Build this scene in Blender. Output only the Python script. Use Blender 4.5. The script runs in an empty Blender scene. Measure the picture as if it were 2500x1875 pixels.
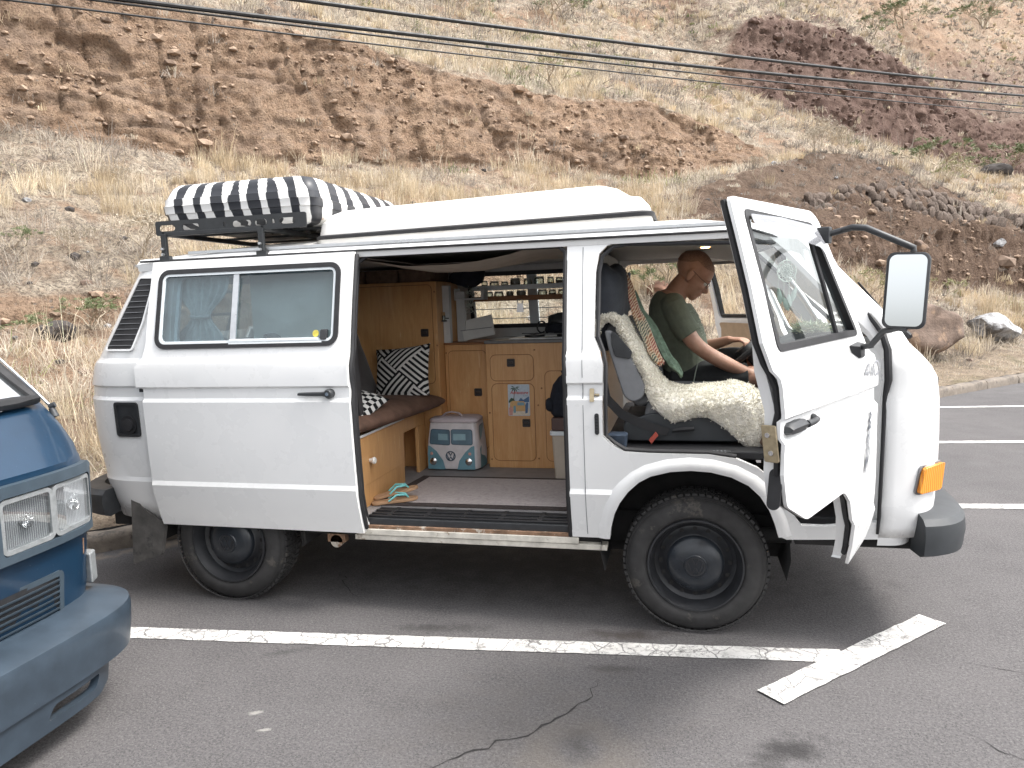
import bpy, bmesh, math, random
import numpy as np
from math import sin, cos, pi, radians, sqrt
from mathutils import Vector, Matrix, noise as mnoise
from mathutils.geometry import delaunay_2d_cdt

random.seed(7)
RNG = np.random.default_rng(7)
S = bpy.context.scene
C = S.collection

# ------------------------------------------------------------------ camera
# world frame: X along the white van towards its nose, Y away from the camera, Z up, metres;
# origin on the ground under the front axle
CAM = Vector((-0.0478, -4.2103, 1.5779))
YAW, PITCH, ROLL = 0.2342, -0.1130, -0.0339
fwd = Vector((-sin(YAW) * cos(PITCH), cos(YAW) * cos(PITCH), sin(PITCH)))
r0 = Vector((cos(YAW), sin(YAW), 0)); u0 = r0.cross(fwd)
rgt = r0 * cos(ROLL) + u0 * sin(ROLL); upv = -r0 * sin(ROLL) + u0 * cos(ROLL)
cd = bpy.data.cameras.new('camera'); cam = bpy.data.objects.new('camera', cd); C.objects.link(cam)
cam.matrix_world = Matrix(((rgt.x, upv.x, -fwd.x, CAM.x), (rgt.y, upv.y, -fwd.y, CAM.y), (rgt.z, upv.z, -fwd.z, CAM.z), (0, 0, 0, 1)))
cd.sensor_width = 36; cd.lens = 36 * 1766.9 / 2500; cd.clip_start = .05; cd.clip_end = 3000
S.camera = cam

# ------------------------------------------------------------------ sky and sun (bright thin overcast)
SUN_EL, SUN_AZ = radians(58), radians(92)     # azimuth measured from +Y towards +X
w = bpy.data.worlds.new('World'); S.world = w; w.use_nodes = True
nt = w.node_tree; nt.nodes.clear()
sky = nt.nodes.new('ShaderNodeTexSky'); sky.sky_type = 'NISHITA'; sky.sun_disc = False
sky.sun_elevation = SUN_EL; sky.sun_rotation = SUN_AZ
sky.air_density = 1.0; sky.dust_density = 4.0; sky.ozone_density = 1.0
hs = nt.nodes.new('ShaderNodeHueSaturation'); hs.inputs['Saturation'].default_value = .15
bgn = nt.nodes.new('ShaderNodeBackground'); bgn.inputs['Strength'].default_value = .15
wo = nt.nodes.new('ShaderNodeOutputWorld')
nt.links.new(sky.outputs[0], hs.inputs['Color']); nt.links.new(hs.outputs[0], bgn.inputs['Color']); nt.links.new(bgn.outputs[0], wo.inputs['Surface'])
sl = bpy.data.lights.new('sun', 'SUN'); sl.energy = 1.15; sl.angle = radians(14); sl.color = (1, .95, .88)
so = bpy.data.objects.new('sun', sl); C.objects.link(so)
sd = Vector((sin(SUN_AZ) * cos(SUN_EL), cos(SUN_AZ) * cos(SUN_EL), sin(SUN_EL)))
so.rotation_euler = sd.to_track_quat('Z', 'Y').to_euler(); so.location = sd * 30
S.view_settings.view_transform = 'Standard'; S.view_settings.look = 'None'
S.view_settings.gamma = 1; S.view_settings.use_curve_mapping = False
S.view_settings.exposure = 1.66
S.render.engine = 'CYCLES'
S.cycles.use_denoising = True; S.cycles.max_bounces = 8; S.cycles.transparent_max_bounces = 12
S.cycles.diffuse_bounces = 4; S.cycles.glossy_bounces = 4; S.cycles.caustics_reflective = False; S.cycles.caustics_refractive = False

# ------------------------------------------------------------------ helpers: materials
MATS = {}
def srgb(r, g, b):
    f = lambda v: (v / 255 / 12.92 if v / 255 <= .04045 else ((v / 255 + .055) / 1.055) ** 2.4)
    return (f(r), f(g), f(b), 1)
class NT:
    """small node-tree writer"""
    def __init__(s, m): s.t = m.node_tree; s.n = s.t.nodes; s.l = s.t.links
    def new(s, ty, **kw):
        n = s.n.new(ty)
        for k, v in kw.items():
            if k.startswith('i_'):
                k = k[2:]
                key = int(k) if k.isdigit() else k.replace('__', ' ')
                s.put(n, key, v)
            else: setattr(n, k, v)
        return n
    def put(s, n, key, v):
        sock = n.inputs[key]
        if hasattr(v, 'is_output') or isinstance(v, bpy.types.NodeSocket): s.l.new(v, sock)
        else: sock.default_value = v
    def coord(s, which='Object'): return s.new('ShaderNodeTexCoord').outputs[which]
    def mapping(s, vec, scale=(1, 1, 1), loc=(0, 0, 0), rot=(0, 0, 0)):
        return s.new('ShaderNodeMapping', i_Vector=vec, i_Scale=scale, i_Location=loc, i_Rotation=rot).outputs[0]
    def noise(s, vec, scale=5, detail=4, rough=.5, dist=0):
        return s.new('ShaderNodeTexNoise', i_Vector=vec, i_Scale=scale, i_Detail=detail, i_Roughness=rough, i_Distortion=dist).outputs[0]
    def voro(s, vec, scale=5, feature='F1', rnd=1):
        n = s.new('ShaderNodeTexVoronoi', feature=feature, i_Vector=vec, i_Scale=scale, i_Randomness=rnd)
        return n.outputs[0]
    def math(s, op, a, b=0, c=0, clamp=False):
        n = s.new('ShaderNodeMath', operation=op, use_clamp=clamp); s.put(n, 0, a); s.put(n, 1, b)
        if op in ('MULTIPLY_ADD', 'SMOOTH_MIN', 'COMPARE'): s.put(n, 2, c)
        return n.outputs[0]
    def ramp(s, f, lo, hi, a=0., b=1.):
        n = s.new('ShaderNodeMapRange', clamp=True); s.put(n, 0, f); s.put(n, 1, lo); s.put(n, 2, hi); s.put(n, 3, a); s.put(n, 4, b)
        return n.outputs[0]
    def mix(s, f, a, b, bt='MIX'):
        n = s.new('ShaderNodeMix', data_type='RGBA', blend_type=bt); s.put(n, 0, f); s.put(n, 6, a); s.put(n, 7, b)
        return n.outputs[2]
    def attr(s, name, out='Color'):
        return s.new('ShaderNodeAttribute', attribute_name=name).outputs[out]
    def sep(s, vec): return s.new('ShaderNodeSeparateXYZ', i_Vector=vec).outputs
    def bump(s, h, strength=.3, dist=.01, nrm=None):
        n = s.new('ShaderNodeBump', i_Height=h, i_Strength=strength, i_Distance=dist)
        if nrm is not None: s.put(n, 'Normal', nrm)
        return n.outputs[0]
def mat(name):
    m = bpy.data.materials.new(name); m.use_nodes = True; m.node_tree.nodes.clear(); MATS[name] = m
    return m, NT(m)
def finish(k, col, rough=.5, nrm=None, metal=0, spec=.5, coat=0, trans=0, sheen=0, emit=None, es=0, sss=0):
    b = k.new('ShaderNodeBsdfPrincipled')
    k.put(b, 'Base Color', col); k.put(b, 'Roughness', rough); k.put(b, 'Metallic', metal); k.put(b, 'Specular IOR Level', spec)
    if nrm is not None: k.put(b, 'Normal', nrm)
    if coat: k.put(b, 'Coat Weight', coat); k.put(b, 'Coat Roughness', .08)
    if trans: k.put(b, 'Transmission Weight', trans)
    if sheen: k.put(b, 'Sheen Weight', sheen)
    if emit is not None: k.put(b, 'Emission Color', emit); k.put(b, 'Emission Strength', es)
    if sss: k.put(b, 'Subsurface Weight', sss); k.put(b, 'Subsurface Radius', (.012, .005, .003)); k.put(b, 'Subsurface Scale', 1.0)
    o = k.new('ShaderNodeOutputMaterial', i_Surface=b.outputs[0])
    return b
def simple(name, col, rough=.5, var=.12, scale=30, bump=.0, metal=0, spec=.5, coat=0, sheen=0, bscale=None, bdist=.002, wear=None, wearlo=.62):
    """one base colour with a little unevenness, optional bump and optional worn patches of a second colour"""
    m, k = mat(name); co = k.coord()
    c = Vector(col[:3])
    n = k.noise(co, scale, 5, .6)
    cc = k.mix(k.ramp(n, .3, .7), (*(c * (1 - var)), 1), (*[min(1, v) for v in (c * (1 + var))], 1))
    if wear is not None:
        wn = k.noise(co, scale * .55, 8, .7)
        cc = k.mix(k.ramp(wn, wearlo, wearlo + .06), cc, wear)
    nr = None
    if bump: nr = k.bump(k.noise(co, bscale or scale * 4, 4, .6), bump, bdist)
    rr = k.ramp(k.noise(co, scale * .4, 3), .3, .7, max(.02, rough - .06), min(1, rough + .08))
    finish(k, cc, rr, nr, metal, spec, coat, sheen=sheen)
    return m

# ------------------------------------------------------------------ helpers: meshes
class MB:
    """collects vertices and faces of ONE mesh"""
    def __init__(s): s.v = []; s.f = []; s.mi = []; s.cur = 0
    def add(s, vs, fs):
        o = len(s.v); s.v += [tuple(p) for p in vs]
        for f in fs: s.f.append(tuple(i + o for i in f)); s.mi.append(s.cur)
        return s
    def box(s, x0, x1, y0, y1, z0, z1, fn=None):
        vs = [(x, y, z) for x in (x0, x1) for y in (y0, y1) for z in (z0, z1)]
        if fn: vs = [fn(*p) for p in vs]
        return s.add(vs, [(0, 1, 3, 2), (4, 6, 7, 5), (0, 4, 5, 1), (2, 3, 7, 6), (0, 2, 6, 4), (1, 5, 7, 3)])
    def obox(s, c, ax, ay, az):
        """box from a centre and three half-axis vectors"""
        c = Vector(c); ax = Vector(ax); ay = Vector(ay); az = Vector(az)
        vs = [c + ax * i + ay * j + az * k for i in (-1, 1) for j in (-1, 1) for k in (-1, 1)]
        return s.add(vs, [(0, 1, 3, 2), (4, 6, 7, 5), (0, 4, 5, 1), (2, 3, 7, 6), (0, 2, 6, 4), (1, 5, 7, 3)])
    def bar(s, a, b, w, h, up=(0, 0, 1)):
        a = Vector(a); b = Vector(b); d = b - a; t = d.normalized(); sd_ = t.cross(Vector(up)).normalized(); u_ = sd_.cross(t)
        return s.obox((a + b) / 2, d / 2, sd_ * (w / 2), u_ * (h / 2))
    def rings(s, rings, close=True, cap=True):
        n = len(rings[0]); vs = [p for r in rings for p in r]; fs = []
        for i in range(len(rings) - 1):
            for j in range(n if close else n - 1):
                a = i * n + j; b = i * n + (j + 1) % n
                fs.append((a, b, b + n, a + n))
        if cap and close:
            fs.append(tuple(range(n - 1, -1, -1))); fs.append(tuple((len(rings) - 1) * n + j for j in range(n)))
        return s.add(vs, fs)
    def tube(s, pts, r, n=8, cap=True, flat=None):
        pts = [Vector(p) for p in pts]; rs = r if hasattr(r, '__len__') else [r] * len(pts)
        t0 = (pts[1] - pts[0]).normalized(); ref = Vector((0, 0, 1)) if abs(t0.z) < .9 else Vector((1, 0, 0))
        nx = t0.cross(ref).normalized(); out = []
        for i, p in enumerate(pts):
            a = pts[max(0, i - 1)]; b = pts[min(len(pts) - 1, i + 1)]; t = (b - a).normalized()
            nx = (nx - t * nx.dot(t)).normalized(); ny = t.cross(nx)
            q = flat or (1, 1)
            out.append([p + (nx * cos(2 * pi * j / n) * q[0] + ny * sin(2 * pi * j / n) * q[1]) * rs[i] for j in range(n)])
        return s.rings(out, True, cap)
    def lathe(s, prof, n=24, axis='Y', c=(0, 0, 0), cap=False):
        """prof: (radius, height along the axis)"""
        out = []
        for r, h in prof:
            ring = []
            for j in range(n):
                a = 2 * pi * j / n
                if axis == 'Y': ring.append((c[0] + r * cos(a), c[1] + h, c[2] + r * sin(a)))
                elif axis == 'Z': ring.append((c[0] + r * cos(a), c[1] + r * sin(a), c[2] + h))
                else: ring.append((c[0] + h, c[1] + r * cos(a), c[2] + r * sin(a)))
            out.append(ring)
        return s.rings(out, True, cap)
    def prism(s, poly, fa, fb):
        """polygon extruded between two maps (x,y)->3d"""
        n = len(poly); vs = [fa(*p) for p in poly] + [fb(*p) for p in poly]
        fs = [tuple(range(n)), tuple(range(2 * n - 1, n - 1, -1))] + [((i + 1) % n, i, i + n, (i + 1) % n + n) for i in range(n)]
        return s.add(vs, fs)
    def map(s, fn): s.v = [tuple(fn(*p)) for p in s.v]; return s

def T4(L): return Matrix.Translation(-Vector(L))
def obj(name, mb, m, parent=None, smooth=True, sharp=40, bevel=0, seg=2, recalc=True, sub=0, solid=0):
    me = bpy.data.meshes.new(name); me.from_pydata(mb.v, [], mb.f); 
    ms = m if isinstance(m, (list, tuple)) else [m]
    for q in ms: me.materials.append(q)
    if len(ms) > 1: me.polygons.foreach_set('material_index', mb.mi)
    if recalc:
        b = bmesh.new(); b.from_mesh(me); bmesh.ops.recalc_face_normals(b, faces=b.faces[:]); b.to_mesh(me); b.free()
    if smooth:
        me.polygons.foreach_set('use_smooth', [True] * len(me.polygons))
        me.set_sharp_from_angle(angle=radians(sharp))
    me.update()
    o = bpy.data.objects.new(name, me); C.objects.link(o)
    if parent is not None:
        o.parent = parent
        if parent.parent is None and parent.type == 'EMPTY': o.matrix_parent_inverse = T4(parent.location)
    if solid:
        q = o.modifiers.new('solid', 'SOLIDIFY'); q.thickness = solid; q.offset = -1
    if bevel:
        q = o.modifiers.new('bevel', 'BEVEL'); q.width = bevel; q.segments = seg; q.limit_method = 'ANGLE'; q.angle_limit = radians(35)
        q.harden_normals = True
    if sub:
        q = o.modifiers.new('sub', 'SUBSURF'); q.levels = sub; q.render_levels = sub
    return o
def tag(o, label, cat, group=None):
    o['label'] = label; o['category'] = cat
    if group: o['group'] = group
    return o
def thing(name, loc, label, cat, group=None):
    o = bpy.data.objects.new(name, None); C.objects.link(o); o.location = loc; o.empty_display_size = .1
    return tag(o, label, cat, group)
def struct(name, mb, m, kind='structure', **kw):
    o = obj(name, mb, m, **kw); o['kind'] = kind
    return o
def rrect(x0, x1, y0, y1, r, n=5):
    """rounded rectangle outline, counter-clockwise; r may be one radius or four (bl, br, tr, tl)"""
    rs = r if hasattr(r, '__len__') else (r,) * 4
    out = []
    for (cx, cy, a0, q) in ((x0 + rs[0], y0 + rs[0], pi, rs[0]), (x1 - rs[1], y0 + rs[1], 1.5 * pi, rs[1]), (x1 - rs[2], y1 - rs[2], 0, rs[2]), (x0 + rs[3], y1 - rs[3], .5 * pi, rs[3])):
        if q <= 0: out.append((cx, cy)); continue
        for i in range(n + 1):
            a = a0 + i * pi / 2 / n; out.append((cx + q * cos(a), cy + q * sin(a)))
    return out
def roundpoly(pts, r, n=4):
    out = []; m = len(pts); rs = r if hasattr(r, '__len__') else [r] * m
    for i in range(m):
        p = Vector(pts[i]); a = Vector(pts[i - 1]); b = Vector(pts[(i + 1) % m])
        da = (a - p); db = (b - p); q = min(rs[i], da.length * .45, db.length * .45)
        if q < 1e-4: out.append(tuple(p)); continue
        p0 = p + da.normalized() * q; p1 = p + db.normalized() * q
        for j in range(n + 1):
            t = j / n; out.append(tuple(p0 * (1 - t) ** 2 + p * 2 * t * (1 - t) + p1 * t * t))
    return out
def inside(pt, poly):
    x, y = pt; c = False; n = len(poly); j = n - 1
    for i in range(n):
        xi, yi = poly[i]; xj, yj = poly[j]
        if (yi > y) != (yj > y) and x < (xj - xi) * (y - yi) / (yj - yi) + xi: c = not c
        j = i
    return c
def densify(poly, step):
    out = []
    for i in range(len(poly)):
        a = Vector(poly[i]); b = Vector(poly[(i + 1) % len(poly)]); k = max(1, int((b - a).length / step + .5))
        for j in range(k): out.append(tuple(a.lerp(b, j / k)))
    return out
def panel(outline, holes, fn, step=.08, creases=(), thick=0, back=None):
    """flat outline with holes, triangulated and laid onto a curved surface fn(x,z,depth); thick gives a real edge"""
    loops = [densify(outline, step)] + [densify(h, step) for h in holes]
    pts = []; edges = []
    for lp in loops:
        o = len(pts); pts += lp; n = len(lp)
        edges += [(o + i, o + (i + 1) % n) for i in range(n)]
    nb = len(pts)
    xs = [p[0] for p in outline]; zs = [p[1] for p in outline]
    x0, x1, z0, z1 = min(xs), max(xs), min(zs), max(zs)
    for cz in creases:
        o = len(pts); k = int((x1 - x0) / step) + 2
        line = [(x0 - .01 + (x1 - x0 + .02) * i / k, cz) for i in range(k + 1)]
        pts += line; edges += [(o + i, o + i + 1) for i in range(k)]
    gx = int((x1 - x0) / step); gz = int((z1 - z0) / step)
    B = np.array(pts)
    for i in range(1, gx):
        for j in range(1, gz):
            p = (x0 + (x1 - x0) * i / gx, z0 + (z1 - z0) * j / gz)
            if np.min((B[:, 0] - p[0]) ** 2 + (B[:, 1] - p[1]) ** 2) > (step * .45) ** 2: pts.append(p)
    r = delaunay_2d_cdt([Vector(p) for p in pts], edges, [], 0, 1e-6)
    V = r[0]; keep = []
    for f in r[2]:
        c = [(sum(V[i][k] for i in f) / len(f)) for k in (0, 1)]
        if inside(c, loops[0]) and not any(inside(c, h) for h in loops[1:]): keep.append(tuple(f))
    mb = MB(); used = sorted({i for f in keep for i in f}); ix = {u: i for i, u in enumerate(used)}
    fs = [tuple(ix[i] for i in f) for f in keep]
    if not thick:
        return mb.add([fn(V[u][0], V[u][1], 0) for u in used], fs)
    n = len(used)
    ec = {}
    for f in fs:
        for a, b in zip(f, f[1:] + f[:1]): ec[(a, b)] = ec.get((a, b), 0) + 1
    bd = [e for e in ec if (e[1], e[0]) not in ec]
    mb.add([fn(V[u][0], V[u][1], 0) for u in used] + [fn(V[u][0], V[u][1], thick) for u in used],
           fs + [tuple(i + n for i in reversed(f)) for f in fs] + [(b, a, a + n, b + n) for a, b in bd])
    return mb
def ribbon(outer, inner, fn, d0, d1):
    """closed frame between two outlines with the same number of points, from depth d0 to d1"""
    n = len(outer); mb = MB()
    vs = [fn(x, z, d0) for x, z in outer] + [fn(x, z, d0) for x, z in inner] + [fn(x, z, d1) for x, z in outer] + [fn(x, z, d1) for x, z in inner]
    fs = []
    for i in range(n):
        j = (i + 1) % n
        fs += [(i, j, j + n, i + n), (i + n, j + n, j + 3 * n, i + 3 * n), (i + 2 * n, i, i + 0, j + 2 * n) if False else (j, i, i + 2 * n, j + 2 * n), (i + 2 * n, i + 3 * n, j + 3 * n, j + 2 * n)]
    return mb.add(vs, fs)
def scaled(poly, d):
    """outline moved inwards by d (towards its centroid side, by vertex normals)"""
    n = len(poly); out = []
    area = sum(poly[i][0] * poly[(i + 1) % n][1] - poly[(i + 1) % n][0] * poly[i][1] for i in range(n))
    sg = 1 if area > 0 else -1
    for i in range(n):
        p = Vector(poly[i]); a = Vector(poly[i - 1]); b = Vector(poly[(i + 1) % n])
        t1 = (p - a).normalized() if (p - a).length > 1e-7 else (b - p).normalized()
        t2 = (b - p).normalized() if (b - p).length > 1e-7 else t1
        n1 = Vector((-t1.y, t1.x)) * sg; n2 = Vector((-t2.y, t2.x)) * sg; m = n1 + n2
        m = m / max(.3, m.length_squared) * 2 if m.length > 1e-6 else n1
        out.append(tuple(p + m * d))
    return out
def copy_tree(o, parent=None):
    c = o.copy(); C.objects.link(c)
    if parent is not None: c.parent = parent
    for ch in list(o.children): copy_tree(ch, c)
    return c
# ------------------------------------------------------------------ ground materials
def ellipse_mask(k, co, cx, cy, rx, ry, rot, soft=.5, amt=.35, sc=6):
    v = k.new('ShaderNodeVectorMath', operation='SUBTRACT'); k.put(v, 0, co); k.put(v, 1, (cx, cy, 0))
    r = k.new('ShaderNodeVectorRotate', rotation_type='Z_AXIS'); k.put(r, 'Vector', v.outputs[0]); k.put(r, 'Angle', -rot)
    s2 = k.new('ShaderNodeVectorMath', operation='MULTIPLY'); k.put(s2, 0, r.outputs[0]); k.put(s2, 1, (1 / rx, 1 / ry, 0))
    ln = k.new('ShaderNodeVectorMath', operation='LENGTH'); k.put(ln, 0, s2.outputs[0])
    if not hasattr(k, 'warp'): k.warp = {}
    if sc not in k.warp: k.warp[sc] = k.math('SUBTRACT', k.noise(co, sc, 4, .6), .5)
    d = k.math('ADD', ln.outputs['Value'], k.math('MULTIPLY', k.warp[sc], amt * 4))
    return k.ramp(d, 1 - soft, 1 + soft * .3, 1, 0)
def asphalt_nodes(k, co):
    big = k.noise(co, .55, 5, .6); mid = k.noise(co, 4, 5, .65); fine = k.noise(co, 85, 4, .8); grit = k.voro(co, 120)
    c = k.mix(k.ramp(big, .3, .7), (.066, .063, .0655, 1), (.096, .0905, .092, 1))
    c = k.mix(k.math('MULTIPLY', k.ramp(mid, .45, .75), .35), c, (.034, .032, .033, 1))
    c = k.mix(k.ramp(fine, .44, .66, 0, .8), c, (.155, .148, .148, 1))
    c = k.mix(k.ramp(grit, .10, .34, .8, 0), c, (.018, .017, .018, 1))
    sp = k.noise(co, 190, 2, .5)
    c = k.mix(k.ramp(sp, .66, .72, 0, .8), c, (.24, .23, .22, 1))
    h = k.math('ADD', k.math('MULTIPLY', grit, .7), k.math('MULTIPLY', fine, .9))
    return c, h
m, k = mat('asphalt'); co = k.coord('Object')
c, h = asphalt_nodes(k, co)
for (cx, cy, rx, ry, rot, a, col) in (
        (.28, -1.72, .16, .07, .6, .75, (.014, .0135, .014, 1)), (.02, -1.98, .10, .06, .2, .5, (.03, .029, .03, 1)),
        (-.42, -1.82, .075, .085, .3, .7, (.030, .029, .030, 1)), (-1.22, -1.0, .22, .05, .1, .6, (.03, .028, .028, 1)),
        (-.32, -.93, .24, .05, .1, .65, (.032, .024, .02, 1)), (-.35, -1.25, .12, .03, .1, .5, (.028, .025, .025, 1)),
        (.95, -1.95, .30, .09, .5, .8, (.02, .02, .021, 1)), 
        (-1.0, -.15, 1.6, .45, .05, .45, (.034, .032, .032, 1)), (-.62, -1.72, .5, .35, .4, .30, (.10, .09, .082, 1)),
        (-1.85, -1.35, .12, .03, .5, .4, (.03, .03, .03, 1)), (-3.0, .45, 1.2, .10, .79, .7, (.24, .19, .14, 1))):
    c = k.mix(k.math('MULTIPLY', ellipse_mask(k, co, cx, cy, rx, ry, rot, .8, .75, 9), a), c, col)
# pale ring round the damp spot
ring = k.math('MULTIPLY', ellipse_mask(k, co, -.40, -1.86, .21, .20, .2, .6), k.math('SUBTRACT', 1., ellipse_mask(k, co, -.42, -1.82, .12, .12, .3)))
c = k.mix(k.math('MULTIPLY', ring, .45), c, (.13, .112, .092, 1))
# bird droppings
for (cx, cy, rx, ry) in ((-1.70, -1.83, .030, .016), (-1.60, -1.93, .028, .010)):
    c = k.mix(k.math('MULTIPLY', ellipse_mask(k, co, cx, cy, rx, ry, .4, .6, .35, 40), .7), c, (.30, .29, .27, 1))
finish(k, c, k.ramp(k.noise(co, 3, 3), .3, .7, .78, .95), k.bump(h, .55, .004), spec=.3)

m, k = mat('line_paint'); co = k.coord('Object')
ca, h = asphalt_nodes(k, co)
wn = k.noise(co, 3, 4); wv = k.new('ShaderNodeVectorMath', operation='ADD'); k.put(wv, 0, co)
wsc = k.new('ShaderNodeVectorMath', operation='SCALE'); 
nz = k.new('ShaderNodeTexNoise', i_Vector=co, i_Scale=9, i_Detail=4); k.put(wsc, 0, nz.outputs[1]); k.put(wsc, 'Scale', .09); k.put(wv, 1, wsc.outputs[0])
ed = k.voro(wv.outputs[0], 7, 'DISTANCE_TO_EDGE'); ed2 = k.voro(wv.outputs[0], 19, 'DISTANCE_TO_EDGE')
crack = k.math('MAXIMUM', k.ramp(ed, .006, .028, 1, 0), k.math('MULTIPLY', k.ramp(ed2, .01, .035, .8, 0), k.ramp(k.noise(co, 5, 2), .45, .6)))
worn = k.math('MULTIPLY', k.ramp(k.noise(co, 38, 6, .85), .52, .60), k.ramp(k.noise(co, 3.2, 3), .40, .62, .25, 1.))
worn2 = k.math('MULTIPLY', k.ramp(k.noise(co, 11, 6, .75), .53, .66), .75)
pc = k.mix(k.ramp(k.noise(co, 8, 4), .3, .7), (.50, .49, .475, 1), (.68, .67, .645, 1))
mask = k.math('MAXIMUM', k.math('MULTIPLY', crack, .85), k.math('MAXIMUM', worn, worn2), clamp=True)
finish(k, k.mix(mask, pc, ca), .7, k.bump(k.math('SUBTRACT', k.math('MULTIPLY', h, .5), mask), .5, .003), spec=.3)
simple('crack_fill', (.018, .017, .017), .95, .3, 60)
simple('kerb_concrete', (.175, .148, .122), .9, .3, 9, .5, bscale=60, bdist=.006, wear=(.10, .088, .078, 1), wearlo=.52)
simple('kerb_mortar', (.30, .26, .22), .95, .2, 30, .4)

# ------------------------------------------------------------------ car park
big = MB(); big.add([(-700, -700, 0), (700, -700, 0), (700, 700, 0), (-700, 700, 0)], [(0, 1, 2, 3)])
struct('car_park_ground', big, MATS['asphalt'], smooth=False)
KA = Vector((.70163, .71254, 0)); KN = Vector((-.71254, .70163, 0)); K0 = Vector((-3.915, -.326, 0))
def UNZ(u, n, z): return K0 + KA * u + KN * n + Vector((0, 0, z))
# painted bay lines (about 5 degrees off the van's axis)
la = Vector((1, .0931, 0)).normalized(); ln_ = Vector((-la.y, la.x, 0))
def strip(name, a, b, wd, z=.004):
    mb = MB(); a = Vector(a); b = Vector(b); t = (b - a).normalized(); s_ = Vector((-t.y, t.x, 0)); n = max(2, int((b - a).length / .05)); vs = []
    for i in range(n + 1):
        p = a.lerp(b, i / n); j = lambda: random.gauss(0, .0016)
        vs += [p + s_ * (wd / 2 + j()) + Vector((0, 0, z)), p - s_ * (wd / 2 + j()) + Vector((0, 0, z))]
    mb.add(vs, [(2 * i, 2 * i + 1, 2 * i + 3, 2 * i + 2) for i in range(n)])
    return struct(name, mb, MATS['line_paint'], smooth=False)
def linept(kk, x): return Vector((x, -1.044 + 2.348 * kk + .0931 * x, 0))
strip('bay_line', linept(0, -4.1), linept(0, .62), .115)
strip('bay_line', (.275, -1.385, 0), (1.10, -.545, 0), .125, .008)
for kk in (1, 2, 3, 4):
    # starts at the kerb, runs to the lane
    xk = -3.95 + (2.348 * kk - .75) * .985 / (1 - .0931); strip('bay_line', linept(kk, xk + .15), linept(kk, xk + 4.75), .115)
for kk in (-1, -2): strip('bay_line', linept(kk, -6), linept(kk, -1.4 + kk * 2.2), .115)
# long crack across the bay in front
def crackpath(pts, wd, name):
    mb = MB(); P = []
    for a, b in zip(pts, pts[1:]):
        n = max(2, int((Vector(b) - Vector(a)).length / .035))
        for i in range(n): P.append(Vector((*Vector(a).lerp(Vector(b), i / n), .0)))
    vs = []
    for i, p in enumerate(P):
        q = p + Vector((random.gauss(0, .010), random.gauss(0, .010), 0)); t = (P[min(i + 1, len(P) - 1)] - P[max(0, i - 1)]).normalized(); s_ = Vector((-t.y, t.x, 0))
        w_ = wd * random.uniform(.25, 1.2) * min(1, 4 * i / len(P), 4 * (len(P) - 1 - i) / len(P) + .01)
        vs += [q + s_ * w_ / 2 + Vector((0, 0, .002)), q - s_ * w_ / 2 + Vector((0, 0, .002))]
    mb.add(vs, [(2 * i, 2 * i + 1, 2 * i + 3, 2 * i + 2) for i in range(len(P) - 1)])
    struct(name, mb, MATS['crack_fill'], smooth=False)
crackpath([(-.40, -1.33), (-.43, -1.52), (-.52, -1.66), (-.62, -1.78), (-.80, -1.93), (-.98, -2.08)], .011, 'asphalt_crack')
crackpath([(1.10, -.95), (1.4, -1.05), (1.7, -1.15), (2.1, -1.2)], .007, 'asphalt_crack')
crackpath([(.9, -1.5), (1.15, -1.72), (1.35, -1.80)], .006, 'asphalt_crack')
crackpath([(-2.1, -.35), (-1.9, -.6), (-1.75, -.75)], .006, 'asphalt_crack')

# kerb: one stone after the other
kr = MB(); kr.box(-8, 80, .012, .145, -.05, .10, lambda u, n, z: UNZ(u, n, z))
kerb = struct('kerb', kr, MATS['kerb_mortar'], smooth=False)
KS = []
for q in range(5):
    mb = MB(); L = .985
    prof = [(-.0, -.05), (-.0, .085), (.012, .118), (.035, .130), (.135, .130), (.15, .12), (.15, -.05)]
    rings = []
    for i in range(9):
        t = i / 8; uu = -L / 2 + L * t
        rings.append([UNZ(uu, n + random.gauss(0, .004), z + random.gauss(0, .004)) - K0 for n, z in prof])
    mb.rings(rings)
    me_o = obj('kerb_stone', mb, MATS['kerb_concrete'], kerb, smooth=True, sharp=50); KS.append(me_o)
for i, u in enumerate(np.arange(-6.5, 52, 1.0)):
    o = KS[i] if i < 5 else KS[random.randrange(5)].copy()
    if i >= 5: C.objects.link(o); o.parent = kerb
    o.location = UNZ(u, random.gauss(0, .006), random.gauss(-.004, .006)); o.rotation_euler = (0, random.gauss(0, .006), random.gauss(0, .004))

# ------------------------------------------------------------------ noise in numpy
def _h(ix, iy, iz, s):
    a = (ix.astype(np.int64) * 374761393 + iy.astype(np.int64) * 668265263 + iz.astype(np.int64) * 2147483647 + s * 974711) & 0xffffffff
    a = ((a ^ (a >> 13)) * 1274126177) & 0xffffffff; a = ((a ^ (a >> 16)) * 2246822519) & 0xffffffff
    return ((a ^ (a >> 15)) & 0xffffff) / float(0xffffff)
def vnoise(x, y, z=None, s=0):
    z = np.zeros_like(x) if z is None else z
    ix, iy, iz = np.floor(x), np.floor(y), np.floor(z); fx, fy, fz = x - ix, y - iy, z - iz
    q = lambda t: t * t * t * (t * (t * 6 - 15) + 10)
    fx, fy, fz = q(fx), q(fy), q(fz); r = 0
    for a in (0, 1):
        for b in (0, 1):
            for c_ in (0, 1):
                r = r + _h(ix + a, iy + b, iz + c_, s) * (fx if a else 1 - fx) * (fy if b else 1 - fy) * (fz if c_ else 1 - fz)
    return r * 2 - 1
def fbm(x, y, z=None, o=4, s=0, g=.5):
    r = 0; a = 1; t = 0
    for i in range(o):
        r = r + a * vnoise(x * 2 ** i, y * 2 ** i, None if z is None else z * 2 ** i, s + i * 17); t += a; a *= g
    return r / t
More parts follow.
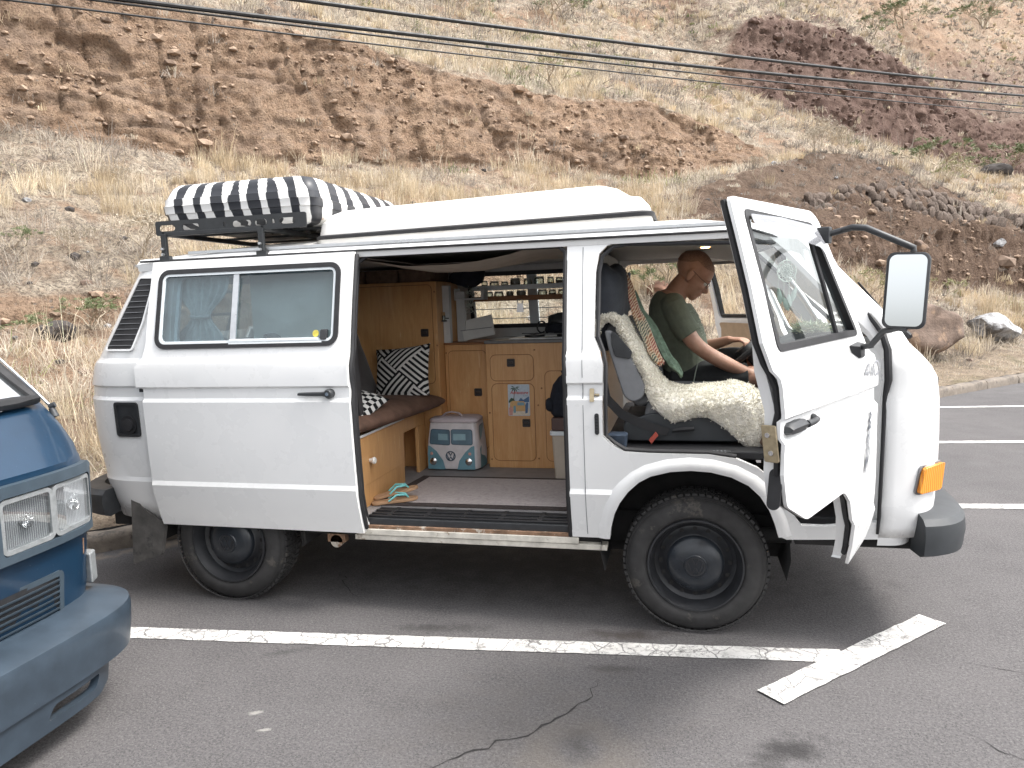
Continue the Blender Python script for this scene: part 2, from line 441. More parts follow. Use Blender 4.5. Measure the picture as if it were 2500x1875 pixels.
def worley(x, y, s=0):
    ix, iy = np.floor(x), np.floor(y); d1 = np.full(x.shape, 9.)
    idv = np.zeros(x.shape)
    for a in (-1, 0, 1):
        for b in (-1, 0, 1):
            cx = ix + a; cy = iy + b; z0 = np.zeros_like(cx)
            px = cx + _h(cx, cy, z0, s); py = cy + _h(cx, cy, z0 + 1, s); d = np.hypot(x - px, y - py)
            m_ = d < d1; idv = np.where(m_, _h(cx, cy, z0 + 2, s), idv); d1 = np.where(m_, d, d1)
    return d1, idv
sstep = lambda t, a, b: (lambda q: q * q * (3 - 2 * q))(np.clip((t - a) / (b - a), 0, 1))

# ------------------------------------------------------------------ hillside
# rows run along the kerb: distance n from the kerb and height z at stations u
ROWS = [
    (.14, [(-60, .125), (200, .125)]),
    (1.2, [(-60, .28), (8, .30), (14, .30), (200, .28)]),
    (2.6, [(-60, .75), (0, .75), (6, .70), (12, .62), (20, .55), (200, .5)]),
    (4.75, [(-60, 1.5), (0, 1.40), (3, 1.5), (6, 1.7), (10.7, 2.2), (14.6, 2.25), (18, 1.6), (24.5, 1.25), (40, 1.25), (200, 1.25)]),
    (5.05, [(-60, 2.0), (0, 1.93), (3, 2.0), (6, 2.2), (9.5, 2.55), (15, 2.98), (17.7, 3.05), (20, 3.22), (23.7, 3.2), (25.8, 2.9), (29, 2.45), (35, 1.9), (200, 1.7)]),
    (5.7, [(-60, 2.2), (0, 2.12), (3, 2.2), (6, 2.45), (9.5, 2.9), (12, 3.2), (15, 3.75), (17.7, 4.12), (20.8, 4.08), (23.7, 3.80), (26, 3.45), (29, 2.95), (35, 2.3), (200, 2.1)]),
    (7.0, [(-60, 2.8), (0, 2.8), (6, 2.9), (10, 3.3), (13.9, 4.3), (18.3, 5.42), (21, 5.1), (24, 4.75), (29.4, 3.5), (40, 3.1), (200, 3.1)]),
    (8.5, [(-60, 3.7), (0, 3.65), (6, 3.75), (10, 3.9), (14, 4.35), (18.3, 5.3), (24, 5.2), (30, 4.4), (40, 4.2), (200, 4.2)]),
    (10.7, [(-60, 4.9), (-.6, 4.85), (1, 4.85), (3.3, 4.65), (6.3, 4.75), (10.1, 5.05), (15.4, 4.75), (18.9, 4.85), (20.5, 5.4), (24, 6.3), (30, 6.0), (40, 5.7), (200, 5.6)]),
    (10.95, [(-60, 6.8), (0, 6.5), (6.3, 6.35), (10.1, 6.3), (15.4, 6.1), (18.8, 6.0), (20.5, 6.0), (24, 6.45), (30, 6.15), (40, 5.85), (200, 5.7)]),
    (11.3, [(-60, 9.0), (-3, 8.7), (0, 8.3), (2.4, 7.65), (5.4, 7.75), (9, 7.35), (13.8, 7.15), (14.6, 7.4), (17.3, 7.1), (19.0, 6.95), (20.6, 6.4), (24, 6.65), (30, 6.3), (40, 6.0), (200, 5.8)]),
    (12.4, [(-60, 9.6), (-3, 9.2), (0, 8.8), (2.4, 8.15), (5.4, 8.25), (9, 7.85), (13.8, 7.7), (14.6, 7.85), (17.3, 7.5), (20.7, 7.1), (24, 7.3), (30, 6.9), (40, 6.5), (200, 6.3)]),
    (19.5, [(-60, 13.8), (0, 13.0), (8, 12.3), (14, 11.8), (20, 11.5), (26, 11.4), (31, 11.0), (39, 9.75), (53, 8.8), (70, 9), (200, 9)]),
    (20.6, [(-60, 14.6), (0, 13.8), (8, 13.1), (14, 12.8), (20, 12.5), (25, 12.45), (29, 12.7), (31, 15.6), (40, 16.0), (46, 15.0), (56, 12.2), (62, 13.5), (70, 14.5), (90, 16), (200, 17)]),
    (30, [(-60, 20.5), (0, 19.8), (14, 20), (26, 21.5), (34, 23.5), (50, 24.5), (70, 26), (90, 29), (200, 32)]),
    (48, [(-60, 33), (0, 33), (14, 34.5), (30, 38), (60, 43), (90, 48), (200, 50)]),
    (90, [(-60, 62), (0, 62), (30, 70), (90, 88), (200, 95)]),
]
NROW = [3, 14, 22, 26, 12, 12, 18, 16, 26, 30, 26, 16, 76, 56, 60, 40, 20]
us = np.concatenate([np.arange(-40, -4, .8), np.arange(-4, 12, .062), np.arange(12, 30, .08), np.arange(30, 62, .17), np.arange(62, 130, .6), np.arange(130, 200.1, 6)])
def zrow(r, u):
    x, z = zip(*ROWS[r][1]); w_ = 0
    for d, a in ((-.8, .2), (-.4, .2), (0, .2), (.4, .2), (.8, .2)): w_ = w_ + a * np.interp(u + d, x, z)
    return w_
nl = []; zl = []
Z = [zrow(r, us) for r in range(len(ROWS))]
for r in range(len(ROWS) - 1):
    kq = NROW[r + 1]
    for i in range(kq):
        t = i / kq; nl.append(np.full(us.shape, ROWS[r][0] * (1 - t) + ROWS[r + 1][0] * t)); zl.append(Z[r] * (1 - t) + Z[r + 1] * t)
nl.append(np.full(us.shape, ROWS[-1][0])); zl.append(Z[-1])
TN = np.array(nl).T; TZ = np.array(zl).T; TU = np.repeat(us[:, None], TN.shape[1], 1)
# steepness of the bare shape
dn = np.gradient(TN, axis=1); dz = np.gradient(TZ, axis=1); steep = np.degrees(np.arctan2(dz, dn))
ker = np.ones(5) / 5; steep = np.apply_along_axis(lambda v: np.convolve(np.pad(v, 2, 'edge'), ker, 'valid'), 1, steep)
cl = sstep(steep, 42, 58)                                # 1 on cliffs and cut banks
edge = sstep(TN, .3, 1.6)                               # keep the kerb edge calm
far = 1 + .9 * sstep(TN, 13, 24)
b1 = fbm(TU * .32, TN * .32, TZ * .32, 3, 3)
b2 = fbm(TU * 1.3, TN * 1.3, TZ * 1.3, 4, 11)
b3 = fbm(TU * 5, TN * 5, TZ * 5, 3, 23)
gul = fbm(TU * 1.1 + .3 * b2, TZ * .16, None, 4, 31); gul = 1 - np.abs(gul) * 2.2     # vertical runnels
led = fbm(TU * .45, TZ * 2.6 + .5 * b1, None, 3, 41)
wd1, wid = worley(TU * 3.4, TZ * 3.9 + TN, 5)
hole = sstep(fbm(TU * .9, TZ * 1.4, None, 2, 77), .62, .76)
scar = sstep(fbm(TU * .55, TZ * .9 + TN * .4, None, 3, 91), .12, .35)
b4 = fbm(TU * 13, TN * 13, TZ * 13, 2, 29)
wd2, wid2 = worley(TU * 9, TZ * 9 + TN, 15)
rid = 1 - np.abs(fbm(TU * 2.6, TN * 2.6, TZ * 2.2, 3, 53)) * 2.4
crk = sstep(1 - np.abs(fbm(TU * .8 + .15 * b2, TZ * .10, None, 3, 151)) * 7, .55, 1) + .7 * sstep(1 - np.abs(fbm(TU * .25, TZ * .9 + .2 * b2, None, 3, 161)) * 7, .6, 1)
disp_c = far * (-.10 * crk + .26 * b1 + .05 * b2 + .07 * gul + .05 * led + .03 * (wid - .5) + .03 * rid - .18 * hole - .07 * scar) + .045 * b3 + .035 * b4 + .035 * (wid2 - .5)
disp_s = edge * (.20 * b1 * far + .12 * b2 * far + .07 * b3 + .02 * b4)
dsp = disp_s * (1 - cl) + disp_c * cl
nx = -np.sin(np.radians(steep)); nz_ = np.cos(np.radians(steep))      # outward normal in the (n,z) plane
FN = TN + nx * dsp; FZ = TZ + nz_ * dsp
jit = (RNG.random(TU.shape) - .5) * .03 * edge
FU = TU + jit
XX = K0.x + KA.x * FU + KN.x * FN; YY = K0.y + KA.y * FU + KN.y * FN
nu, nv = TU.shape
def grid_mesh(name, X, Y, Zv):
    a, b = X.shape; me = bpy.data.meshes.new(name)
    co_ = np.stack([X, Y, Zv], -1).reshape(-1, 3).astype(np.float32)
    i, j = np.meshgrid(np.arange(a - 1), np.arange(b - 1), indexing='ij'); q = (i * b + j).ravel()
    fc = np.stack([q, q + b, q + b + 1, q + 1], -1).astype(np.int32)
    me.vertices.add(len(co_)); me.vertices.foreach_set('co', co_.ravel())
    me.loops.add(fc.size); me.loops.foreach_set('vertex_index', fc.ravel())
    me.polygons.add(len(fc)); me.polygons.foreach_set('loop_start', np.arange(0, fc.size, 4, dtype=np.int32))
    me.polygons.foreach_set('use_smooth', np.ones(len(fc), dtype=bool)); me.update(calc_edges=True)
    return me
tme = grid_mesh('hillside', XX, YY, FZ)
# cover: how much litter and dry grass lies on the soil; which soil
gcov = (1 - cl) * sstep(fbm(TU * .5, TN * .5, None, 4, 61) + .25, -.25, .35)
mound = sstep(TU, 9.5, 12.5) * (1 - sstep(TU, 28, 34)) * sstep(TN, 3.9, 4.6) * (1 - sstep(TN, 7.0, 7.6))
gcov = gcov * (1 - .9 * mound)
redm = sstep(TU, 27.5, 31) * sstep(TN, 16, 19.5) * (1 - sstep(TN, 22.5, 27)) 
verge = 1 - sstep(TN, 1.0, 2.4)
attr = tme.attributes.new('cover', 'FLOAT_COLOR', 'POINT')
cv = np.stack([gcov, redm, mound, verge], -1).reshape(-1).astype(np.float32); attr.data.foreach_set('color', cv)
a2 = tme.attributes.new('tone', 'FLOAT', 'POINT'); a2.data.foreach_set('value', (.5 + .5 * (wid - .5) + .3 * b2).reshape(-1).astype(np.float32))

m, k = mat('hill_earth'); co = k.coord('Object'); cov = k.attr('cover'); cs = k.new('ShaderNodeSeparateColor', i_Color=cov).outputs
alpha = k.new('ShaderNodeAttribute', attribute_name='cover').outputs['Alpha']
tone = k.attr('tone', 'Fac')
n1 = k.noise(co, .9, 6, .6); n2 = k.noise(co, 5, 6, .65); n3 = k.noise(co, 22, 6, .75); pv = k.voro(co, 8); pv2 = k.voro(co, 24)
earth = k.mix(k.ramp(n1, .32, .68), (.225, .148, .100, 1), (.360, .250, .172, 1))
earth = k.mix(k.ramp(n2, .42, .70, 0, .55), earth, (.445, .33, .232, 1))
earth = k.mix(k.ramp(n3, .36, .50, .85, 0), earth, (.098, .063, .046, 1))
earth = k.mix(k.ramp(tone, .55, .95, 0, .4), earth, (.35, .275, .215, 1))
earth = k.mix(k.math('MULTIPLY', k.ramp(pv, .10, .20, 1, 0), k.ramp(n2, .45, .55)), earth, (.24, .205, .175, 1))
strat = k.noise(k.mapping(co, (.5, .5, 4)), 1.5, 3, .6)
vst = k.noise(k.mapping(co, (3, 3, .5)), 1.3, 4, .6)
earth = k.mix(k.ramp(vst, .54, .68, 0, .5), earth, (.15, .10, .074, 1))
earth = k.mix(k.ramp(strat, .48, .62, 0, .4), earth, (.25, .185, .145, 1))
red = k.mix(k.ramp(n1, .35, .65), (.115, .073, .060, 1), (.205, .142, .116, 1))
red = k.mix(k.ramp(n3, .38, .52, .75, 0), red, (.058, .038, .033, 1))
dark = k.mix(k.ramp(n2, .35, .65), (.080, .053, .040, 1), (.150, .103, .077, 1))
dark = k.mix(k.ramp(pv2, .10, .26, .75, 0), dark, (.050, .040, .036, 1))
dark = k.mix(k.ramp(n3, .38, .50, .6, 0), dark, (.034, .023, .018, 1))
soil = k.mix(cs[1], earth, red); soil = k.mix(k.math('MULTIPLY', cs[2], .85), soil, dark)
litter = k.mix(k.ramp(n2, .35, .62), (.255, .205, .158, 1), (.500, .430, .340, 1))
litter = k.mix(k.ramp(n3, .40, .54, .85, 0), litter, (.100, .082, .068, 1))
litter = k.mix(k.ramp(pv, .10, .22, .6, 0), litter, (.145, .128, .115, 1))
gm = k.math('MULTIPLY', cs[0], k.ramp(k.noise(co, 2.2, 6, .65), .32, .50), clamp=True)
col = k.mix(gm, soil, litter)
vc = k.mix(k.ramp(n2, .35, .65), (.240, .190, .145, 1), (.40, .33, .25, 1))
vc = k.mix(k.ramp(n3, .40, .52, .5, 0), vc, (.11, .085, .062, 1))
vc = k.mix(k.math('MULTIPLY', k.ramp(k.noise(co, 1.6, 5), .55, .66), .5), vc, (.10, .105, .05, 1))
col = k.mix(k.math('MULTIPLY', alpha, .9), col, vc)
hh = k.math('ADD', k.math('MULTIPLY', n2, 1.1), k.math('ADD', k.math('MULTIPLY', n3, .9), k.math('MULTIPLY', pv2, -.22)))
finish(k, col, .95, k.bump(hh, 1.0, .09), spec=.15)
tme.materials.append(MATS['hill_earth'])
hill = bpy.data.objects.new('hillside', tme); C.objects.link(hill); hill['kind'] = 'structure'
def hill_at(u, n):
    i = int(np.clip(np.searchsorted(us, u), 1, nu - 2)); j = int(np.clip(np.searchsorted(FN[i], n), 1, nv - 2))
    return Vector((XX[i, j], YY[i, j], FZ[i, j]))
# ------------------------------------------------------------------ dry grass, scrub and twigs (stuff: far too many to count)
def blades_mesh(name, root, tip, wid, col, mid=None, wdir=None):
    """root, tip (N,3); one bent tapering blade each: 5 vertices, 3 faces (or 3 vertices, 1 face when mid is None)"""
    N = len(root); d = tip - root
    if wdir is None:
        rv = RNG.normal(size=(N, 3)); rv[:, 2] *= .3; wdir = np.cross(d, rv); wdir /= np.linalg.norm(wdir, axis=1)[:, None] + 1e-9
    wv = wdir * wid[:, None] * .5
    if mid is None:
        V = np.stack([root - wv, root + wv, tip], 1); per = 3; F = np.array([[0, 1, 2]])
        loops = (np.arange(N)[:, None, None] * 3 + F[None]).reshape(-1); ls = np.arange(0, N * 3, 3)
        shade = np.tile(np.array([.8, .8, 1.0]), N)
    else:
        V = np.stack([root - wv, root + wv, mid - wv * .8, mid + wv * .8, tip], 1); per = 5
        base = np.arange(N)[:, None] * 5
        loops = np.concatenate([base + np.array([[0, 1, 3]]), base + np.array([[0, 3, 2]]), base + np.array([[2, 3, 4]])], 1).reshape(-1); ls = np.arange(0, N * 9, 3)
        shade = np.tile(np.array([.8, .8, .95, .95, 1.0]), N)
    me = bpy.data.meshes.new(name); Vf = V.reshape(-1, 3).astype(np.float32)
    me.vertices.add(len(Vf)); me.vertices.foreach_set('co', Vf.ravel())
    me.loops.add(len(loops)); me.loops.foreach_set('vertex_index', loops.astype(np.int32))
    me.polygons.add(len(ls)); me.polygons.foreach_set('loop_start', ls.astype(np.int32)); me.update(calc_edges=True)
    a = me.attributes.new('col', 'FLOAT_COLOR', 'POINT'); cc = np.ones((len(Vf), 4), np.float32); cc[:, :3] = np.repeat(col, per, 0)
    a.data.foreach_set('color', cc.ravel())
    return me
m, k = mat('dry_blades'); cc = k.attr('col')
pb = k.new('ShaderNodeBsdfPrincipled', i_Roughness=.8); k.put(pb, 'Base Color', cc); k.put(pb, 'Specular IOR Level', .2)
tr = k.new('ShaderNodeBsdfTranslucent', i_Color=cc); ms = k.new('ShaderNodeMixShader', i_0=.3); k.put(ms, 1, pb.outputs[0]); k.put(ms, 2, tr.outputs[0])
k.new('ShaderNodeOutputMaterial', i_Surface=ms.outputs[0])

# pick places on the hill, weighted by area and closeness
area = np.abs(np.gradient(FU, axis=0)) * np.hypot(np.gradient(FN, axis=1), np.gradient(FZ, axis=1))
dist = np.sqrt((XX - CAM.x) ** 2 + (YY - CAM.y) ** 2 + (FZ - CAM.z) ** 2)
vx = (XX - CAM.x) * rgt.x + (YY - CAM.y) * rgt.y + (FZ - CAM.z) * rgt.z; vz = (XX - CAM.x) * fwd.x + (YY - CAM.y) * fwd.y + (FZ - CAM.z) * fwd.z
near_view = (vz > 1) & (np.abs(vx / np.maximum(vz, .1)) < .95) & (dist < 110)
slope_ok = 1 - cl
def pick(N, wgt):
    p = (wgt * area * near_view).ravel(); p = p / p.sum(); ix = RNG.choice(p.size, N, p=p); i, j = np.unravel_index(ix, TU.shape)
    i2 = np.clip(i + 1, 0, nu - 1); j2 = np.clip(j + 1, 0, nv - 1); a = RNG.random(N)[:, None]; b = RNG.random(N)[:, None]
    P = np.stack([XX, YY, FZ], -1)
    q = P[i, j] * (1 - a) * (1 - b) + P[i2, j] * a * (1 - b) + P[i, j2] * (1 - a) * b + P[i2, j2] * a * b
    return q, i, j
patch = fbm(TU * .6, TN * .6, None, 3, 101); patch2 = fbm(TU * .35 + 9, TN * .35, None, 3, 131)
closeness = np.minimum(1, (11 / np.maximum(dist, 2)) ** 1.25)
STRAW = np.array([[.56, .46, .32], [.64, .55, .41], [.48, .385, .265], [.62, .54, .43]])
GREY = np.array([[.30, .262, .228], [.38, .337, .292], [.21, .183, .158], [.46, .412, .355]])
PALE = np.array([[.60, .53, .43], [.52, .45, .36], [.66, .59, .49]])
GREEN = np.array([[.18, .20, .085], [.26, .27, .13], [.14, .17, .07]])
def scatter(name, label, N, wgt, nb, rad, hgt, spread, wid, pal, droop=.3, three=True, jitter=.12):
    """N clumps of nb blades"""
    q, i, j = pick(N, wgt); sc_ = RNG.lognormal(0, .32, N); dd = dist[i, j]
    K = np.repeat(np.arange(N), nb); M_ = len(K)
    ang = RNG.random(M_) * 2 * pi; rr = np.sqrt(RNG.random(M_)) * rad * sc_[K]
    root = q[K] + np.stack([np.cos(ang) * rr, np.sin(ang) * rr, np.zeros(M_) - .015], 1)
    a2_ = ang + RNG.normal(0, .8, M_); sp = np.abs(RNG.normal(0, spread, M_)) ; L = hgt * sc_[K] * RNG.uniform(.45, 1.1, M_)
    dv = np.stack([np.cos(a2_) * sp, np.sin(a2_) * sp, np.ones(M_)], 1); dv /= np.linalg.norm(dv, axis=1)[:, None]
    tip = root + dv * L[:, None]
    mid = root + dv * (L * .55)[:, None] + np.array([0, 0, 1]) * (L * .10)[:, None] if three else None
    tip = tip - np.array([0, 0, 1]) * (L * droop * sp)[:, None]
    base = pal[RNG.integers(0, len(pal), N)]; tone_ = RNG.uniform(.75, 1.2, N)[:, None]
    col = base[K] * tone_[K] * (1 + RNG.normal(0, jitter, (M_, 1))); col = np.clip(col, .02, .8)
    wd_ = wid * (np.maximum(1, dd[K] / 9)) * RNG.uniform(.6, 1.3, M_)
    me = blades_mesh(name, root, tip, wd_, col, mid)
    me.materials.append(MATS['dry_blades']); o = bpy.data.objects.new(name, me); C.objects.link(o); o['kind'] = 'stuff'; o['label'] = label
    return o
lowslope = slope_ok * sstep(TN, .5, 1.6) * (1 - .93 * mound)
upper = sstep(TN, 12, 13)
scatter('dry_grass_tufts', 'straw coloured dry grass tufts all over the slope', 6000, lowslope * (1 - .85 * (1 - sstep(TU, 2.5, 5)) * sstep(TN, 1.2, 2.2) * (1 - sstep(TN, 5.0, 5.5))) * sstep(patch, -.15, .35) * closeness * (1 - upper * .5), 52, .10, .36, .42, .0042, STRAW, .5)
scatter('pale_scrub', 'pale bleached scrub covering the slope', 7500, lowslope * sstep(patch2, -.45, .3) * closeness, 36, .17, .24, .95, .0050, PALE, .4)
scatter('grey_scrub', 'low grey dead scrub between the grass tufts', 5000, lowslope * sstep(-patch, -.3, .3) * closeness, 38, .17, .25, 1.1, .0050, GREY, .2)
scatter('hill_scrub', 'dry scrub on the upper hillside', 10500, slope_ok * upper * sstep(patch2, -.6, .1) * np.minimum(1, (30 / np.maximum(dist, 2)) ** 1.1), 22, .34, .42, 1.1, .008, np.concatenate([PALE, GREY, GREY * .7, STRAW]), .3, False)
scatter('cliff_fringe', 'dry grass hanging on the cliff edges', 700, (cl * .25 + sstep(cl, .05, .4) * (1 - sstep(cl, .5, .9))) * sstep(TN, 3, 4) * closeness, 24, .10, .22, .8, .006, np.concatenate([STRAW, GREY]), .8)
scatter('verge_grass', 'short dry grass and litter along the kerb', 2600, sstep(TN, .16, .3) * (1 - sstep(TN, 1.6, 2.8)) * closeness, 18, .10, .06, 1.2, .0035, np.concatenate([STRAW, PALE, GREY]), .5)
scatter('verge_weeds', 'short green weeds behind the kerb', 420, sstep(TN, .16, .3) * (1 - sstep(TN, .9, 1.7)) * sstep(patch, .05, .3) * closeness, 26, .14, .07, .9, .005, GREEN, .4)
scatter('hill_weeds', 'dull green low growth on the hillside', 700, lowslope * sstep(patch2, .18, .5) * np.minimum(1, (20 / np.maximum(dist, 2))), 30, .22, .26, .8, .007, GREEN * 1.15, .3)
scatter('mound_litter', 'sparse grey twigs on the dark mound', 420, slope_ok * mound + .3 * mound, 20, .10, .16, 1.0, .006, GREY * .8, .3)

# loose stones on slopes
simple('dark_rock', (.060, .052, .048), .9, .35, 6, .7, bscale=24, bdist=.02)
simple('brown_rock', (.150, .108, .085), .9, .35, 6, .7, bscale=24, bdist=.02, wear=(.26, .18, .125, 1), wearlo=.56)
simple('grey_rock', (.30, .30, .305), .85, .45, 5, .9, bscale=20, bdist=.03, wear=(.12, .112, .108, 1), wearlo=.50)
simple('wall_stone', (.125, .094, .076), .92, .45, 5, .8, bscale=30, bdist=.02, wear=(.20, .155, .122, 1), wearlo=.55)
simple('red_rock', (.18, .10, .07), .92, .35, 8, .6, bscale=30, bdist=.012)
def rock_mb(sx, sy, sz, seed, cuts=9, sub=2, rough=.10):
    """angular boulder: a ball cut by random planes, then roughened"""
    rr = random.Random(seed); b = bmesh.new(); bmesh.ops.create_icosphere(b, subdivisions=sub, radius=1)
    pl = []
    for i in range(cuts):
        v = Vector((rr.gauss(0, 1), rr.gauss(0, 1), rr.gauss(0, .8))).normalized(); pl.append((v, rr.uniform(.55, .86)))
    for v in b.verts:
        for n_, d_ in pl:
            e_ = v.co.dot(n_) - d_
            if e_ > 0: v.co -= n_ * e_ * .92
        v.co += v.co.normalized() * mnoise.noise(v.co * 2.3 + Vector((seed, 0, 0))) * rough + v.co.normalized() * mnoise.noise(v.co * 6 + Vector((seed, 3, 0))) * rough * .35
    mb = MB(); ix = {v: i for i, v in enumerate(b.verts)}
    mb.add([(v.co.x * sx, v.co.y * sy, v.co.z * sz) for v in b.verts], [tuple(ix[v] for v in f.verts) for f in b.faces]); b.free()
    return mb
# scattered small stones: one mass
st = MB(); q, i, j = pick(1500, slope_ok * sstep(TN, .4, 1.2) * (1 + 3 * mound) * closeness)
protos = [rock_mb(1, 1, .7, s_, 5, 1) for s_ in range(8)]
for p in q:
    pr = random.choice(protos); s_ = random.lognormvariate(-3.1, .45); a = random.uniform(0, 6.28); ca_, sa_ = cos(a) * s_, sin(a) * s_
    st.cur = random.choice((0, 0, 1, 1, 2))
    st.add([(p[0] + v[0] * ca_ - v[1] * sa_, p[1] + v[0] * sa_ + v[1] * ca_, p[2] + v[2] * s_ + .1 * s_) for v in pr.v], pr.f)
q, i, j = pick(5200, cl * np.minimum(1, (22 / np.maximum(dist, 2)) ** 1.2) * (.25 + sstep(fbm(TU * 1.2, TZ * 1.5, None, 3, 171), -.1, .35)))
for p, ii, jj in zip(q, i, j):
    pr = random.choice(protos); s_ = random.lognormvariate(-3.05, .55) * (1 + .8 * redm[ii, jj]); a = random.uniform(0, 6.28); ca_, sa_ = cos(a) * s_, sin(a) * s_
    st.cur = 3 if redm[ii, jj] > .5 else random.choice((4, 4, 4, 5))
    st.add([(p[0] + v[0] * ca_ - v[1] * sa_, p[1] + v[0] * sa_ + v[1] * ca_, p[2] + v[2] * s_ * .8) for v in pr.v], pr.f)
simple('red_clod', (.14, .094, .077), .95, .3, 10); simple('earth_clod', (.29, .21, .152), .95, .3, 10); simple('dark_clod', (.17, .12, .088), .95, .3, 10)
o = obj('loose_stones', st, [MATS['dark_rock'], MATS['brown_rock'], MATS['grey_rock'], MATS['red_clod'], MATS['earth_clod'], MATS['dark_clod']], smooth=False, recalc=False); o['kind'] = 'stuff'
# ------------------------------------------------------------------ materials of the vans
m, k = mat('white_paint'); co = k.coord()
sz = k.sep(co)[2]
n1 = k.noise(co, 3, 5, .6); n2 = k.noise(co, 22, 6, .7)
c = k.mix(k.ramp(n1, .35, .65), (.770, .775, .772, 1), (.80, .80, .795, 1))
grime = k.math('MULTIPLY', k.ramp(n2, .55, .75), k.ramp(sz, .40, .56, .22, .0))
c = k.mix(grime, c, (.42, .38, .33, 1))
finish(k, c, k.ramp(n1, .3, .7, .22, .34), k.bump(k.noise(co, 1.2, 2), .05, .01), spec=.5, coat=.25)
m, k = mat('roof_paint'); co = k.coord(); n2 = k.noise(co, 9, 6, .7)
c = k.mix(k.ramp(n2, .35, .7), (.79, .78, .76, 1), (.74, .725, .69, 1)); finish(k, c, .42, k.bump(k.noise(co, 40, 3), .08, .004))
simple('black_rubber', (.016, .016, .018), .62, .25, 25, .15)
simple('black_plastic', (.028, .030, .033), .48, .25, 20, .25, bscale=300, bdist=.0006, wear=(.07, .072, .075, 1), wearlo=.68)
simple('grey_plastic', (.18, .185, .195), .55, .1, 20, .2, bscale=300, bdist=.0006)
simple('bumper_grey', (.034, .038, .042), .5, .15, 12, .25, bscale=260, bdist=.0006)
simple('tyre', (.030, .029, .029), .78, .3, 14, .25, bscale=90, bdist=.002, wear=(.075, .068, .06, 1), wearlo=.60)
simple('steel_black', (.022, .023, .026), .42, .3, 14, .1, wear=(.11, .10, .09, 1), wearlo=.66)
simple('hub_plastic', (.020, .024, .030), .33, .3, 16, .15, wear=(.09, .09, .09, 1), wearlo=.68)
simple('alu', (.55, .56, .57), .32, .1, 20, metal=.85)
simple('white_frame', (.66, .70, .72), .4, .06, 15)
simple('chrome', (.70, .70, .70), .15, .05, 20, metal=1)
simple('rusty', (.20, .12, .075), .8, .45, 22, .5, bscale=90, bdist=.003, wear=(.48, .44, .38, 1), wearlo=.55)
simple('sill_dirty', (.55, .52, .46), .6, .25, 16, .2, wear=(.22, .16, .11, 1), wearlo=.60)
simple('underbody', (.020, .019, .019), .9, .3, 10, .4)
simple('headlining', (.36, .35, .335), .9, .1, 30, .2)
simple('lining_light', (.52, .525, .52), .8, .08, 12, .1)
simple('vinyl_floor', (.235, .225, .225), .6, .15, 9, .15, bscale=150, bdist=.0008)
simple('brown_velour', (.125, .070, .048), .8, .35, 10, .3, bscale=60, bdist=.004)
simple('dark_velour', (.055, .046, .044), .9, .25, 10, .3, bscale=60, bdist=.004, sheen=.3)
simple('beige_card', (.50, .37, .25), .8, .1, 20, .2)
simple('grey_fabric', (.155, .160, .168), .9, .12, 60, .4, bscale=400, bdist=.001)
simple('zinc', (.40, .33, .22), .38, .25, 40, metal=.8)
def glass(name, tint, refl=1.0, rough=.0, haze=0.0, hcol=(.5, .6, .65, 1)):
    m, k = mat(name)
    tr = k.new('ShaderNodeBsdfTransparent', i_Color=tint); gl = k.new('ShaderNodeBsdfGlossy', i_Roughness=rough, i_Color=(1, 1, 1, 1))
    fr = k.new('ShaderNodeFresnel', i_IOR=1.5); f = k.math('MULTIPLY', fr.outputs[0], refl, clamp=True)
    mx = k.new('ShaderNodeMixShader', i_0=f); k.put(mx, 1, tr.outputs[0]); k.put(mx, 2, gl.outputs[0]); out = mx.outputs[0]
    if haze:
        df = k.new('ShaderNodeBsdfDiffuse', i_Color=hcol); dn_ = k.ramp(k.noise(k.coord(), 6, 5, .6), .3, .7, haze * .5, haze * 1.4)
        m2 = k.new('ShaderNodeMixShader', i_0=dn_); k.put(m2, 1, out); k.put(m2, 2, df.outputs[0]); out = m2.outputs[0]
    k.new('ShaderNodeOutputMaterial', i_Surface=out)
    return m
glass('clear_glass', (.88, .92, .91, 1), .8, haze=.02)
glass('tint_glass', (.70, .86, .91, 1), 1.8, haze=.08, hcol=(.42, .58, .66, 1))  # bluish diffuse haze stands in for the sky reflected in the panes
glass('visor_glass', (.62, .62, .64, 1), 1.5, haze=.25, hcol=(.55, .56, .6, 1))
m, k = mat('mirror_glass'); finish(k, (.62, .64, .65, 1), .03, metal=1)
m, k = mat('amber_lens'); co = k.coord(); wv = k.new('ShaderNodeTexWave', i_Vector=co, i_Scale=28, bands_direction='X'); wv.wave_type = 'BANDS'
finish(k, k.mix(k.ramp(wv.outputs[1], .2, .8), (.62, .20, .015, 1), (.80, .33, .04, 1)), .3, k.bump(wv.outputs[1], .5, .004), coat=.3)
# birch plywood with grain and scratches
m, k = mat('plywood'); co = k.coord(); mp = k.mapping(co, (6, 6, 1.2)); g1 = k.noise(mp, 3.2, 6, .6, 1.2); g2 = k.noise(k.mapping(co, (60, 60, 3)), 2, 3, .6)
c = k.mix(k.ramp(g1, .3, .7), (.50, .255, .095, 1), (.60, .345, .150, 1)); c = k.mix(k.ramp(g2, .45, .7, 0, .4), c, (.42, .205, .075, 1))
sc1 = k.noise(k.mapping(co, (14, 14, 2.2), rot=(0, .35, 0)), 3, 3, .5, .6); c = k.mix(k.math('MULTIPLY', k.ramp(sc1, .66, .70), k.ramp(k.noise(co, 2.5, 2), .5, .6)), c, (.66, .45, .25, 1))
finish(k, c, k.ramp(g1, .3, .7, .33, .5), k.bump(g2, .08, .002), coat=.15)
simple('ply_edge', (.24, .105, .04), .6, .2, 40)

WP = MATS['white_paint']; RB = MATS['black_rubber']; BP = MATS['black_plastic']

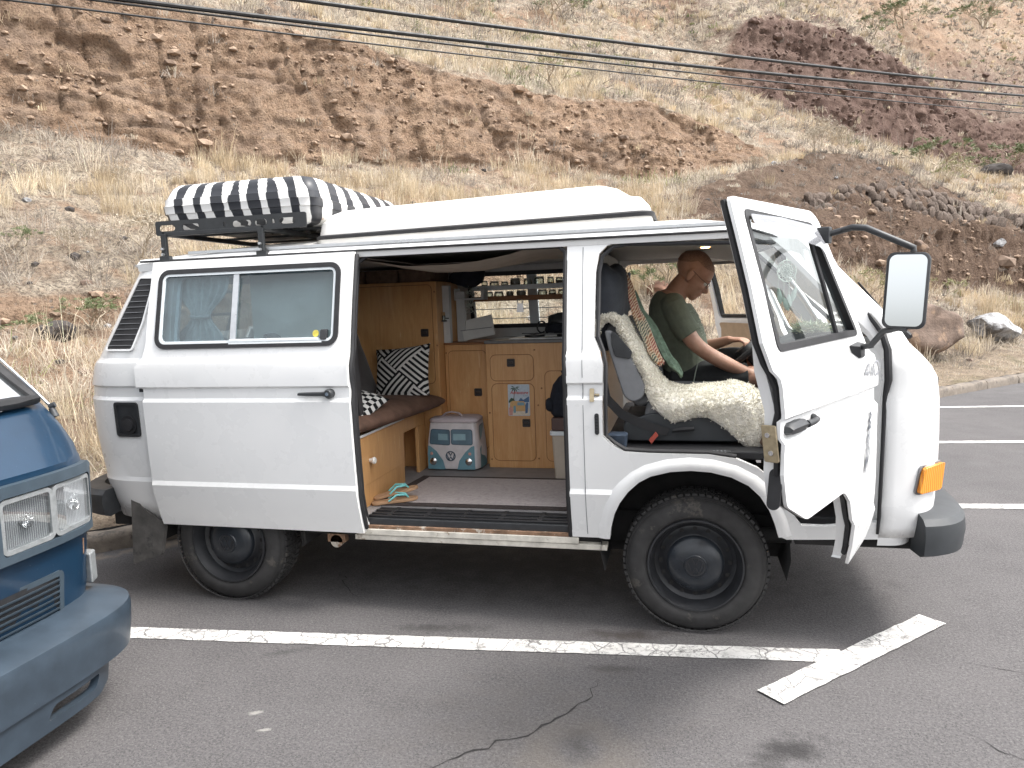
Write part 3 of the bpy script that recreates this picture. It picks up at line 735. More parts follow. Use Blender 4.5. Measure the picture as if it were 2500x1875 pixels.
# ------------------------------------------------------------------ body surface of the white van
PZ = [.36, .44, .55, .655, .668, .692, .80, .95, 1.10, 1.118, 1.136, 1.186, 1.198, 1.295, 1.322, 1.345, 1.40, 1.60, 1.80, 1.87, 2.2]
PW = [.815, .845, .880, .903, .906, .899, .907, .914, .920, .922, .908, .908, .923, .923, .919, .899, .889, .846, .795, .776, .70]
CREASES = (.655, .668, .692, 1.118, 1.136, 1.186, 1.198, 1.295, 1.322, 1.345)
def hw(z): return float(np.interp(z, PZ, PW))
def sideR(x, z, d=0): return (x, -(hw(z) - d), z)
def sideL(x, z, d=0): return (x, hw(z) - d, z)
GUT = 1.862
van = thing('camper_van', (-1.23, 0, 0), 'white camper van with its sliding door and front door open', 'van')

# fixed right side: quarter behind the slid door, B pillar with sill and arch, strip over the doors
arch_r = [(-2.46 + .42 * cos(a), .36 + .42 * sin(a)) for a in np.linspace(0.18, pi - .18, 13)]
out_q = [(-2.75, .45)] + [p for p in reversed(arch_r) if p[0] > -2.74] + [(-1.645, .45), (-1.645, 1.835), (-2.75, 1.835)]
win_q = rrect(-2.70, -1.74, 1.40, 1.785, .05)
obj('quarter_panel', panel(out_q, [win_q], sideR, .09, CREASES, .03), WP, van, sharp=13)
arch_f = [(-.40, .44), (-.392, .50), (-.373, .575), (-.345, .635), (-.305, .69), (-.255, .737), (-.200, .768), (-.11, .792), (-.02, .800), (.07, .794), (.16, .772), (.235, .734), (.285, .685), (.325, .62), (.352, .55), (.37, .485)]
sill_top = [(.775, .575), (.56, .545), (.46, .545), (.42, .60), (.385, .68), (.335, .755), (.27, .81), (.18, .850), (.06, .868), (-.20, .870), (-.315, .876), (-.37, .905), (-.412, .945)]
out_b = [(-.575, .44)] + arch_f + [(.40, .47), (.775, .49)] + sill_top + [(-.412, 1.10), (-.405, 1.28), (-.42, 1.34), (-.445, 1.40), (-.44, 1.70), (-.425, 1.785), (-.39, 1.822), (-.34, 1.835), (-.575, 1.835)]
obj('pillar_panel', panel(out_b, [], sideR, .06, CREASES, .035), WP, van, sharp=13)
# flared lip round the front arch
lip = MB(); rg = []
for (x, z) in arch_f:
    cx, cz = -.012, .42; d_ = Vector((x - cx, 0, z - cz)).normalized(); y = -hw(z)
    rg.append([(x + d_.x * a, y + b, z + d_.z * a) for a, b in ((-.006, .05), (-.006, -.012), (.012, -.018), (.04, -.012), (.062, .004), (.06, .02))])
lip.rings(rg); obj('wheel_arch_lip', lip, WP, van, sharp=50)
for sgn, nm in ((-1, 'R'), (1, 'L')):
    strip_ = MB()
    prof = [(.790, 1.828), (.797, 1.850), (.800, 1.866), (.784, 1.880), (.770, 1.893), (.745, 1.890), (.76, 1.828)]
    rg = []
    for x in (-2.93, -2.4, -1.6, -.8, 0, .25, .36): rg.append([(x, sgn * (y - (.02 if x > .3 else 0)), z - (.035 if x > .3 else 0) - (.02 if x < -2.9 else 0)) for y, z in prof])
    strip_.rings(rg); obj('roof_side_rail', strip_, WP, van, sharp=30)
    gs = MB(); gs.tube([(x, sgn * (.8035 - (.02 if x > .3 else 0)), 1.8595 - (.035 if x > .3 else 0)) for x in (-2.905, -2.88, -2.0, -1, 0, .25, .36)], .0062, 6); obj('gutter_seal', gs, RB, van)
    ch = MB(); ch.bar((-2.62, sgn * .779, 1.8955), (.25, sgn * .779, 1.8955), .012, .016); obj('rain_channel', ch, MATS['alu'], van, bevel=.002)
# left side with its window and door openings
win_l1 = rrect(-2.72, -1.72, 1.40, 1.785, .05); win_l2 = rrect(-1.53, -.64, 1.40, 1.785, .05)
door_open = roundpoly([(.775, .575), (.46, .545), (.335, .755), (.06, .868), (-.315, .876), (-.412, .945), (-.405, 1.30), (-.445, 1.40), (-.43, 1.80), (.36, 1.80), (.775, 1.33)], .05)
out_l = [(-2.75, .45)] + [p for p in reversed(arch_r) if p[0] > -2.74] + [(-.575, .44)] + arch_f + [(.40, .47), (.80, .49), (.80, 1.36), (.40, 1.835), (-2.75, 1.835)]
obj('far_side_panel', panel(out_l, [win_l1, win_l2, door_open], sideL, .1, (1.2,), .03), WP, van)
# wraps round the rear and the front
XRZ = [.40, .65, .93, 1.17, 1.30, 1.56, 1.86]; XR = [-3.34, -3.38, -3.42, -3.42, -3.38, -3.22, -3.02]
def wrap(x0, xe, p, z, n=40):
    h = hw(z); out = []
    for i in range(n + 1):
        a = -pi / 2 + pi * i / n                            # superellipse in plan
        y = h * math.copysign(abs(sin(a)) ** (2 / p), sin(a)); x = x0 + (xe - x0) * abs(cos(a)) ** (2 / p)
        out.append((x, y, z))
    return out
zz = [.44, .55, .655, .668, .692, .80, .95, 1.10, 1.118, 1.136, 1.186, 1.198, 1.295, 1.322, 1.345, 1.36, 1.45, 1.60, 1.72, 1.775, 1.845]
rb = MB(); rb.rings([wrap(-2.745, float(np.interp(z, XRZ, XR)), 4.2, z) for z in zz], close=False, cap=False)
def facec(f, v): return [sum(v[i][a] for i in f) / len(f) for a in range(3)]
tg = MB(); tg.v = list(rb.v); tg.f = [f for f in rb.f if 1.36 < facec(f, rb.v)[2] < 1.775 and abs(facec(f, rb.v)[1]) < .70]
rb.f = [f for f in rb.f if f not in set(tg.f)]; rb.mi = [0] * len(rb.f); tg.mi = [0] * len(tg.f)
obj('rear_wrap', rb, WP, van, solid=.02, sharp=20)
tg.v, tg.f = (lambda u: ([tg.v[i] for i in u], [tuple(u.index(i) for i in f) for f in tg.f]))(sorted({i for f in tg.f for i in f}))
tgo = obj('tailgate_window', tg, MATS['clear_glass'], van)
XFZ = [.46, .60, .80, 1.00, 1.18, 1.24, 1.30, 1.345, 1.39]; XF = [1.07, 1.09, 1.10, 1.10, 1.09, 1.052, .993, .940, .890]
fz = [.50, .55, .60, .655, .70, .80, .95, 1.10, 1.19, 1.24, 1.29, 1.335, 1.375]
fb = MB(); fb.rings([wrap(.775, float(np.interp(z, XFZ, XF)), 3.4, z, 64) for z in fz], close=False, cap=False)
obj('front_panel', fb, WP, van, solid=.02)
# roof skin
def roof_sec(x, h, zg, hw_=.772, n=22):
    return [(x, hw_ * (2 * i / n - 1), zg + h * (1 - abs(2 * i / n - 1) ** 2.6)) for i in range(n + 1)]
rf = MB(); rf.rings([roof_sec(-3.005, .02, 1.836, .70), roof_sec(-2.985, .04, 1.846, .745), roof_sec(-2.93, .062, 1.857, .776), roof_sec(-2.75, .075, 1.872), roof_sec(-2.3, .085, 1.885), roof_sec(-1.2, .09, 1.888), roof_sec(0, .088, 1.886), roof_sec(.15, .075, 1.878), roof_sec(.28, .055, 1.862, .765), roof_sec(.36, .035, 1.842, .752), roof_sec(.40, .02, 1.825, .74)], close=False, cap=False)
obj('roof', rf, MATS['roof_paint'], van, solid=.015)
# raised roof lid with a dark seal round its foot
def lid_ring(x, hy, zb, zt, t):
    pass
LX0, LX1 = -1.93, -.19
def lid_loop(inx0, inx1, iny, z, zf=0):
    r_ = .06; pts = rrect(LX0 + inx0, LX1 - inx1, -.665 + iny, .665 - iny, r_, 4)
    return [(x, y, z + zf * (x - LX0) / (LX1 - LX0)) for x, y in pts]
lid = MB(); lid.rings([lid_loop(0, 0, 0, 1.955, .03), lid_loop(.005, .012, .005, 1.985, .03), lid_loop(.01, .05, .012, 2.022, .035), lid_loop(.02, .10, .022, 2.030, .037), lid_loop(.05, .16, .05, 2.065, .045), lid_loop(.09, .23, .10, 2.088, .05), lid_loop(.16, .30, .20, 2.098, .052)])
obj('roof_lid', lid, MATS['roof_paint'], van, sharp=35)
ls = MB(); ls.rings([lid_loop(-.012, -.012, -.012, 1.935, .027), lid_loop(-.014, -.014, -.014, 1.950, .030), lid_loop(-.004, -.004, -.004, 1.957, .031)]); obj('lid_seal', ls, RB, van)
lb = MB(); lb.rings([lid_loop(-.006, .0, 0, 1.88, .01), lid_loop(-.01, .0, -.002, 1.938, .028)]); obj('lid_frame', lb, MATS['roof_paint'], van)

# ------------------------------------------------------------------ windscreen, pillars
for sgn in (-1, 1):
    ap = MB()
    A = [Vector((.83, sgn * .868, 1.30)), Vector((.77, sgn * .86, 1.40)), Vector((.60, sgn * .825, 1.585)), Vector((.45, sgn * .79, 1.755)), Vector((.345, sgn * .765, 1.855))]
    rg = []
    for i, p in enumerate(A):
        rg.append([p + Vector(q) for q in ((-.055, 0, -.02), (-.05, sgn * .012, .0), (.02, sgn * .012, .03), (.055, -sgn * .02, .045), (.03, -sgn * .05, .02), (-.03, -sgn * .04, -.02))])
    ap.rings(rg); obj('windscreen_pillar', ap, WP, van, sharp=35)
ws = MB(); W_ = []
for i in range(7):
    t = i / 6; x = .895 + (.40 - .895) * t; z = 1.375 + (1.845 - 1.375) * t; hy = .80 - .07 * t
    W_.append([(x + .05 * (1 - (2 * j / 16 - 1) ** 2), hy * (2 * j / 16 - 1), z) for j in range(17)])
ws.rings(W_, close=False, cap=False); obj('windscreen', ws, MATS['clear_glass'], van)
wsl = MB(); loop = [Vector(p) for p in W_[0]] + [Vector(r_[-1]) for r_ in W_[1:]] + [Vector(p) for p in reversed(W_[-1][:-1])] + [Vector(r_[0]) for r_ in reversed(W_[1:-1])]
wsl.tube(loop + loop[:1], .013, 6); obj('windscreen_seal', wsl, RB, van)
for y0 in (-.55, .05):
    wp = MB(); wp.tube([(.99, y0 + .3, 1.335), (.955, y0 + .22, 1.385)], .008, 6); wp.tube([(.955, y0 + .22, 1.385), (.79, y0 - .05, 1.535)], .006, 6); wp.tube([(.93, y0 + .1, 1.41), (.70, y0 - .2, 1.61)], .005, 6)
    obj('windscreen_wiper', wp, RB, van)
# front lamp, grilles, bumpers
grl = MB()
for (z0, z1, x) in ((1.03, 1.17, 1.085), (.72, .90, 1.085)):
    grl.box(x - .03, x + .018, -.52, .52, z0, z1)
obj('front_grille', grl, BP, van, bevel=.006)
for sgn in (-1, 1):
    hl = MB(); hl.lathe([(.001, .02), (.06, .018), (.085, .008), (.092, -.02)], 20, 'X', (1.055, sgn * .50, .98)); obj('headlamp', hl, MATS['chrome'], van)
def wrapfn(x0, p):
    """lays (arc, z) onto the front wrap of the body; arc is the X position on the side"""
    def f(x, z, d=0):
        xe = float(np.interp(z, XFZ, XF)); t = min(.9995, max(0, (x - x0) / (xe - x0))); h = hw(z)
        y = h * (1 - t ** p) ** (1 / p); eps = 1e-3; t2 = min(.9999, t + eps); y2 = h * (1 - t2 ** p) ** (1 / p)
        n_ = Vector((y - y2, (t2 - t) * (xe - x0), 0)).normalized() if t2 > t else Vector((1, 0, 0))
        return Vector((x, -y, z)) - Vector((n_.x, -n_.y, 0)) * d
    return f
FW = wrapfn(.775, 3.4)
ind = roundpoly([(.910, .710), (1.015, .710), (1.036, .822), (.928, .822)], .012)
ib = MB(); ib.prism(scaled(ind, -.008), lambda x, z: FW(x, z, .01), lambda x, z: FW(x, z, -.010)); ii = obj('indicator_housing', ib, MATS['grey_plastic'], van, sharp=60)
il = MB(); il.prism(ind, lambda x, z: FW(x, z, -.008), lambda x, z: FW(x, z, -.030)); obj('indicator_lens', il, MATS['amber_lens'], ii, bevel=.004)
# front bumper: moulded, wrapping the corner
def bumper_ring(x, y, nrm, pr):
    return [(x + nrm[0] * a, y + nrm[1] * a, z) for a, z in pr]
bprof = [(-.03, .435), (.055, .430), (.085, .445), (.095, .52), (.090, .575), (.070, .600), (.03, .615), (-.03, .618)]
def bump_loop(x0, xe, hyy, p, a0, a1, n):
    out = []
    for i in range(n + 1):
        a = a0 + (a1 - a0) * i / n; sx = abs(cos(a)) ** (2 / p); sy = math.copysign(abs(sin(a)) ** (2 / p), sin(a))
        out.append((x0 + (xe - x0) * sx, hyy * sy))
    return out
pl = bump_loop(.78, 1.115, .845, 4.4, -pi / 2 + .16, pi / 2 - .16, 44)
bm = MB(); rg = []
for i, (x, y) in enumerate(pl):
    a = pl[max(0, i - 1)]; b = pl[min(len(pl) - 1, i + 1)]; t = Vector((b[0] - a[0], b[1] - a[1])).normalized(); nrm = (t.y, -t.x)
    rg.append(bumper_ring(x, y, nrm, bprof))
bm.rings(rg); obj('front_bumper', bm, MATS['bumper_grey'], van, sharp=28)
pl = bump_loop(-3.05, -3.50, .85, 3.4, -pi / 2 + .13, pi / 2 - .13, 44)
rb2 = MB(); rg = []
rprof = [(-.04, .47), (.03, .455), (.065, .475), (.075, .54), (.07, .585), (.045, .61), (-.04, .615)]
for i, (x, y) in enumerate(pl):
    a = pl[max(0, i - 1)]; b = pl[min(len(pl) - 1, i + 1)]; t = Vector((b[0] - a[0], b[1] - a[1])).normalized(); nrm = (-t.y, t.x)
    rg.append(bumper_ring(x, y, nrm, rprof))
rb2.rings(rg); obj('rear_bumper', rb2, BP, van, sharp=28)
# apron bumper upper: filler in painted metal between panel and bumper
fa = MB(); fa.rings([wrap(.775, .99, 3.4, z, 40) for z in (.46, .50)], close=False, cap=False); obj('front_apron', fa, WP, van)

# rear quarter: air intake grille, fuel flap
def RWf(x, z, d=0):
    x0 = -2.745; xe = float(np.interp(z, XRZ, XR)); p = 4.2; t = min(.999, max(0., (x0 - x) / (x0 - xe))); h = hw(z)
    y = h * (1 - t ** p) ** (1 / p); t2 = t + 1e-3; y2 = h * max(0, 1 - t2 ** p) ** (1 / p)
    nrm = Vector((-(y - y2), -(1e-3) * (x0 - xe), 0)).normalized()      # outward: -x, -y
    return Vector((x, -y, z)) - nrm * d
vent = roundpoly([(-3.113, 1.395), (-2.93, 1.395), (-2.872, 1.535), (-2.82, 1.768), (-2.912, 1.772)], .012)
vb = MB(); vb.prism(vent, lambda x, z: RWf(x, z, .02), lambda x, z: RWf(x, z, -.011)); vo = obj('air_intake', vb, RB, van)
for i in range(12):
    z = 1.413 + .0292 * i; xs_ = []
    for a, b in zip(vent, vent[1:] + vent[:1]):
        if (a[1] - z) * (b[1] - z) < 0: xs_.append(a[0] + (b[0] - a[0]) * (z - a[1]) / (b[1] - a[1]))
    if len(xs_) >= 2:
        sb = MB(); sb.prism([(min(xs_) + .008, z), (max(xs_) - .008, z), (max(xs_) - .008, z + .0028), (min(xs_) + .008, z + .0028)], lambda x, z: RWf(x, z, .0), lambda x, z: RWf(x, z, -.0145)); obj('slat', sb, MATS['grey_plastic'], vo, smooth=False)
vf = MB(); o1 = scaled(vent, -.010); vf = ribbon(o1, vent, RWf, -.016, .004); obj('intake_frame', vf, WP, vo, sharp=50)
ff = rrect(-3.057, -2.907, .923, 1.106, .014); fo = MB(); fo.prism(ff, lambda x, z: RWf(x, z, .02), lambda x, z: RWf(x, z, -.003)); fp = obj('fuel_flap', fo, BP, van)
obj('flap_frame', ribbon(scaled(ff, -.003), scaled(ff, .012), RWf, -.010, .0), BP, fp, sharp=50)
fc = MB(); p_ = RWf(-2.975, .985, -.002); fc.lathe([(.052, 0), (.05, -.008), (.034, -.006), (.032, -.016), (.001, -.018)], 20, 'Y', p_); obj('fuel_cap', fc, RB, fp)
mf = MB(); mfp = roundpoly([(-3.045, .65), (-3.075, .18), (-2.885, .245), (-2.845, .41), (-2.985, .515)], .012)
mf.prism(mfp, lambda x, z: (x, -.87, z), lambda x, z: (x + .006, -.852, z)); simple('dusty_rubber', (.085, .080, .075), .9, .35, 14, .3, wear=(.05, .048, .047, 1), wearlo=.55); obj('mud_flap', mf, MATS['dusty_rubber'], van, bevel=.003)

# underside and wheel houses
ub = MB(); ub.box(-3.25, -2.9, -.78, .78, .38, .50); ub.box(-2.03, -.44, -.80, .80, .385, .455); ub.box(.45, 1.0, -.76, .76, .42, .55); ub.box(-2.9, -2.03, -.58, .58, .34, .50); ub.box(-.44, .45, -.58, .58, .34, .50)
obj('underbody', ub, MATS['underbody'], van, smooth=False)
for sgn in (-1, 1):
    wh = MB(); rg = []
    for y in (.54, .86):
        rg.append([(.43 * cos(a) - .01, sgn * y, .40 + .41 * sin(a)) for a in np.linspace(-.3, pi + .3, 17)])
    wh.rings(rg, close=False, cap=False); wh.add([p for p in rg[0]], [tuple(range(17))]); obj('wheel_house', wh, MATS['underbody'], van)
    wh = MB(); rg = []
    for y in (.54, .84):
        rg.append([(.43 * cos(a) - 2.46, sgn * y, .36 + .42 * sin(a)) for a in np.linspace(-.1, pi + .1, 15)])
    wh.rings(rg, close=False, cap=False); wh.add([p for p in rg[0]], [tuple(range(15))]); obj('wheel_house', wh, MATS['underbody'], van)
ax = MB()
for x in (0, -2.46): ax.tube([(x, -.70, .33), (x, .70, .33)], .045, 10); ax.bar((x - .25, -.5, .36), (x + .25, -.5, .36), .05, .06); ax.bar((x - .25, .5, .36), (x + .25, .5, .36), .05, .06)
ax.tube([(-.2, -.55, .30), (.35, -.66, .42), (.42, -.66, .43)], .03, 8); ax.tube([(.30, -.70, .44), (.44, -.70, .44)], .035, 10)
ax.tube([(-1.95, -.25, .33), (-1.2, -.25, .30), (-.5, -.2, .33)], .05, 8)
obj('axle', ax, MATS['underbody'], van)
jk = MB(); jk.box(-1.90, -1.80, -.80, -.76, .34, .42); jk.lathe([(.001, -.02), (.035, -.02), (.035, .02), (.001, .02)], 14, 'Y', (-1.85, -.78, .345)); obj('jacking_bracket', jk, MATS['rusty'], van)

# wheels
def wheel(x, sgn, R_=.33):
    y0 = sgn * .862; q = -sgn
    W = MB(); hb = .100
    prof = [(.205, 2 * hb - .02), (.25, 2 * hb), (.30, 2 * hb - .006), (R_ - .012, 2 * hb - .022), (R_, 2 * hb - .045), (R_, .052), (R_ - .012, .026), (.300, .006), (.262, -.004), (.236, -.004), (.222, .006), (.212, .022)]
    W.lathe([(r_, q * h_) for r_, h_ in prof], 56, 'Y', (x, y0, R_))
    t = obj('wheel', W, MATS['tyre'], van, sharp=50); t['label'] = 'tyre and wheel'
    # tread blocks
    TB = MB(); nb = 64
    for i in range(nb):
        a = 2 * pi * i / nb
        for row, (ya, yb) in enumerate(((.030, .068), (.074, .098), (.102, .126), (.132, .170))):
            aa = a + (row % 2) * pi / nb; da = pi / nb * .72
            vs = []
            for rr in (R_ - .006, R_ + .006):
                for yy in (ya, yb):
                    for d_ in (-da, da): vs.append((x + rr * cos(aa + d_), y0 + q * yy, R_ + rr * sin(aa + d_)))
            TB.add(vs, [(4, 5, 7, 6), (0, 1, 5, 4), (2, 6, 7, 3), (0, 4, 6, 2), (1, 3, 7, 5)])
    obj('tread', TB, MATS['tyre'], t, smooth=False)
    sw = MB()
    for rr in (.318, .272): sw.lathe([(rr - .002, q * .0035), (rr, q * -.001), (rr + .002, q * .0045)], 56, 'Y', (x, y0, R_))
    obj('sidewall_ridge', sw, MATS['tyre'], t)
    rim = MB(); rim.lathe([(.222, q * .004), (.219, q * -.006), (.212, q * -.006), (.206, q * .010), (.196, q * .030), (.188, q * .060), (.170, q * .072), (.150, q * .064), (.138, q * .046), (.128, q * .040), (.10, q * .038), (.001, q * .038)], 48, 'Y', (x, y0, R_)); obj('rim', rim, MATS['steel_black'], t, sharp=35)
    for i in range(16):
        vh = MB(); a = 2 * pi * i / 16; c_ = (x + .158 * cos(a), y0 + q * .0645, R_ + .158 * sin(a)); vh.lathe([(.001, 0), (.011, 0)], 10, 'Y', c_); obj('vent_hole', vh, MATS['underbody'], t)
    hc = MB(); hc.lathe([(.001, q * -.012), (.05, q * -.011), (.054, q * -.006), (.058, q * -.006), (.09, q * .002), (.118, q * .014), (.130, q * .026), (.134, q * .05)], 44, 'Y', (x, y0, R_)); obj('hub_cap', hc, MATS['hub_plastic'], t, sharp=40)
    em = MB(); c_ = Vector((x, y0 - q * .0125, R_)); rr = .044
    em.lathe([(rr, q * .002), (rr, -q * .003), (rr - .006, -q * .003), (rr - .006, q * .002)], 32, 'Y', c_)
    def st_(a, b): em.bar(c_ + Vector((a[0], -q * .001, a[1])) * 1, c_ + Vector((b[0], -q * .001, b[1])), .005, .006, up=(0, 1, 0))
    for p0, p1 in (((-.016, .034), (0, .004)), ((0, .004), (.016, .034)), ((-.034, .016), (-.016, -.034)), ((-.016, -.034), (0, -.006)), ((0, -.006), (.016, -.034)), ((.016, -.034), (.034, .016))): st_(p0, p1)
    obj('hub_emblem', em, MATS['steel_black'], t)
    return t
for x in (0, -2.46):
    for sgn in (-1, 1): wheel(x, sgn)

# ------------------------------------------------------------------ sliding door, slid back along the outside
DO = .062
def sdoor(x, z, d=0): return (x, -(hw(z) + DO - d), z)
out_s = [(-2.822, .435), (-1.640, .430), (-1.640, 1.852), (-2.792, 1.850), (-2.80, 1.42), (-2.818, 1.345), (-2.852, 1.30), (-2.852, 1.198), (-2.82, 1.186)]
gl_o = rrect(-2.737, -1.700, 1.398, 1.802, .055, 6)
sdm = obj('sliding_door', panel(out_s, [gl_o], sdoor, .085, CREASES, .035), WP, van, sharp=13)
gi = scaled(gl_o, .020)
obj('window_seal', ribbon(scaled(gl_o, -.004), gi, sdoor, -.010, .02), RB, sdm, sharp=60)
gj = scaled(gl_o, .033); obj('window_frame', ribbon(gi, gj, sdoor, -.006, .016), MATS['white_frame'], sdm, sharp=60)
# two panes, the front one sliding behind
pa = MB(); pa = panel([(p) for p in rrect(-2.704, -2.262, 1.431, 1.769, .03)], [], lambda x, z, d: sdoor(x, z, .004), .1); obj('pane', pa, MATS['tint_glass'], sdm)
pb_ = panel([(p) for p in rrect(-2.30, -1.733, 1.431, 1.769, .03)], [], lambda x, z, d: sdoor(x, z, .014), .1); obj('pane', pb_, MATS['tint_glass'], sdm)
mu = MB(); mu.prism([(-2.30, 1.43), (-2.268, 1.43), (-2.268, 1.77), (-2.30, 1.77)], lambda x, z: sdoor(x, z, .010), lambda x, z: sdoor(x, z, .0)); obj('mullion', mu, MATS['alu'], sdm)
mu = MB(); mu.prism([(-2.30, 1.425), (-1.80, 1.425), (-1.80, 1.437), (-2.30, 1.437)], lambda x, z: sdoor(x, z, .012), lambda x, z: sdoor(x, z, -.008)); mu.prism([(-2.30, 1.412), (-1.78, 1.412), (-1.78, 1.418), (-2.30, 1.418)], lambda x, z: sdoor(x, z, .012), lambda x, z: sdoor(x, z, -.010)); obj('window_track', mu, MATS['white_frame'], sdm)
wl = MB(); wl.prism(rrect(-1.79, -1.755, 1.425, 1.475, .008), lambda x, z: sdoor(x, z, .012), lambda x, z: sdoor(x, z, -.012)); obj('window_latch', wl, BP, sdm, bevel=.003)
stk = MB(); stk.prism([(-1.825 + .017 * cos(a), 1.455 + .017 * sin(a)) for a in np.linspace(0, 2 * pi, 20, endpoint=False)], lambda x, z: sdoor(x, z, .0125), lambda x, z: sdoor(x, z, .0115)); simple('yellow_sticker', (.60, .50, .08), .5, .2, 60); obj('round_sticker', stk, MATS['yellow_sticker'], sdm)
hd = MB(); hd.rings([[(x, y_ - hw(1.16) - DO, 1.158 + z_) for y_, z_ in ((-.018, -h_), (-.032, -h_ * .6), (-.032, h_ * .6), (-.018, h_))] for x, h_ in ((-1.905, .008), (-1.86, .010), (-1.78, .011), (-1.755, .014))]); hd.lathe([(.001, -.036), (.018, -.036), (.024, -.024), (.024, .0)], 20, 'Y', (-1.742, -hw(1.16) - DO, 1.160)); ho = obj('door_handle', hd, BP, sdm, sharp=50)
lk = MB(); lk.lathe([(.001, -.040), (.009, -.040), (.009, -.034)], 14, 'Y', (-1.742, -hw(1.16) - DO, 1.160)); obj('lock_cylinder', lk, MATS['chrome'], ho)
es = MB(); es.tube([sdoor(-1.632, z, .03) for z in np.linspace(.45, 1.84, 24)], .011, 6); obj('door_seal', es, RB, sdm)
rl = MB(); rl.prism([(-2.862, 1.168), (-2.82, 1.168), (-2.82, 1.186), (-2.862, 1.186)], lambda x, z: sdoor(x, z, .075), lambda x, z: sdoor(x, z, .02)); obj('door_roller', rl, BP, sdm)
rail_ = MB(); rail_.bar((-2.80, -hw(1.16) - .002, 1.16), (-1.66, -hw(1.16) - .002, 1.16), .006, .03); obj('door_rail', rail_, BP, van)
# black seal round the opening
ol = MB(); ol.tube([sideR(-1.655, .47, .03)] + [sideR(-1.648, z, .02) for z in np.linspace(.55, 1.80, 16)] + [sideR(-1.6, 1.833, .02), sideR(-1.1, 1.835, .02), sideR(-.62, 1.833, .02), sideR(-.584, 1.80, .012)] + [sideR(-.583, z, .006) for z in np.linspace(1.75, .50, 18)] + [sideR(-.585, .44, .01)], .012, 6)
obj('opening_seal', ol, RB, van)
for x0 in (-.500,):
    kn = MB(); kn.tube([sideR(x0, z, .0005) for z in np.linspace(.46, 1.82, 40)], .0022, 5); obj('pillar_seam', kn, MATS['grey_plastic'], van)
# step and sill
sp = MB(); sp.box(-1.66, -.56, -.80, -.62, .468, .488); st_o = obj('step_tread', sp, RB, van, bevel=.004)
for i, y in enumerate((-.795, -.755, -.70)):
    q = MB(); q.box(-1.655, -.565, y - .008, y + .008, .488, .497); obj('rib', q, RB, st_o, bevel=.003)
for x in np.arange(-1.55, -.6, .2):
    q = MB(); q.box(x - .012, x + .012, -.795, -.64, .489, .4945); obj('rib', q, RB, st_o, bevel=.002)
sp = MB(); sp.box(-1.66, -.56, -.818, -.802, .44, .485); obj('step_edge', sp, BP, van, bevel=.004)
sp = MB(); sp.box(-1.66, -.56, -.838, -.819, .43, .452); obj('door_track', sp, MATS['rusty'], van, bevel=.003)
sp = MB(); sp.box(-1.70, -.545, -.850, -.839, .405, .436, None); obj('sill', sp, MATS['sill_dirty'], van, bevel=.003)
sp = MB(); sp.box(-1.72, -.41, -.842, -.78, .375, .402, None); obj('sill_flange', sp, MATS['sill_dirty'], van, bevel=.003)
# ladder fixed outside the tailgate
ld = MB()
for y in (.34, .62): ld.tube([(-3.46, y, .95), (-3.46, y, 1.25), (-3.40, y, 1.42), (-3.24, y, 1.78), (-3.16, y, 1.90)], .013, 8)
ldo = obj('tailgate_ladder', ld, MATS['steel_black'], van)
for z, x in ((1.05, -3.46), (1.22, -3.46), (1.39, -3.42), (1.56, -3.345), (1.72, -3.27)):
    q = MB(); q.tube([(x, .34, z), (x, .62, z)], .011, 8); obj('rung', q, MATS['steel_black'], ldo)
# ------------------------------------------------------------------ front doors, both swung open
HX, HY = .775, .895
def swing(sgn, deg):
    th = radians(deg); c_, s_ = cos(th), sin(th)
    def f(x, z, d=0, along=0):
        """closed door position (x, z), d inwards from the skin -> open position; sgn -1 right, 1 left"""
        y = -(hw(z) - d); dx, dy = x - HX, y + HY
        return Vector((HX + dx * c_ - dy * s_, sgn * (HY - (dx * s_ + dy * c_)), z)) if sgn > 0 else Vector((HX + dx * c_ - dy * s_, -HY + dx * s_ + dy * c_, z))
    return f
door_out = roundpoly([(-.445, 1.872), (-.445, 1.43), (-.405, 1.335), (-.375, 1.21), (-.365, 1.02), (-.325, .91), (-.14, .822), (.245, .832), (.325, .775), (.385, .675), (.435, .565), (.480, .470), (.600, .535), (.650, .60), (.655, .74), (.590, 1.16), (.590, 1.25), (.485, 1.42), (.285, 1.845), (.235, 1.872)],
                     [.03, 0, 0, 0, 0, .02, .03, .03, 0, 0, 0, .005, .02, .02, 0, .02, .02, 0, .02, .02], 3)
door_glass = roundpoly([(-.345, 1.403), (-.365, 1.833), (.205, 1.820), (.425, 1.412)], [.03, .025, .03, .025], 4)
def inset_door(poly, d): return scaled(poly, d)
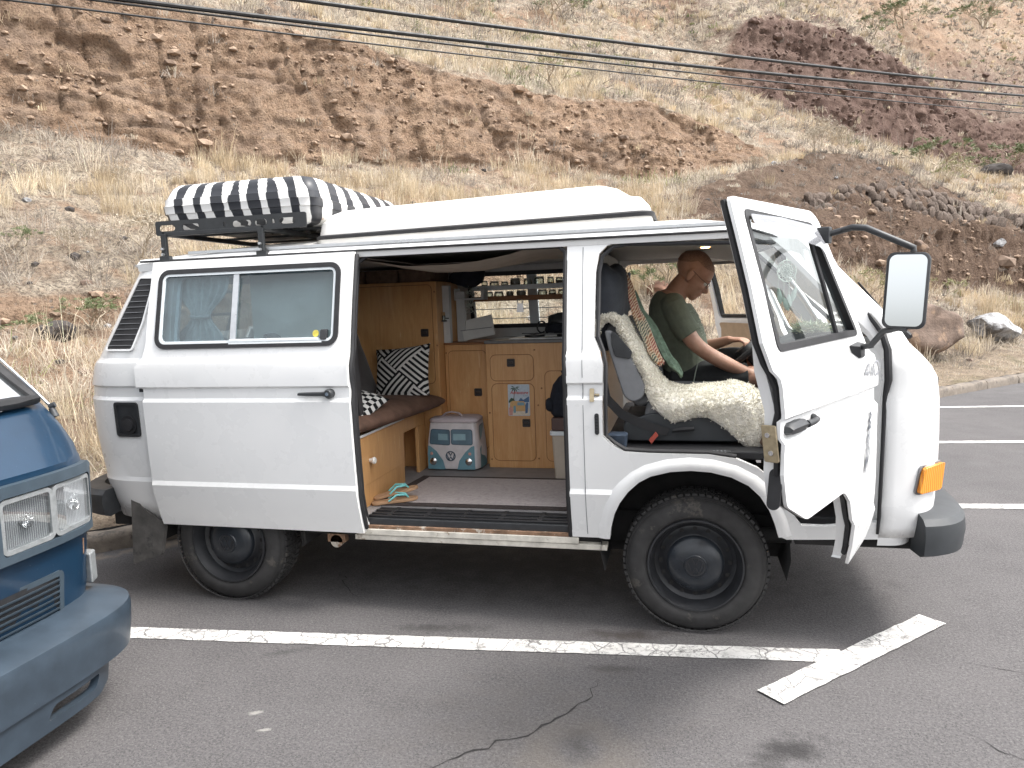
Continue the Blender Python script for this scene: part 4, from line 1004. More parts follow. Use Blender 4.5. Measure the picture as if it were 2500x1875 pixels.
def front_door(sgn, deg, lab):
    F = swing(sgn, deg)
    dm = obj('front_door', panel(door_out, [door_glass], F, .075, CREASES, .012), WP, van, sharp=13)
    dm['label'] = lab
    inner = scaled(door_out, .018); hole = scaled(door_glass, -.012)
    obj('inner_panel', panel(inner, [hole], lambda x, z, d=0: F(x, z, .072 - .030 * (z > 1.38) - d), .09, (), .055 - .02), WP, dm)
    card = roundpoly([(-.30, .96), (-.30, 1.36), (.44, 1.36), (.52, 1.20), (.53, .98), (.30, .90)], .05)
    obj('door_card', panel(card, [], lambda x, z, d=0: F(x, z, .075 + d), .1, (), .012), MATS['beige_card'], dm)
    gi_ = scaled(door_glass, .016)
    obj('window_seal', ribbon(scaled(door_glass, -.006), gi_, F, -.004, .03), RB, dm, sharp=60)
    obj('pane', panel(scaled(door_glass, .014), [], lambda x, z, d=0: F(x, z, .016), .1), MATS['clear_glass'], dm)
    dv = MB(); dv.tube([F(.175, 1.815, .012), F(.205, 1.60, .012), F(.235, 1.415, .012)], .009, 6); obj('quarter_light_bar', dv, RB, dm)
    # wind deflector along the upper window edge
    top = [(-.352, 1.79), (-.355, 1.822), (-.10, 1.826), (.195, 1.812), (.30, 1.655), (.265, 1.655), (.175, 1.735), (-.05, 1.757), (-.20, 1.755)]
    obj('wind_deflector', panel(roundpoly(top, .02, 3), [], lambda x, z, d=0: F(x, z, -.014 - .01 * (1.82 - z) / .1), .06), MATS['visor_glass'], dm)
    se = MB(); path = [(-.43, 1.862), (-.432, 1.43), (-.39, 1.335), (-.36, 1.21), (-.35, 1.02), (-.31, .92), (-.14, .835), (.05, .835), (.245, .845), (.325, .79), (.39, .69), (.44, .58), (.485, .485)]
    path = [p for a, b in zip(path, path[1:]) for p in ((a[0] + (b[0] - a[0]) * t, a[1] + (b[1] - a[1]) * t) for t in (0, .34, .67))]
    se.tube([F(x + .004, z, .030) for x, z in path], .011, 6); obj('edge_seal', se, RB, dm)
    # outside handle with its thumb grip
    hd = MB(); hz = 1.158
    hd.rings([[F(x, hz + dz * h_, -y_) for y_, dz in ((.0, -1), (.022, -.8), (.030, .2), (.018, 1), (.0, 1))] for x, h_ in ((-.345, .010), (-.33, .019), (-.26, .021), (-.22, .019), (-.205, .012))])
    hd.tube([F(-.205, hz, -.02), F(-.16, hz + .002, -.026), F(-.125, hz + .005, -.024), F(-.108, hz + .010, -.004)], [.013, .011, .010, .010], 8)
    obj('door_handle', hd, BP, dm, sharp=50)
    # latch on the free edge, pull pocket, hinge strap
    lt = MB(); lt.prism(rrect(.012, .058, 1.06, 1.175, .006), lambda d, z: F(-.372, z, d), lambda d, z: F(-.382, z, d)); lo = obj('door_latch', lt, MATS['zinc'], dm, bevel=.002)
    for z in (1.09, 1.145):
        sc = MB(); c0 = F(-.383, z, .036); ax_ = (F(-.39, z, .036) - c0).normalized(); q_ = [c0, c0 + ax_ * .005]; sc.tube(q_, [.009, .008], 10); obj('screw', sc, MATS['chrome'], lo)
    pk = MB(); pk.prism(rrect(.010, .052, .905, 1.035, .02), lambda d, z: F(-.352 + (.95 - z) * -.12, z, d), lambda d, z: F(-.3585 + (.95 - z) * -.12, z, d)); obj('edge_vent', pk, RB, dm)
    return dm, F
dR, FR = front_door(-1, 61.5, 'open front door on the near side with window and truck mirror')
dL, FL = front_door(1, 64.0, 'open front door on the far side with beige inner card')
# 4WD sticker and dark decals on the near door
simple('decal_grey', (.24, .25, .27), .5, .05, 40); simple('decal_dark', (.13, .14, .16), .5, .05, 40)
def decal(strokes, wd, name, m_):
    mb = MB()
    for st in strokes:
        for a, b in zip(st, st[1:]):
            t = Vector((b[0] - a[0], b[1] - a[1])); 
            if t.length < 1e-5: continue
            t.normalize(); s_ = Vector((-t.y, t.x)) * wd / 2; e_ = t * wd * .3
            P4 = [(a[0] + s_.x - e_.x, a[1] + s_.y - e_.y), (a[0] - s_.x - e_.x, a[1] - s_.y - e_.y), (b[0] - s_.x + e_.x, b[1] - s_.y + e_.y), (b[0] + s_.x + e_.x, b[1] + s_.y + e_.y)]
            mb.add([FR(x, z, -.0045) for x, z in P4], [(0, 1, 2, 3)])
    return obj(name, mb, m_, dR, smooth=False)
# letters drawn as outlines, upright 4 W D
ox, oz, H_ = .40, 1.245, .052
decal([[(ox + .045, oz), (ox + .045, oz + H_), (ox, oz + .016), (ox + .062, oz + .016)],
       [(ox + .07, oz + H_), (ox + .085, oz), (ox + .10, oz + H_ * .8), (ox + .115, oz), (ox + .13, oz + H_)],
       [(ox + .142, oz), (ox + .142, oz + H_), (ox + .165, oz + H_), (ox + .185, oz + H_ * .7), (ox + .185, oz + H_ * .3), (ox + .165, oz), (ox + .142, oz)]], .0085, 'lettering_4wd', MATS['decal_grey'])
# gecko-like tribal decal running down the front of the door
gx = .485
decal([[(gx, 1.10), (gx + .02, 1.085), (gx - .005, 1.07), (gx + .018, 1.055)], [(gx + .01, 1.05), (gx - .012, 1.035), (gx + .022, 1.04)], [(gx + .004, 1.025), (gx + .012, .99)], [(gx - .005, 1.01), (gx - .012, .985)]], .013, 'door_decal', MATS['decal_dark'])
decal([[(gx + .005, .985), (gx - .016, .95), (gx - .012, .90), (gx - .02, .87)], [(gx + .012, .975), (gx + .004, .93), (gx + .012, .88)], [(gx + .02, .96), (gx + .028, .93), (gx + .016, .905), (gx + .004, .90)], [(gx - .002, .92), (gx - .006, .86)]], .010, 'door_decal', MATS['decal_dark'])

# truck style mirror on two arms, fixed to the near door
mir = MB()
clamp = FR(.265, 1.782, -.015); low = FR(.375, 1.362, -.012)
mc = Vector((.715, -1.40, 1.570)); mn = Vector((-.34, -.94, .055)).normalized(); mu_ = Vector((.045, -.02, 1)).normalized(); mr_ = mu_.cross(mn).normalized(); mu_ = mn.cross(mr_)
arm = MB(); t_top = mc + mu_ * .135 + mr_ * .012; t_bot = mc - mu_ * .135 + mr_ * .012
arm.tube([clamp, clamp + Vector((.06, -.01, .015)), Vector((.545, -1.36, 1.802)), Vector((.585, -1.375, 1.797)), Vector((.66, -1.39, 1.757)), Vector((.715, -1.40, 1.728)), t_top + Vector((0, 0, .014)), t_top], .0115, 10)
ao = obj('mirror_arm', arm, BP, dR)
arm = MB(); arm.tube([low, low + Vector((.03, -.06, .012)), Vector((.655, -1.36, 1.428)), Vector((.695, -1.395, 1.440)), t_bot], .0115, 10); obj('mirror_arm', arm, BP, dR)
br = MB(); br.obox(clamp, (.020, -.01, 0), (.008, .016, 0), (0, 0, .03)); obj('mirror_clamp', br, BP, ao, bevel=.004)
br = MB(); N_ = (FR(.375, 1.362, -1) - FR(.375, 1.362, 0)).normalized(); D_ = (FR(.2, 1.3, 0) - FR(.3, 1.3, 0)).normalized()
br.rings([[low + D_ * a + Vector((0, 0, b)) - N_ * .014 for a, b in ((-.045, -.05), (.035, -.05), (.065, .012), (-.035, .022))], [low + D_ * a + Vector((0, 0, b)) + N_ * .018 for a, b in ((-.03, -.035), (.02, -.035), (.045, .008), (-.025, .015))]])
obj('mirror_bracket', br, BP, ao, bevel=.004)
hs_ = MB(); o_ = rrect(-.068, .068, -.134, .134, .026, 5)
def Mp(a, b, c__): return mc + mr_ * a + mu_ * b + mn * c__
hs_.rings([[Mp(a * s_, b * s_ * .995, d_) for a, b in o_] for s_, d_ in ((.55, -.072), (.82, -.066), (.95, -.05), (1.0, -.02), (1.0, .008), (.955, .012))]); mh = obj('mirror_housing', hs_, BP, dR, sharp=50)
gl_ = MB(); gl_.prism([(a * .86, b * .93) for a, b in o_], lambda a, b: Mp(a, b, .0105), lambda a, b: Mp(a, b, .0125)); obj('mirror_glass', gl_, MATS['mirror_glass'], mh, smooth=False)
# front jamb, gasket in the gap between door and nose
jb = MB(); jb.rings([[(.772, -hw(z) + .004, z), (.772, -hw(z) + .06, z), (.70, -hw(z) + .09, z), (.70, -hw(z) + .10, z), (.79, -hw(z) + .075, z), (.79, -hw(z) + .004, z)] for z in (.50, .7, .9, 1.1, 1.2, 1.33)]); obj('hinge_jamb', jb, WP, van)
gk = MB(); gk.tube([(.705, -.84, 1.50), (.735, -.868, 1.45), (.765, -hw(1.40) - .004, 1.40), (.782, -hw(1.33) - .006, 1.325), (.785, -hw(1.2) - .006, 1.20), (.778, -hw(1.15) - .003, 1.13), (.772, -hw(.9) - .003, .9), (.770, -hw(.6) - .003, .6), (.770, -hw(.52) - .003, .52)], [.008, .012, .014, .016, .016, .010, .008, .008, .006], 8); obj('hinge_gasket', gk, RB, van)
gk2 = MB(); gk2.bar((.655, -.865, .60), (.655, -.865, 1.30), .10, .012, up=(0, 1, 0)); obj('hinge_cover', gk2, MATS['grey_plastic'], van)
# seal round the front door opening on the body
bs = MB(); bp_ = [(.36, 1.80), (-.30, 1.825), (-.36, 1.815), (-.41, 1.775), (-.425, 1.70), (-.43, 1.41), (-.405, 1.34), (-.392, 1.28), (-.397, 1.10), (-.398, .95), (-.36, .915), (-.31, .885), (-.20, .879), (.06, .877), (.18, .86)]
bs.tube([sideR(x, z, .014) for x, z in bp_], .010, 6); obj('door_opening_seal', bs, RB, van)
sk = MB(); sk.prism(rrect(-.468, -.448, 1.11, 1.17, .004), lambda x, z: sideR(x, z, .002), lambda x, z: sideR(x, z, -.008)); sk.tube([sideR(-.445, 1.14, -.003), sideR(-.425, 1.14, -.006)], .006, 8); obj('door_striker', sk, MATS['zinc'], van)
gv = MB(); gv.prism(rrect(-.448, -.428, .955, 1.055, .0098, 6), lambda x, z: sideR(x, z, .004), lambda x, z: sideR(x, z, -.005)); go_ = obj('pillar_vent', gv, BP, van)
for i in range(6):
    q = MB(); z = .968 + .0145 * i; q.prism([(-.444, z), (-.432, z), (-.432, z + .006), (-.444, z + .006)], lambda x, z: sideR(x, z, .0), lambda x, z: sideR(x, z, -.009)); obj('slat', q, RB, go_, smooth=False)
# ------------------------------------------------------------------ inside of the van (fitted parts move with it)
PLY = MATS['plywood']
fl = MB(); fl.box(-3.2, -1.66, -.79, .80, .46, .495); fl.box(-1.66, -.43, -.63, .80, .46, .495); obj('cabin_floor', fl, MATS['vinyl_floor'], van, smooth=False)
cf = MB(); cf.box(-.43, .46, -.80, .80, .82, .862); cf.box(.46, .80, -.78, .78, .52, .56); cf.box(-.44, -.42, -.80, .80, .495, .86); obj('cab_floor', cf, RB, van, bevel=.01)
# grooved black sill plate beside the seat
sp = MB(); sp.box(-.30, .16, -.858, -.815, .858, .872); spo = obj('sill_plate', sp, BP, van, bevel=.003)
for x in np.arange(-.13, .15, .0165):
    q = MB(); q.box(x - .0035, x + .0035, -.862, -.845, .862, .875); obj('rib', q, MATS['grey_plastic'], spo, smooth=False)
# linings: ceiling boards, headlining over the cab, far wall between the windows
cl_ = MB(); cl_.box(-3.0, -.50, -.735, .735, 1.838, 1.852); obj('ceiling_board', cl_, MATS['headlining'], van, smooth=False)
hl_ = MB(); hl_.rings([[(x, .74 * (2 * j / 12 - 1), 1.835 + .03 * (1 - (2 * j / 12 - 1) ** 2) - (.05 if x > .3 else 0)) for j in range(13)] for x in (-.50, -.2, .1, .34)], close=False, cap=False); obj('headlining', hl_, MATS['headlining'], van, solid=.01)
hc_ = MB(); hc_.box(-.51, -.47, -.74, .74, 1.76, 1.84); obj('roof_crossmember', hc_, MATS['lining_light'], van, bevel=.015)
wall_in = roundpoly([(-2.74, .5), (-.46, .5), (-.46, 1.83), (-2.74, 1.83)], .01)
obj('far_wall_lining', panel(wall_in, [scaled(win_l1, .012), scaled(win_l2, .012)], lambda x, z, d=0: sideL(x, z, .035 + d), .12, (), .012), MATS['lining_light'], van)
for (wn_, x0_, x1_) in ((win_l1, -2.70, -1.74), (win_l2, -1.51, -.66)):
    so_ = obj('side_window', ribbon(scaled(wn_, -.006), scaled(wn_, .022), sideL, -.008, .05), RB, van, sharp=60)
    obj('pane', panel(scaled(wn_, .015), [], lambda x, z, d=0: sideL(x, z, .012), .15), MATS['clear_glass'], so_)
    q = MB(); xm = -1.075 if x0_ > -2 else -2.25
    q.prism([(xm - .033, 1.40), (xm + .033, 1.40), (xm + .033, 1.785), (xm - .033, 1.785)], lambda x, z: sideL(x, z, .03), lambda x, z: sideL(x, z, -.01)); obj('window_post', q, MATS['white_frame'], so_)
    q = MB(); q.bar(sideL(x0_, 1.462, .02), sideL(x1_, 1.462, .02), .006, .006); q.bar(sideL(x0_, 1.53, .02), sideL(x1_, 1.53, .02), .006, .006); obj('window_wire', q, MATS['white_frame'], so_)
# bench along the back, its box, cushion and backrest
bb = MB(); bb.box(-2.35, -1.72, -.775, -.115, .495, .885); bb.box(-2.35, -1.88, -.115, .30, .495, .885); bb.box(-1.90, -1.72, -.115, .27, .80, .885); bb.box(-1.745, -1.72, .14, .27, .495, .80)
bo = obj('bench_box', bb, PLY, van, bevel=.004)
fr_ = MB(); fr_.box(-1.719, -1.7165, -.77, -.12, .62, .88); obj('drawer_front', fr_, PLY, bo, bevel=.002)
kb = MB(); kb.lathe([(.001, .034), (.016, .034), (.020, .026), (.014, .014), (.010, .0)], 16, 'X', (-1.7165, -.62, .745)); simple('white_knob', (.8, .79, .76), .3, .05); obj('drawer_knob', kb, MATS['white_knob'], bo)
tb = MB(); tb.box(-1.722, -1.714, -.775, -.10, .886, .898); obj('box_trim', tb, MATS['lining_light'], bo)
def cushion(name, x0, x1, y0, y1, z0, z1, m_, parent=None, seed=1, puff=.02, nx=14, ny=18):
    """soft block: rounded top and edges with creases"""
    mb = MB(); tops = []; bots = []
    for i in range(nx + 1):
        rt = []; rb_ = []
        for j in range(ny + 1):
            a = i / nx * 2 - 1; b = j / ny * 2 - 1; e_ = (1 - abs(a) ** 8) * (1 - abs(b) ** 8)
            x = (x0 + x1) / 2 + (x1 - x0) / 2 * a; y = (y0 + y1) / 2 + (y1 - y0) / 2 * b
            w_ = mnoise.noise(Vector((x * 5, y * 5, seed))) * .010 + mnoise.noise(Vector((x * 14, y * 9, seed + 4))) * .005
            rt.append((x, y, z0 + (z1 - z0) * (.62 + .38 * e_ ** .5) + puff * (1 - a * a) * (1 - b * b) + w_)); rb_.append((x, y, z0 + (z1 - z0) * .30 * (1 - e_ ** .5)))
        tops.append(rt); bots.append(rb_)
    n = ny + 1; vs = [p for r_ in tops for p in r_] + [p for r_ in bots for p in r_]; o_ = (nx + 1) * n; fs = []
    for i in range(nx):
        for j in range(ny):
            q = i * n + j; fs += [(q, q + 1, q + n + 1, q + n), (o_ + q, o_ + q + n, o_ + q + n + 1, o_ + q + 1)]
    for j in range(ny): fs += [(j, o_ + j, o_ + j + 1, j + 1), (nx * n + j, nx * n + j + 1, o_ + nx * n + j + 1, o_ + nx * n + j)]
    for i in range(nx): fs += [(i * n, (i + 1) * n, o_ + (i + 1) * n, o_ + i * n), (i * n + ny, o_ + i * n + ny, o_ + (i + 1) * n + ny, (i + 1) * n + ny)]
    mb.add(vs, fs)
    return mb
cbk = cushion('c', -2.30, -1.70, -.80, .29, .898, 1.005, None, seed=3); cbk.map(lambda x, y, z: (x + .14 * max(0, (x + 2.30) / .60) * (y + .80) / 1.09, y, z))
obj('bench_cushion', cbk, MATS['brown_velour'], van, sub=1, sharp=180)
cb = cushion('c', -.24, .24, -.80, .26, 0, .12, None, seed=8)
lean = radians(72); cb.map(lambda x, y, z: (-2.02 - .02 + (x + .24) * -cos(lean) * 1.0 + z * .9 - .06, y, 1.0 + (x + .24) * sin(lean)))
obj('bench_backrest', cb, MATS['dark_velour'], van, sub=1, sharp=180)
# near-side belt / dark curtain strip at the opening edge
cu = MB(); cu.rings([[(-1.675 + .02 * sin(3 * z), -.80 + a, z) for a in (0, .03, .05)] + [(-1.70 + .02 * sin(3 * z), -.80 + a, z) for a in (.05, .0)] for z in (1.02, 1.1, 1.2, 1.3, 1.38)]); obj('dark_strap', cu, RB, van)
# tall cupboard and kitchen block
def rr_door(x0, x1, z0, z1, y, r_, par, name='cupboard_door', t=.004, side_=None):
    mb = MB(); P_ = rrect(x0, x1, z0, z1, r_, 6); mb.prism(P_, lambda x, z: (x, y, z), lambda x, z: (x, y - t, z)); d_ = obj(name, mb, PLY, par, bevel=.0015)
    g = ribbon(scaled(P_, -.004), P_, lambda x, z, d: (x, y - d, z), .0012, -.001); obj('groove', g, MATS['ply_edge'], d_, smooth=False)
    return d_
def pull(x, z, y, par, s_=.026):
    mb = MB(); P_ = rrect(x - s_, x + s_, z - s_, z + s_, .007); simple('brown_pull', (.030, .018, .014), .4, .1) if 'brown_pull' not in MATS else None
    h_ = obj('pull', ribbon(P_, scaled(P_, .007), lambda x, z, d: (x, y - d, z), .006, -.002), MATS['brown_pull'], par, sharp=60)
    mb.prism(scaled(P_, .006), lambda x, z: (x, y - .0005, z), lambda x, z: (x, y - .0022, z)); obj('pull_recess', mb, RB, par); 
    b_ = MB(); b_.bar((x - s_ * .55, y - .006, z), (x + s_ * .55, y - .006, z), .006, .016); obj('pull_tongue', b_, MATS['brown_pull'], par)
def screw(x, z, y, par):
    mb = MB(); mb.lathe([(.001, -.003), (.005, -.002), (.006, .0)], 10, 'Y', (x, y, z)); obj('screw_cap', mb, MATS['ply_edge'], par)
tc = MB(); tc.box(-2.30, -1.612, .302, .84, .495, 1.728); tco = obj('tall_cupboard', tc, PLY, van, bevel=.004)
d_ = rr_door(-2.25, -1.645, 1.06, 1.705, .302, .03, tco); pull(-1.70, 1.395, .297, d_); 
for x, z in ((-1.625, 1.66), (-1.62, 1.31)): screw(x, z, .3015, tco)
ksl = MB(); ksl.box(-1.610, -1.302, .42, .84, .495, 1.305); kl = obj('kitchen_unit', ksl, PLY, van, bevel=.004)
d_ = rr_door(-1.585, -1.325, .60, 1.262, .42, .03, kl); pull(-1.385, .985, .415, d_)
screw(-1.60, 1.25, .419, kl); screw(-1.315, 1.25, .419, kl)
ksr = MB(); ksr.box(-1.300, -.60, .322, .84, .495, 1.312); kr_ = obj('kitchen_unit', ksr, PLY, van, bevel=.004)
d_ = rr_door(-1.268, -.985, 1.072, 1.238, .322, .035, kr_); pull(-1.13, 1.188, .317, d_)
d2_ = rr_door(-1.264, -.985, .545, 1.050, .322, .035, kr_); pull(-1.04, .795, .317, d2_)
rr_door(-.91, -.62, .545, 1.130, .322, .035, kr_)
for x, z in ((-1.285, .86), (-.975, 1.268), (-.965, .56), (-.96, .91), (-1.282, .55), (-.935, 1.02)): screw(x, z, .3215, kr_)
wt = MB(); wt.box(-1.305, -.58, .312, .86, 1.3125, 1.332); simple('worktop', (.12, .118, .115), .35, .2, 30); wto = obj('worktop', wt, MATS['worktop'], van, bevel=.003)
wl_ = MB(); wl_.box(-1.62, -1.306, .41, .86, 1.3055, 1.318); obj('worktop', wl_, MATS['ply_edge'], van, bevel=.003)
al = MB(); al.box(-1.16, -.58, .40, .80, 1.3325, 1.340); obj('steel_hob', al, MATS['alu'], van, bevel=.003)
hb_ = MB()
for x in (-1.02, -.80): hb_.lathe([(.07, .0), (.07, .014), (.05, .016), (.045, .004)], 20, 'Z', (x, .58, 1.340)); hb_.bar((x - .09, .58, 1.362), (x + .09, .58, 1.362), .006, .006); hb_.bar((x, .49, 1.362), (x, .67, 1.362), .006, .006)
obj('hob_burner', hb_, MATS['steel_black'], van)
# upright post and shelf at the window
po = MB(); po.box(-1.612, -1.565, .42, .47, 1.318, 1.70); po.box(-1.56, -1.50, .56, .60, 1.318, 1.66); obj('shelf_post', po, MATS['lining_light'], van, bevel=.003)
for (x0_, x1_, y0_, y1_, z) in ((-1.47, -.60, .66, .80, 1.672), (-1.47, -.60, .66, .80, 1.598)):
    q = MB(); q.box(x0_, x1_, y0_, y1_, z - .008, z); q.box(x0_, x1_, y0_ - .006, y0_, z - .012, z + .022); obj('shelf', q, MATS['white_frame'] if z > 1.63 else MATS['ply_edge'], van, bevel=.002)
sb_ = MB(); sb_.box(-1.57, -1.36, .55, .66, 1.60, 1.612); sb_.box(-1.57, -1.56, .55, .66, 1.612, 1.68); sb_.box(-1.38, -1.36, .55, .66, 1.612, 1.68); obj('shelf_bracket', sb_, MATS['lining_light'], van, bevel=.002)
# cloth hanging under the raised roof
simple('ceiling_cloth', (.40, .35, .29), .95, .12, 12, .3, bscale=200, bdist=.001)
cc_ = MB(); rg = []
for i in range(21):
    t = i / 20; x = -1.70 + 1.05 * t; rg.append([(x, -.72 + .95 * j / 8, 1.832 - .085 * sin(pi * min(1, t * 1.15)) ** .8 * sin(pi * (j / 8 * .75 + .25)) - .01 * mnoise.noise(Vector((x * 6, j, 0)))) for j in range(9)])
cc_.rings(rg, close=False, cap=False); obj('ceiling_cloth', cc_, MATS['ceiling_cloth'], van, sharp=180)
# curtain behind the slid door window, gathered by a band
simple('curtain', (.48, .50, .50), .9, .12, 20, .2)
cu = MB(); rg = []
for i in range(19):
    t = i / 18; z = 1.775 - .38 * t; wst = 1 - .62 * math.exp(-((t - .57) / .22) ** 2); row = []
    for j in range(33):
        a = j / 32 - .5; cx = -2.56 - .08 * t
        row.append((cx + a * .34 * wst, -.755 + .022 * sin(j * 1.35 + .3 * sin(t * 3)) * (.5 + .5 * wst) + .03 * t, z))
    rg.append(row)
cu.rings(rg, close=False, cap=False); cuo = obj('curtain', cu, MATS['curtain'], van, sharp=180)
bnd = MB(); bnd.tube([(-2.655, -.755, 1.556), (-2.60, -.79, 1.552), (-2.545, -.755, 1.556)], .010, 6); obj('curtain_band', bnd, MATS['curtain'], cuo)
# inner quarter-window frame seen through the glass
obj('inner_window_frame', ribbon(scaled(win_q, -.01), scaled(win_q, .02), sideR, .028, .045), MATS['white_frame'], van)
q = MB(); q.box(-2.32, -1.74, -.70, -.685, 1.03, 1.83); simple('pale_board', (.42, .40, .36), .8, .06, 6); obj('folding_board', q, MATS['pale_board'], van, bevel=.004)
# rear lining with tailgate window opening
rw = MB(); rw.rings([wrap(-2.75, float(np.interp(z, XRZ, XR)) + .06, 4.2, z, 40) for z in (.5, .9, 1.3, 1.38)], close=False, cap=False); rw.map(lambda x, y, z: (x, y * .95, z)); obj('rear_lining', rw, MATS['lining_light'], van)

# ------------------------------------------------------------------ cab: dash, steering wheel, seats
simple('dash', (.035, .036, .038), .6, .2, 30, .2)
db = MB(); db.rings([[(.50, y, .92), (.46, y, 1.12), (.50, y, 1.26), (.62, y, 1.315), (.86, y, 1.345), (.90, y, 1.30), (.90, y, .92)] for y in (-.80, -.4, .1, .3, .5, .80)]); obj('dashboard', db, MATS['dash'], van, bevel=.02)
sw = MB(); cw = Vector((.325, .40, 1.235)); nw = Vector((-.62, 0, .78)).normalized(); a1 = Vector((0, 1, 0)); a2_ = nw.cross(a1)
lp = [cw + (a1 * cos(a) + a2_ * sin(a)) * .195 for a in np.linspace(0, 2 * pi, 33)]; sw.tube(lp, .017, 8)
for a in (.2, pi - .2, -pi / 2): sw.bar(cw, cw + (a1 * cos(a) + a2_ * sin(a)) * .19, .04, .014, up=nw)
sw.tube([cw - nw * .02, cw + nw * .03], [.07, .06], 16); sw.tube([cw, cw - nw * .25], .03, 10); obj('steering_wheel', sw, RB, van)
def seat(y, parent_m):
    sh = MB(); h = .235
    # backrest shell
    bp = [(-.42, 1.44), (-.37, 1.475), (-.33, 1.45), (-.16, 1.13), (-.17, 1.08), (-.26, 1.04), (-.34, 1.10)]
    sh.prism(bp, lambda x, z: (x, y - h, z), lambda x, z: (x, y + h, z)); so_ = obj('seat_backrest', sh, MATS['grey_fabric'], van, bevel=.035, seg=3)
    sc_ = MB(); sc_.prism([(-.24, .99), (-.22, 1.075), (.20, 1.085), (.31, 1.06), (.325, 1.0), (.29, .965)], lambda x, z: (x, y - h - .01, z), lambda x, z: (x, y + h + .01, z)); obj('seat_cushion', sc_, MATS['grey_fabric'], van, bevel=.03, seg=3)
    sbs = MB(); sbs.box(-.34, .20, y - .22, y + .22, .865, .985); obj('seat_base', sbs, BP, van, bevel=.02)
    hr = MB(); hr.prism(roundpoly([(-.47, 1.49), (-.475, 1.66), (-.44, 1.70), (-.38, 1.69), (-.36, 1.60), (-.37, 1.49)], .03), lambda x, z: (x, y - .13, z), lambda x, z: (x, y + .13, z)); obj('headrest', hr, MATS['grey_fabric'], van, bevel=.02)
seat(-.41, None); seat(.40, None)
# side shield of the near seat: folded armrest
ar = MB(); ap_ = roundpoly([(-.420, 1.425), (-.385, 1.425), (-.30, 1.33), (-.285, 1.29), (-.225, 1.15), (-.235, 1.095), (-.29, 1.072), (-.33, 1.10), (-.40, 1.33)], .025)
ar.prism(ap_, lambda x, z: (x, -.652, z), lambda x, z: (x, -.70, z)); aro = obj('armrest', ar, MATS['grey_plastic'], van, bevel=.012)
ar = MB(); ar.prism(roundpoly([(-.385, 1.42), (-.365, 1.415), (-.285, 1.32), (-.295, 1.285), (-.37, 1.30), (-.385, 1.36)], .012), lambda x, z: (x, -.70, z), lambda x, z: (x, -.708, z)); obj('armrest_recess', ar, BP, aro, bevel=.003)
ss = MB(); ss.prism(roundpoly([(-.33, .88), (-.34, .97), (-.20, 1.02), (.05, 1.00), (.22, .96), (.22, .88)], .03), lambda x, z: (x, -.655, z), lambda x, z: (x, -.675, z)); obj('seat_side_shield', ss, MATS['bumper_grey'], van, bevel=.008)
lv = MB(); lv.tube([(-.10, -.685, .935), (-.04, -.70, .945), (.0, -.70, .948)], [.010, .012, .010], 8); obj('seat_lever', lv, RB, van)
bl = MB(); bl.rings([[(p[0] - .012, p[1], p[2] - .018), (p[0] + .012, p[1], p[2] + .018), (p[0] + .012, p[1] - .003, p[2] + .018), (p[0] - .012, p[1] - .003, p[2] - .018)] for p in ((-.42, -.80, 1.25), (-.40, -.78, 1.10), (-.34, -.72, 1.02), (-.24, -.71, .97), (-.16, -.705, .94), (-.12, -.70, .93))]); obj('seat_belt', bl, RB, van)
bk = MB(); bk.obox((-.19, -.715, .905), (.016, 0, .02), (0, .006, 0), (-.006, 0, .009)); simple('red_buckle', (.35, .06, .04), .5, .1); obj('belt_buckle', bk, MATS['red_buckle'], van)
# interior lamp
m, k = mat('lamp_glow'); finish(k, (.9, .6, .25, 1), .4, emit=(1, .55, .18, 1), es=6)
lm = MB(); lm.lathe([(.001, -.014), (.022, -.012), (.03, .0)], 18, 'Z', (.075, .02, 1.851)); lo_ = obj('cabin_lamp', lm, MATS['lamp_glow'], van)
lf = MB(); lf.lathe([(.030, -.008), (.042, -.006), (.046, .006)], 18, 'Z', (.075, .02, 1.852)); obj('lamp_bezel', lf, MATS['lining_light'], lo_)
# pillar hooks on the far side and grab handle
gh = MB(); gh.tube([(-.40, .775, 1.74), (-.40, .745, 1.72), (-.42, .74, 1.62)], .012, 8); obj('grab_handle', gh, RB, van)
kn_ = MB(); kn_.lathe([(.001, -.02), (.016, -.018), (.018, 0)], 14, 'Y', (-.455, .79, 1.72)); obj('belt_anchor', kn_, RB, van)
# ------------------------------------------------------------------ roof rack and zebra roof box
simple('rack_black', (.020, .022, .024), .42, .3, 18, .15, wear=(.30, .30, .29, 1), wearlo=.70)
rack = thing('roof_rack', (-2.35, 0, 1.88), 'black steel roof rack with slotted side rail, bolted to the gutter', 'roof rack')
RK = MATS['rack_black']
rail_o = rrect(-2.795, -1.905, 1.992, 2.068, .012)
slots = [rrect(a, b, 2.014, 2.046, .0155, 5) for a, b in ((-2.772, -2.675), (-2.63, -2.53), (-2.33, -2.22), (-2.20, -2.13), (-2.06, -1.965))]
slots += [rrect(a, a + .016, 2.02, 2.045, .005, 3) for a in (-2.385, -2.10)]
for y in (-.80, .80):
    sl_ = [s for s in slots if True]
    obj('side_rail', panel(rail_o, sl_, lambda x, z, d=0, y=y: (x, y + math.copysign(.02 * (z - 1.99) / .08 - d * .0 , -y) * 0 + math.copysign(d, -y), z + (x + 2.35) * .0), .12, (), .006), RK, rack, smooth=False)
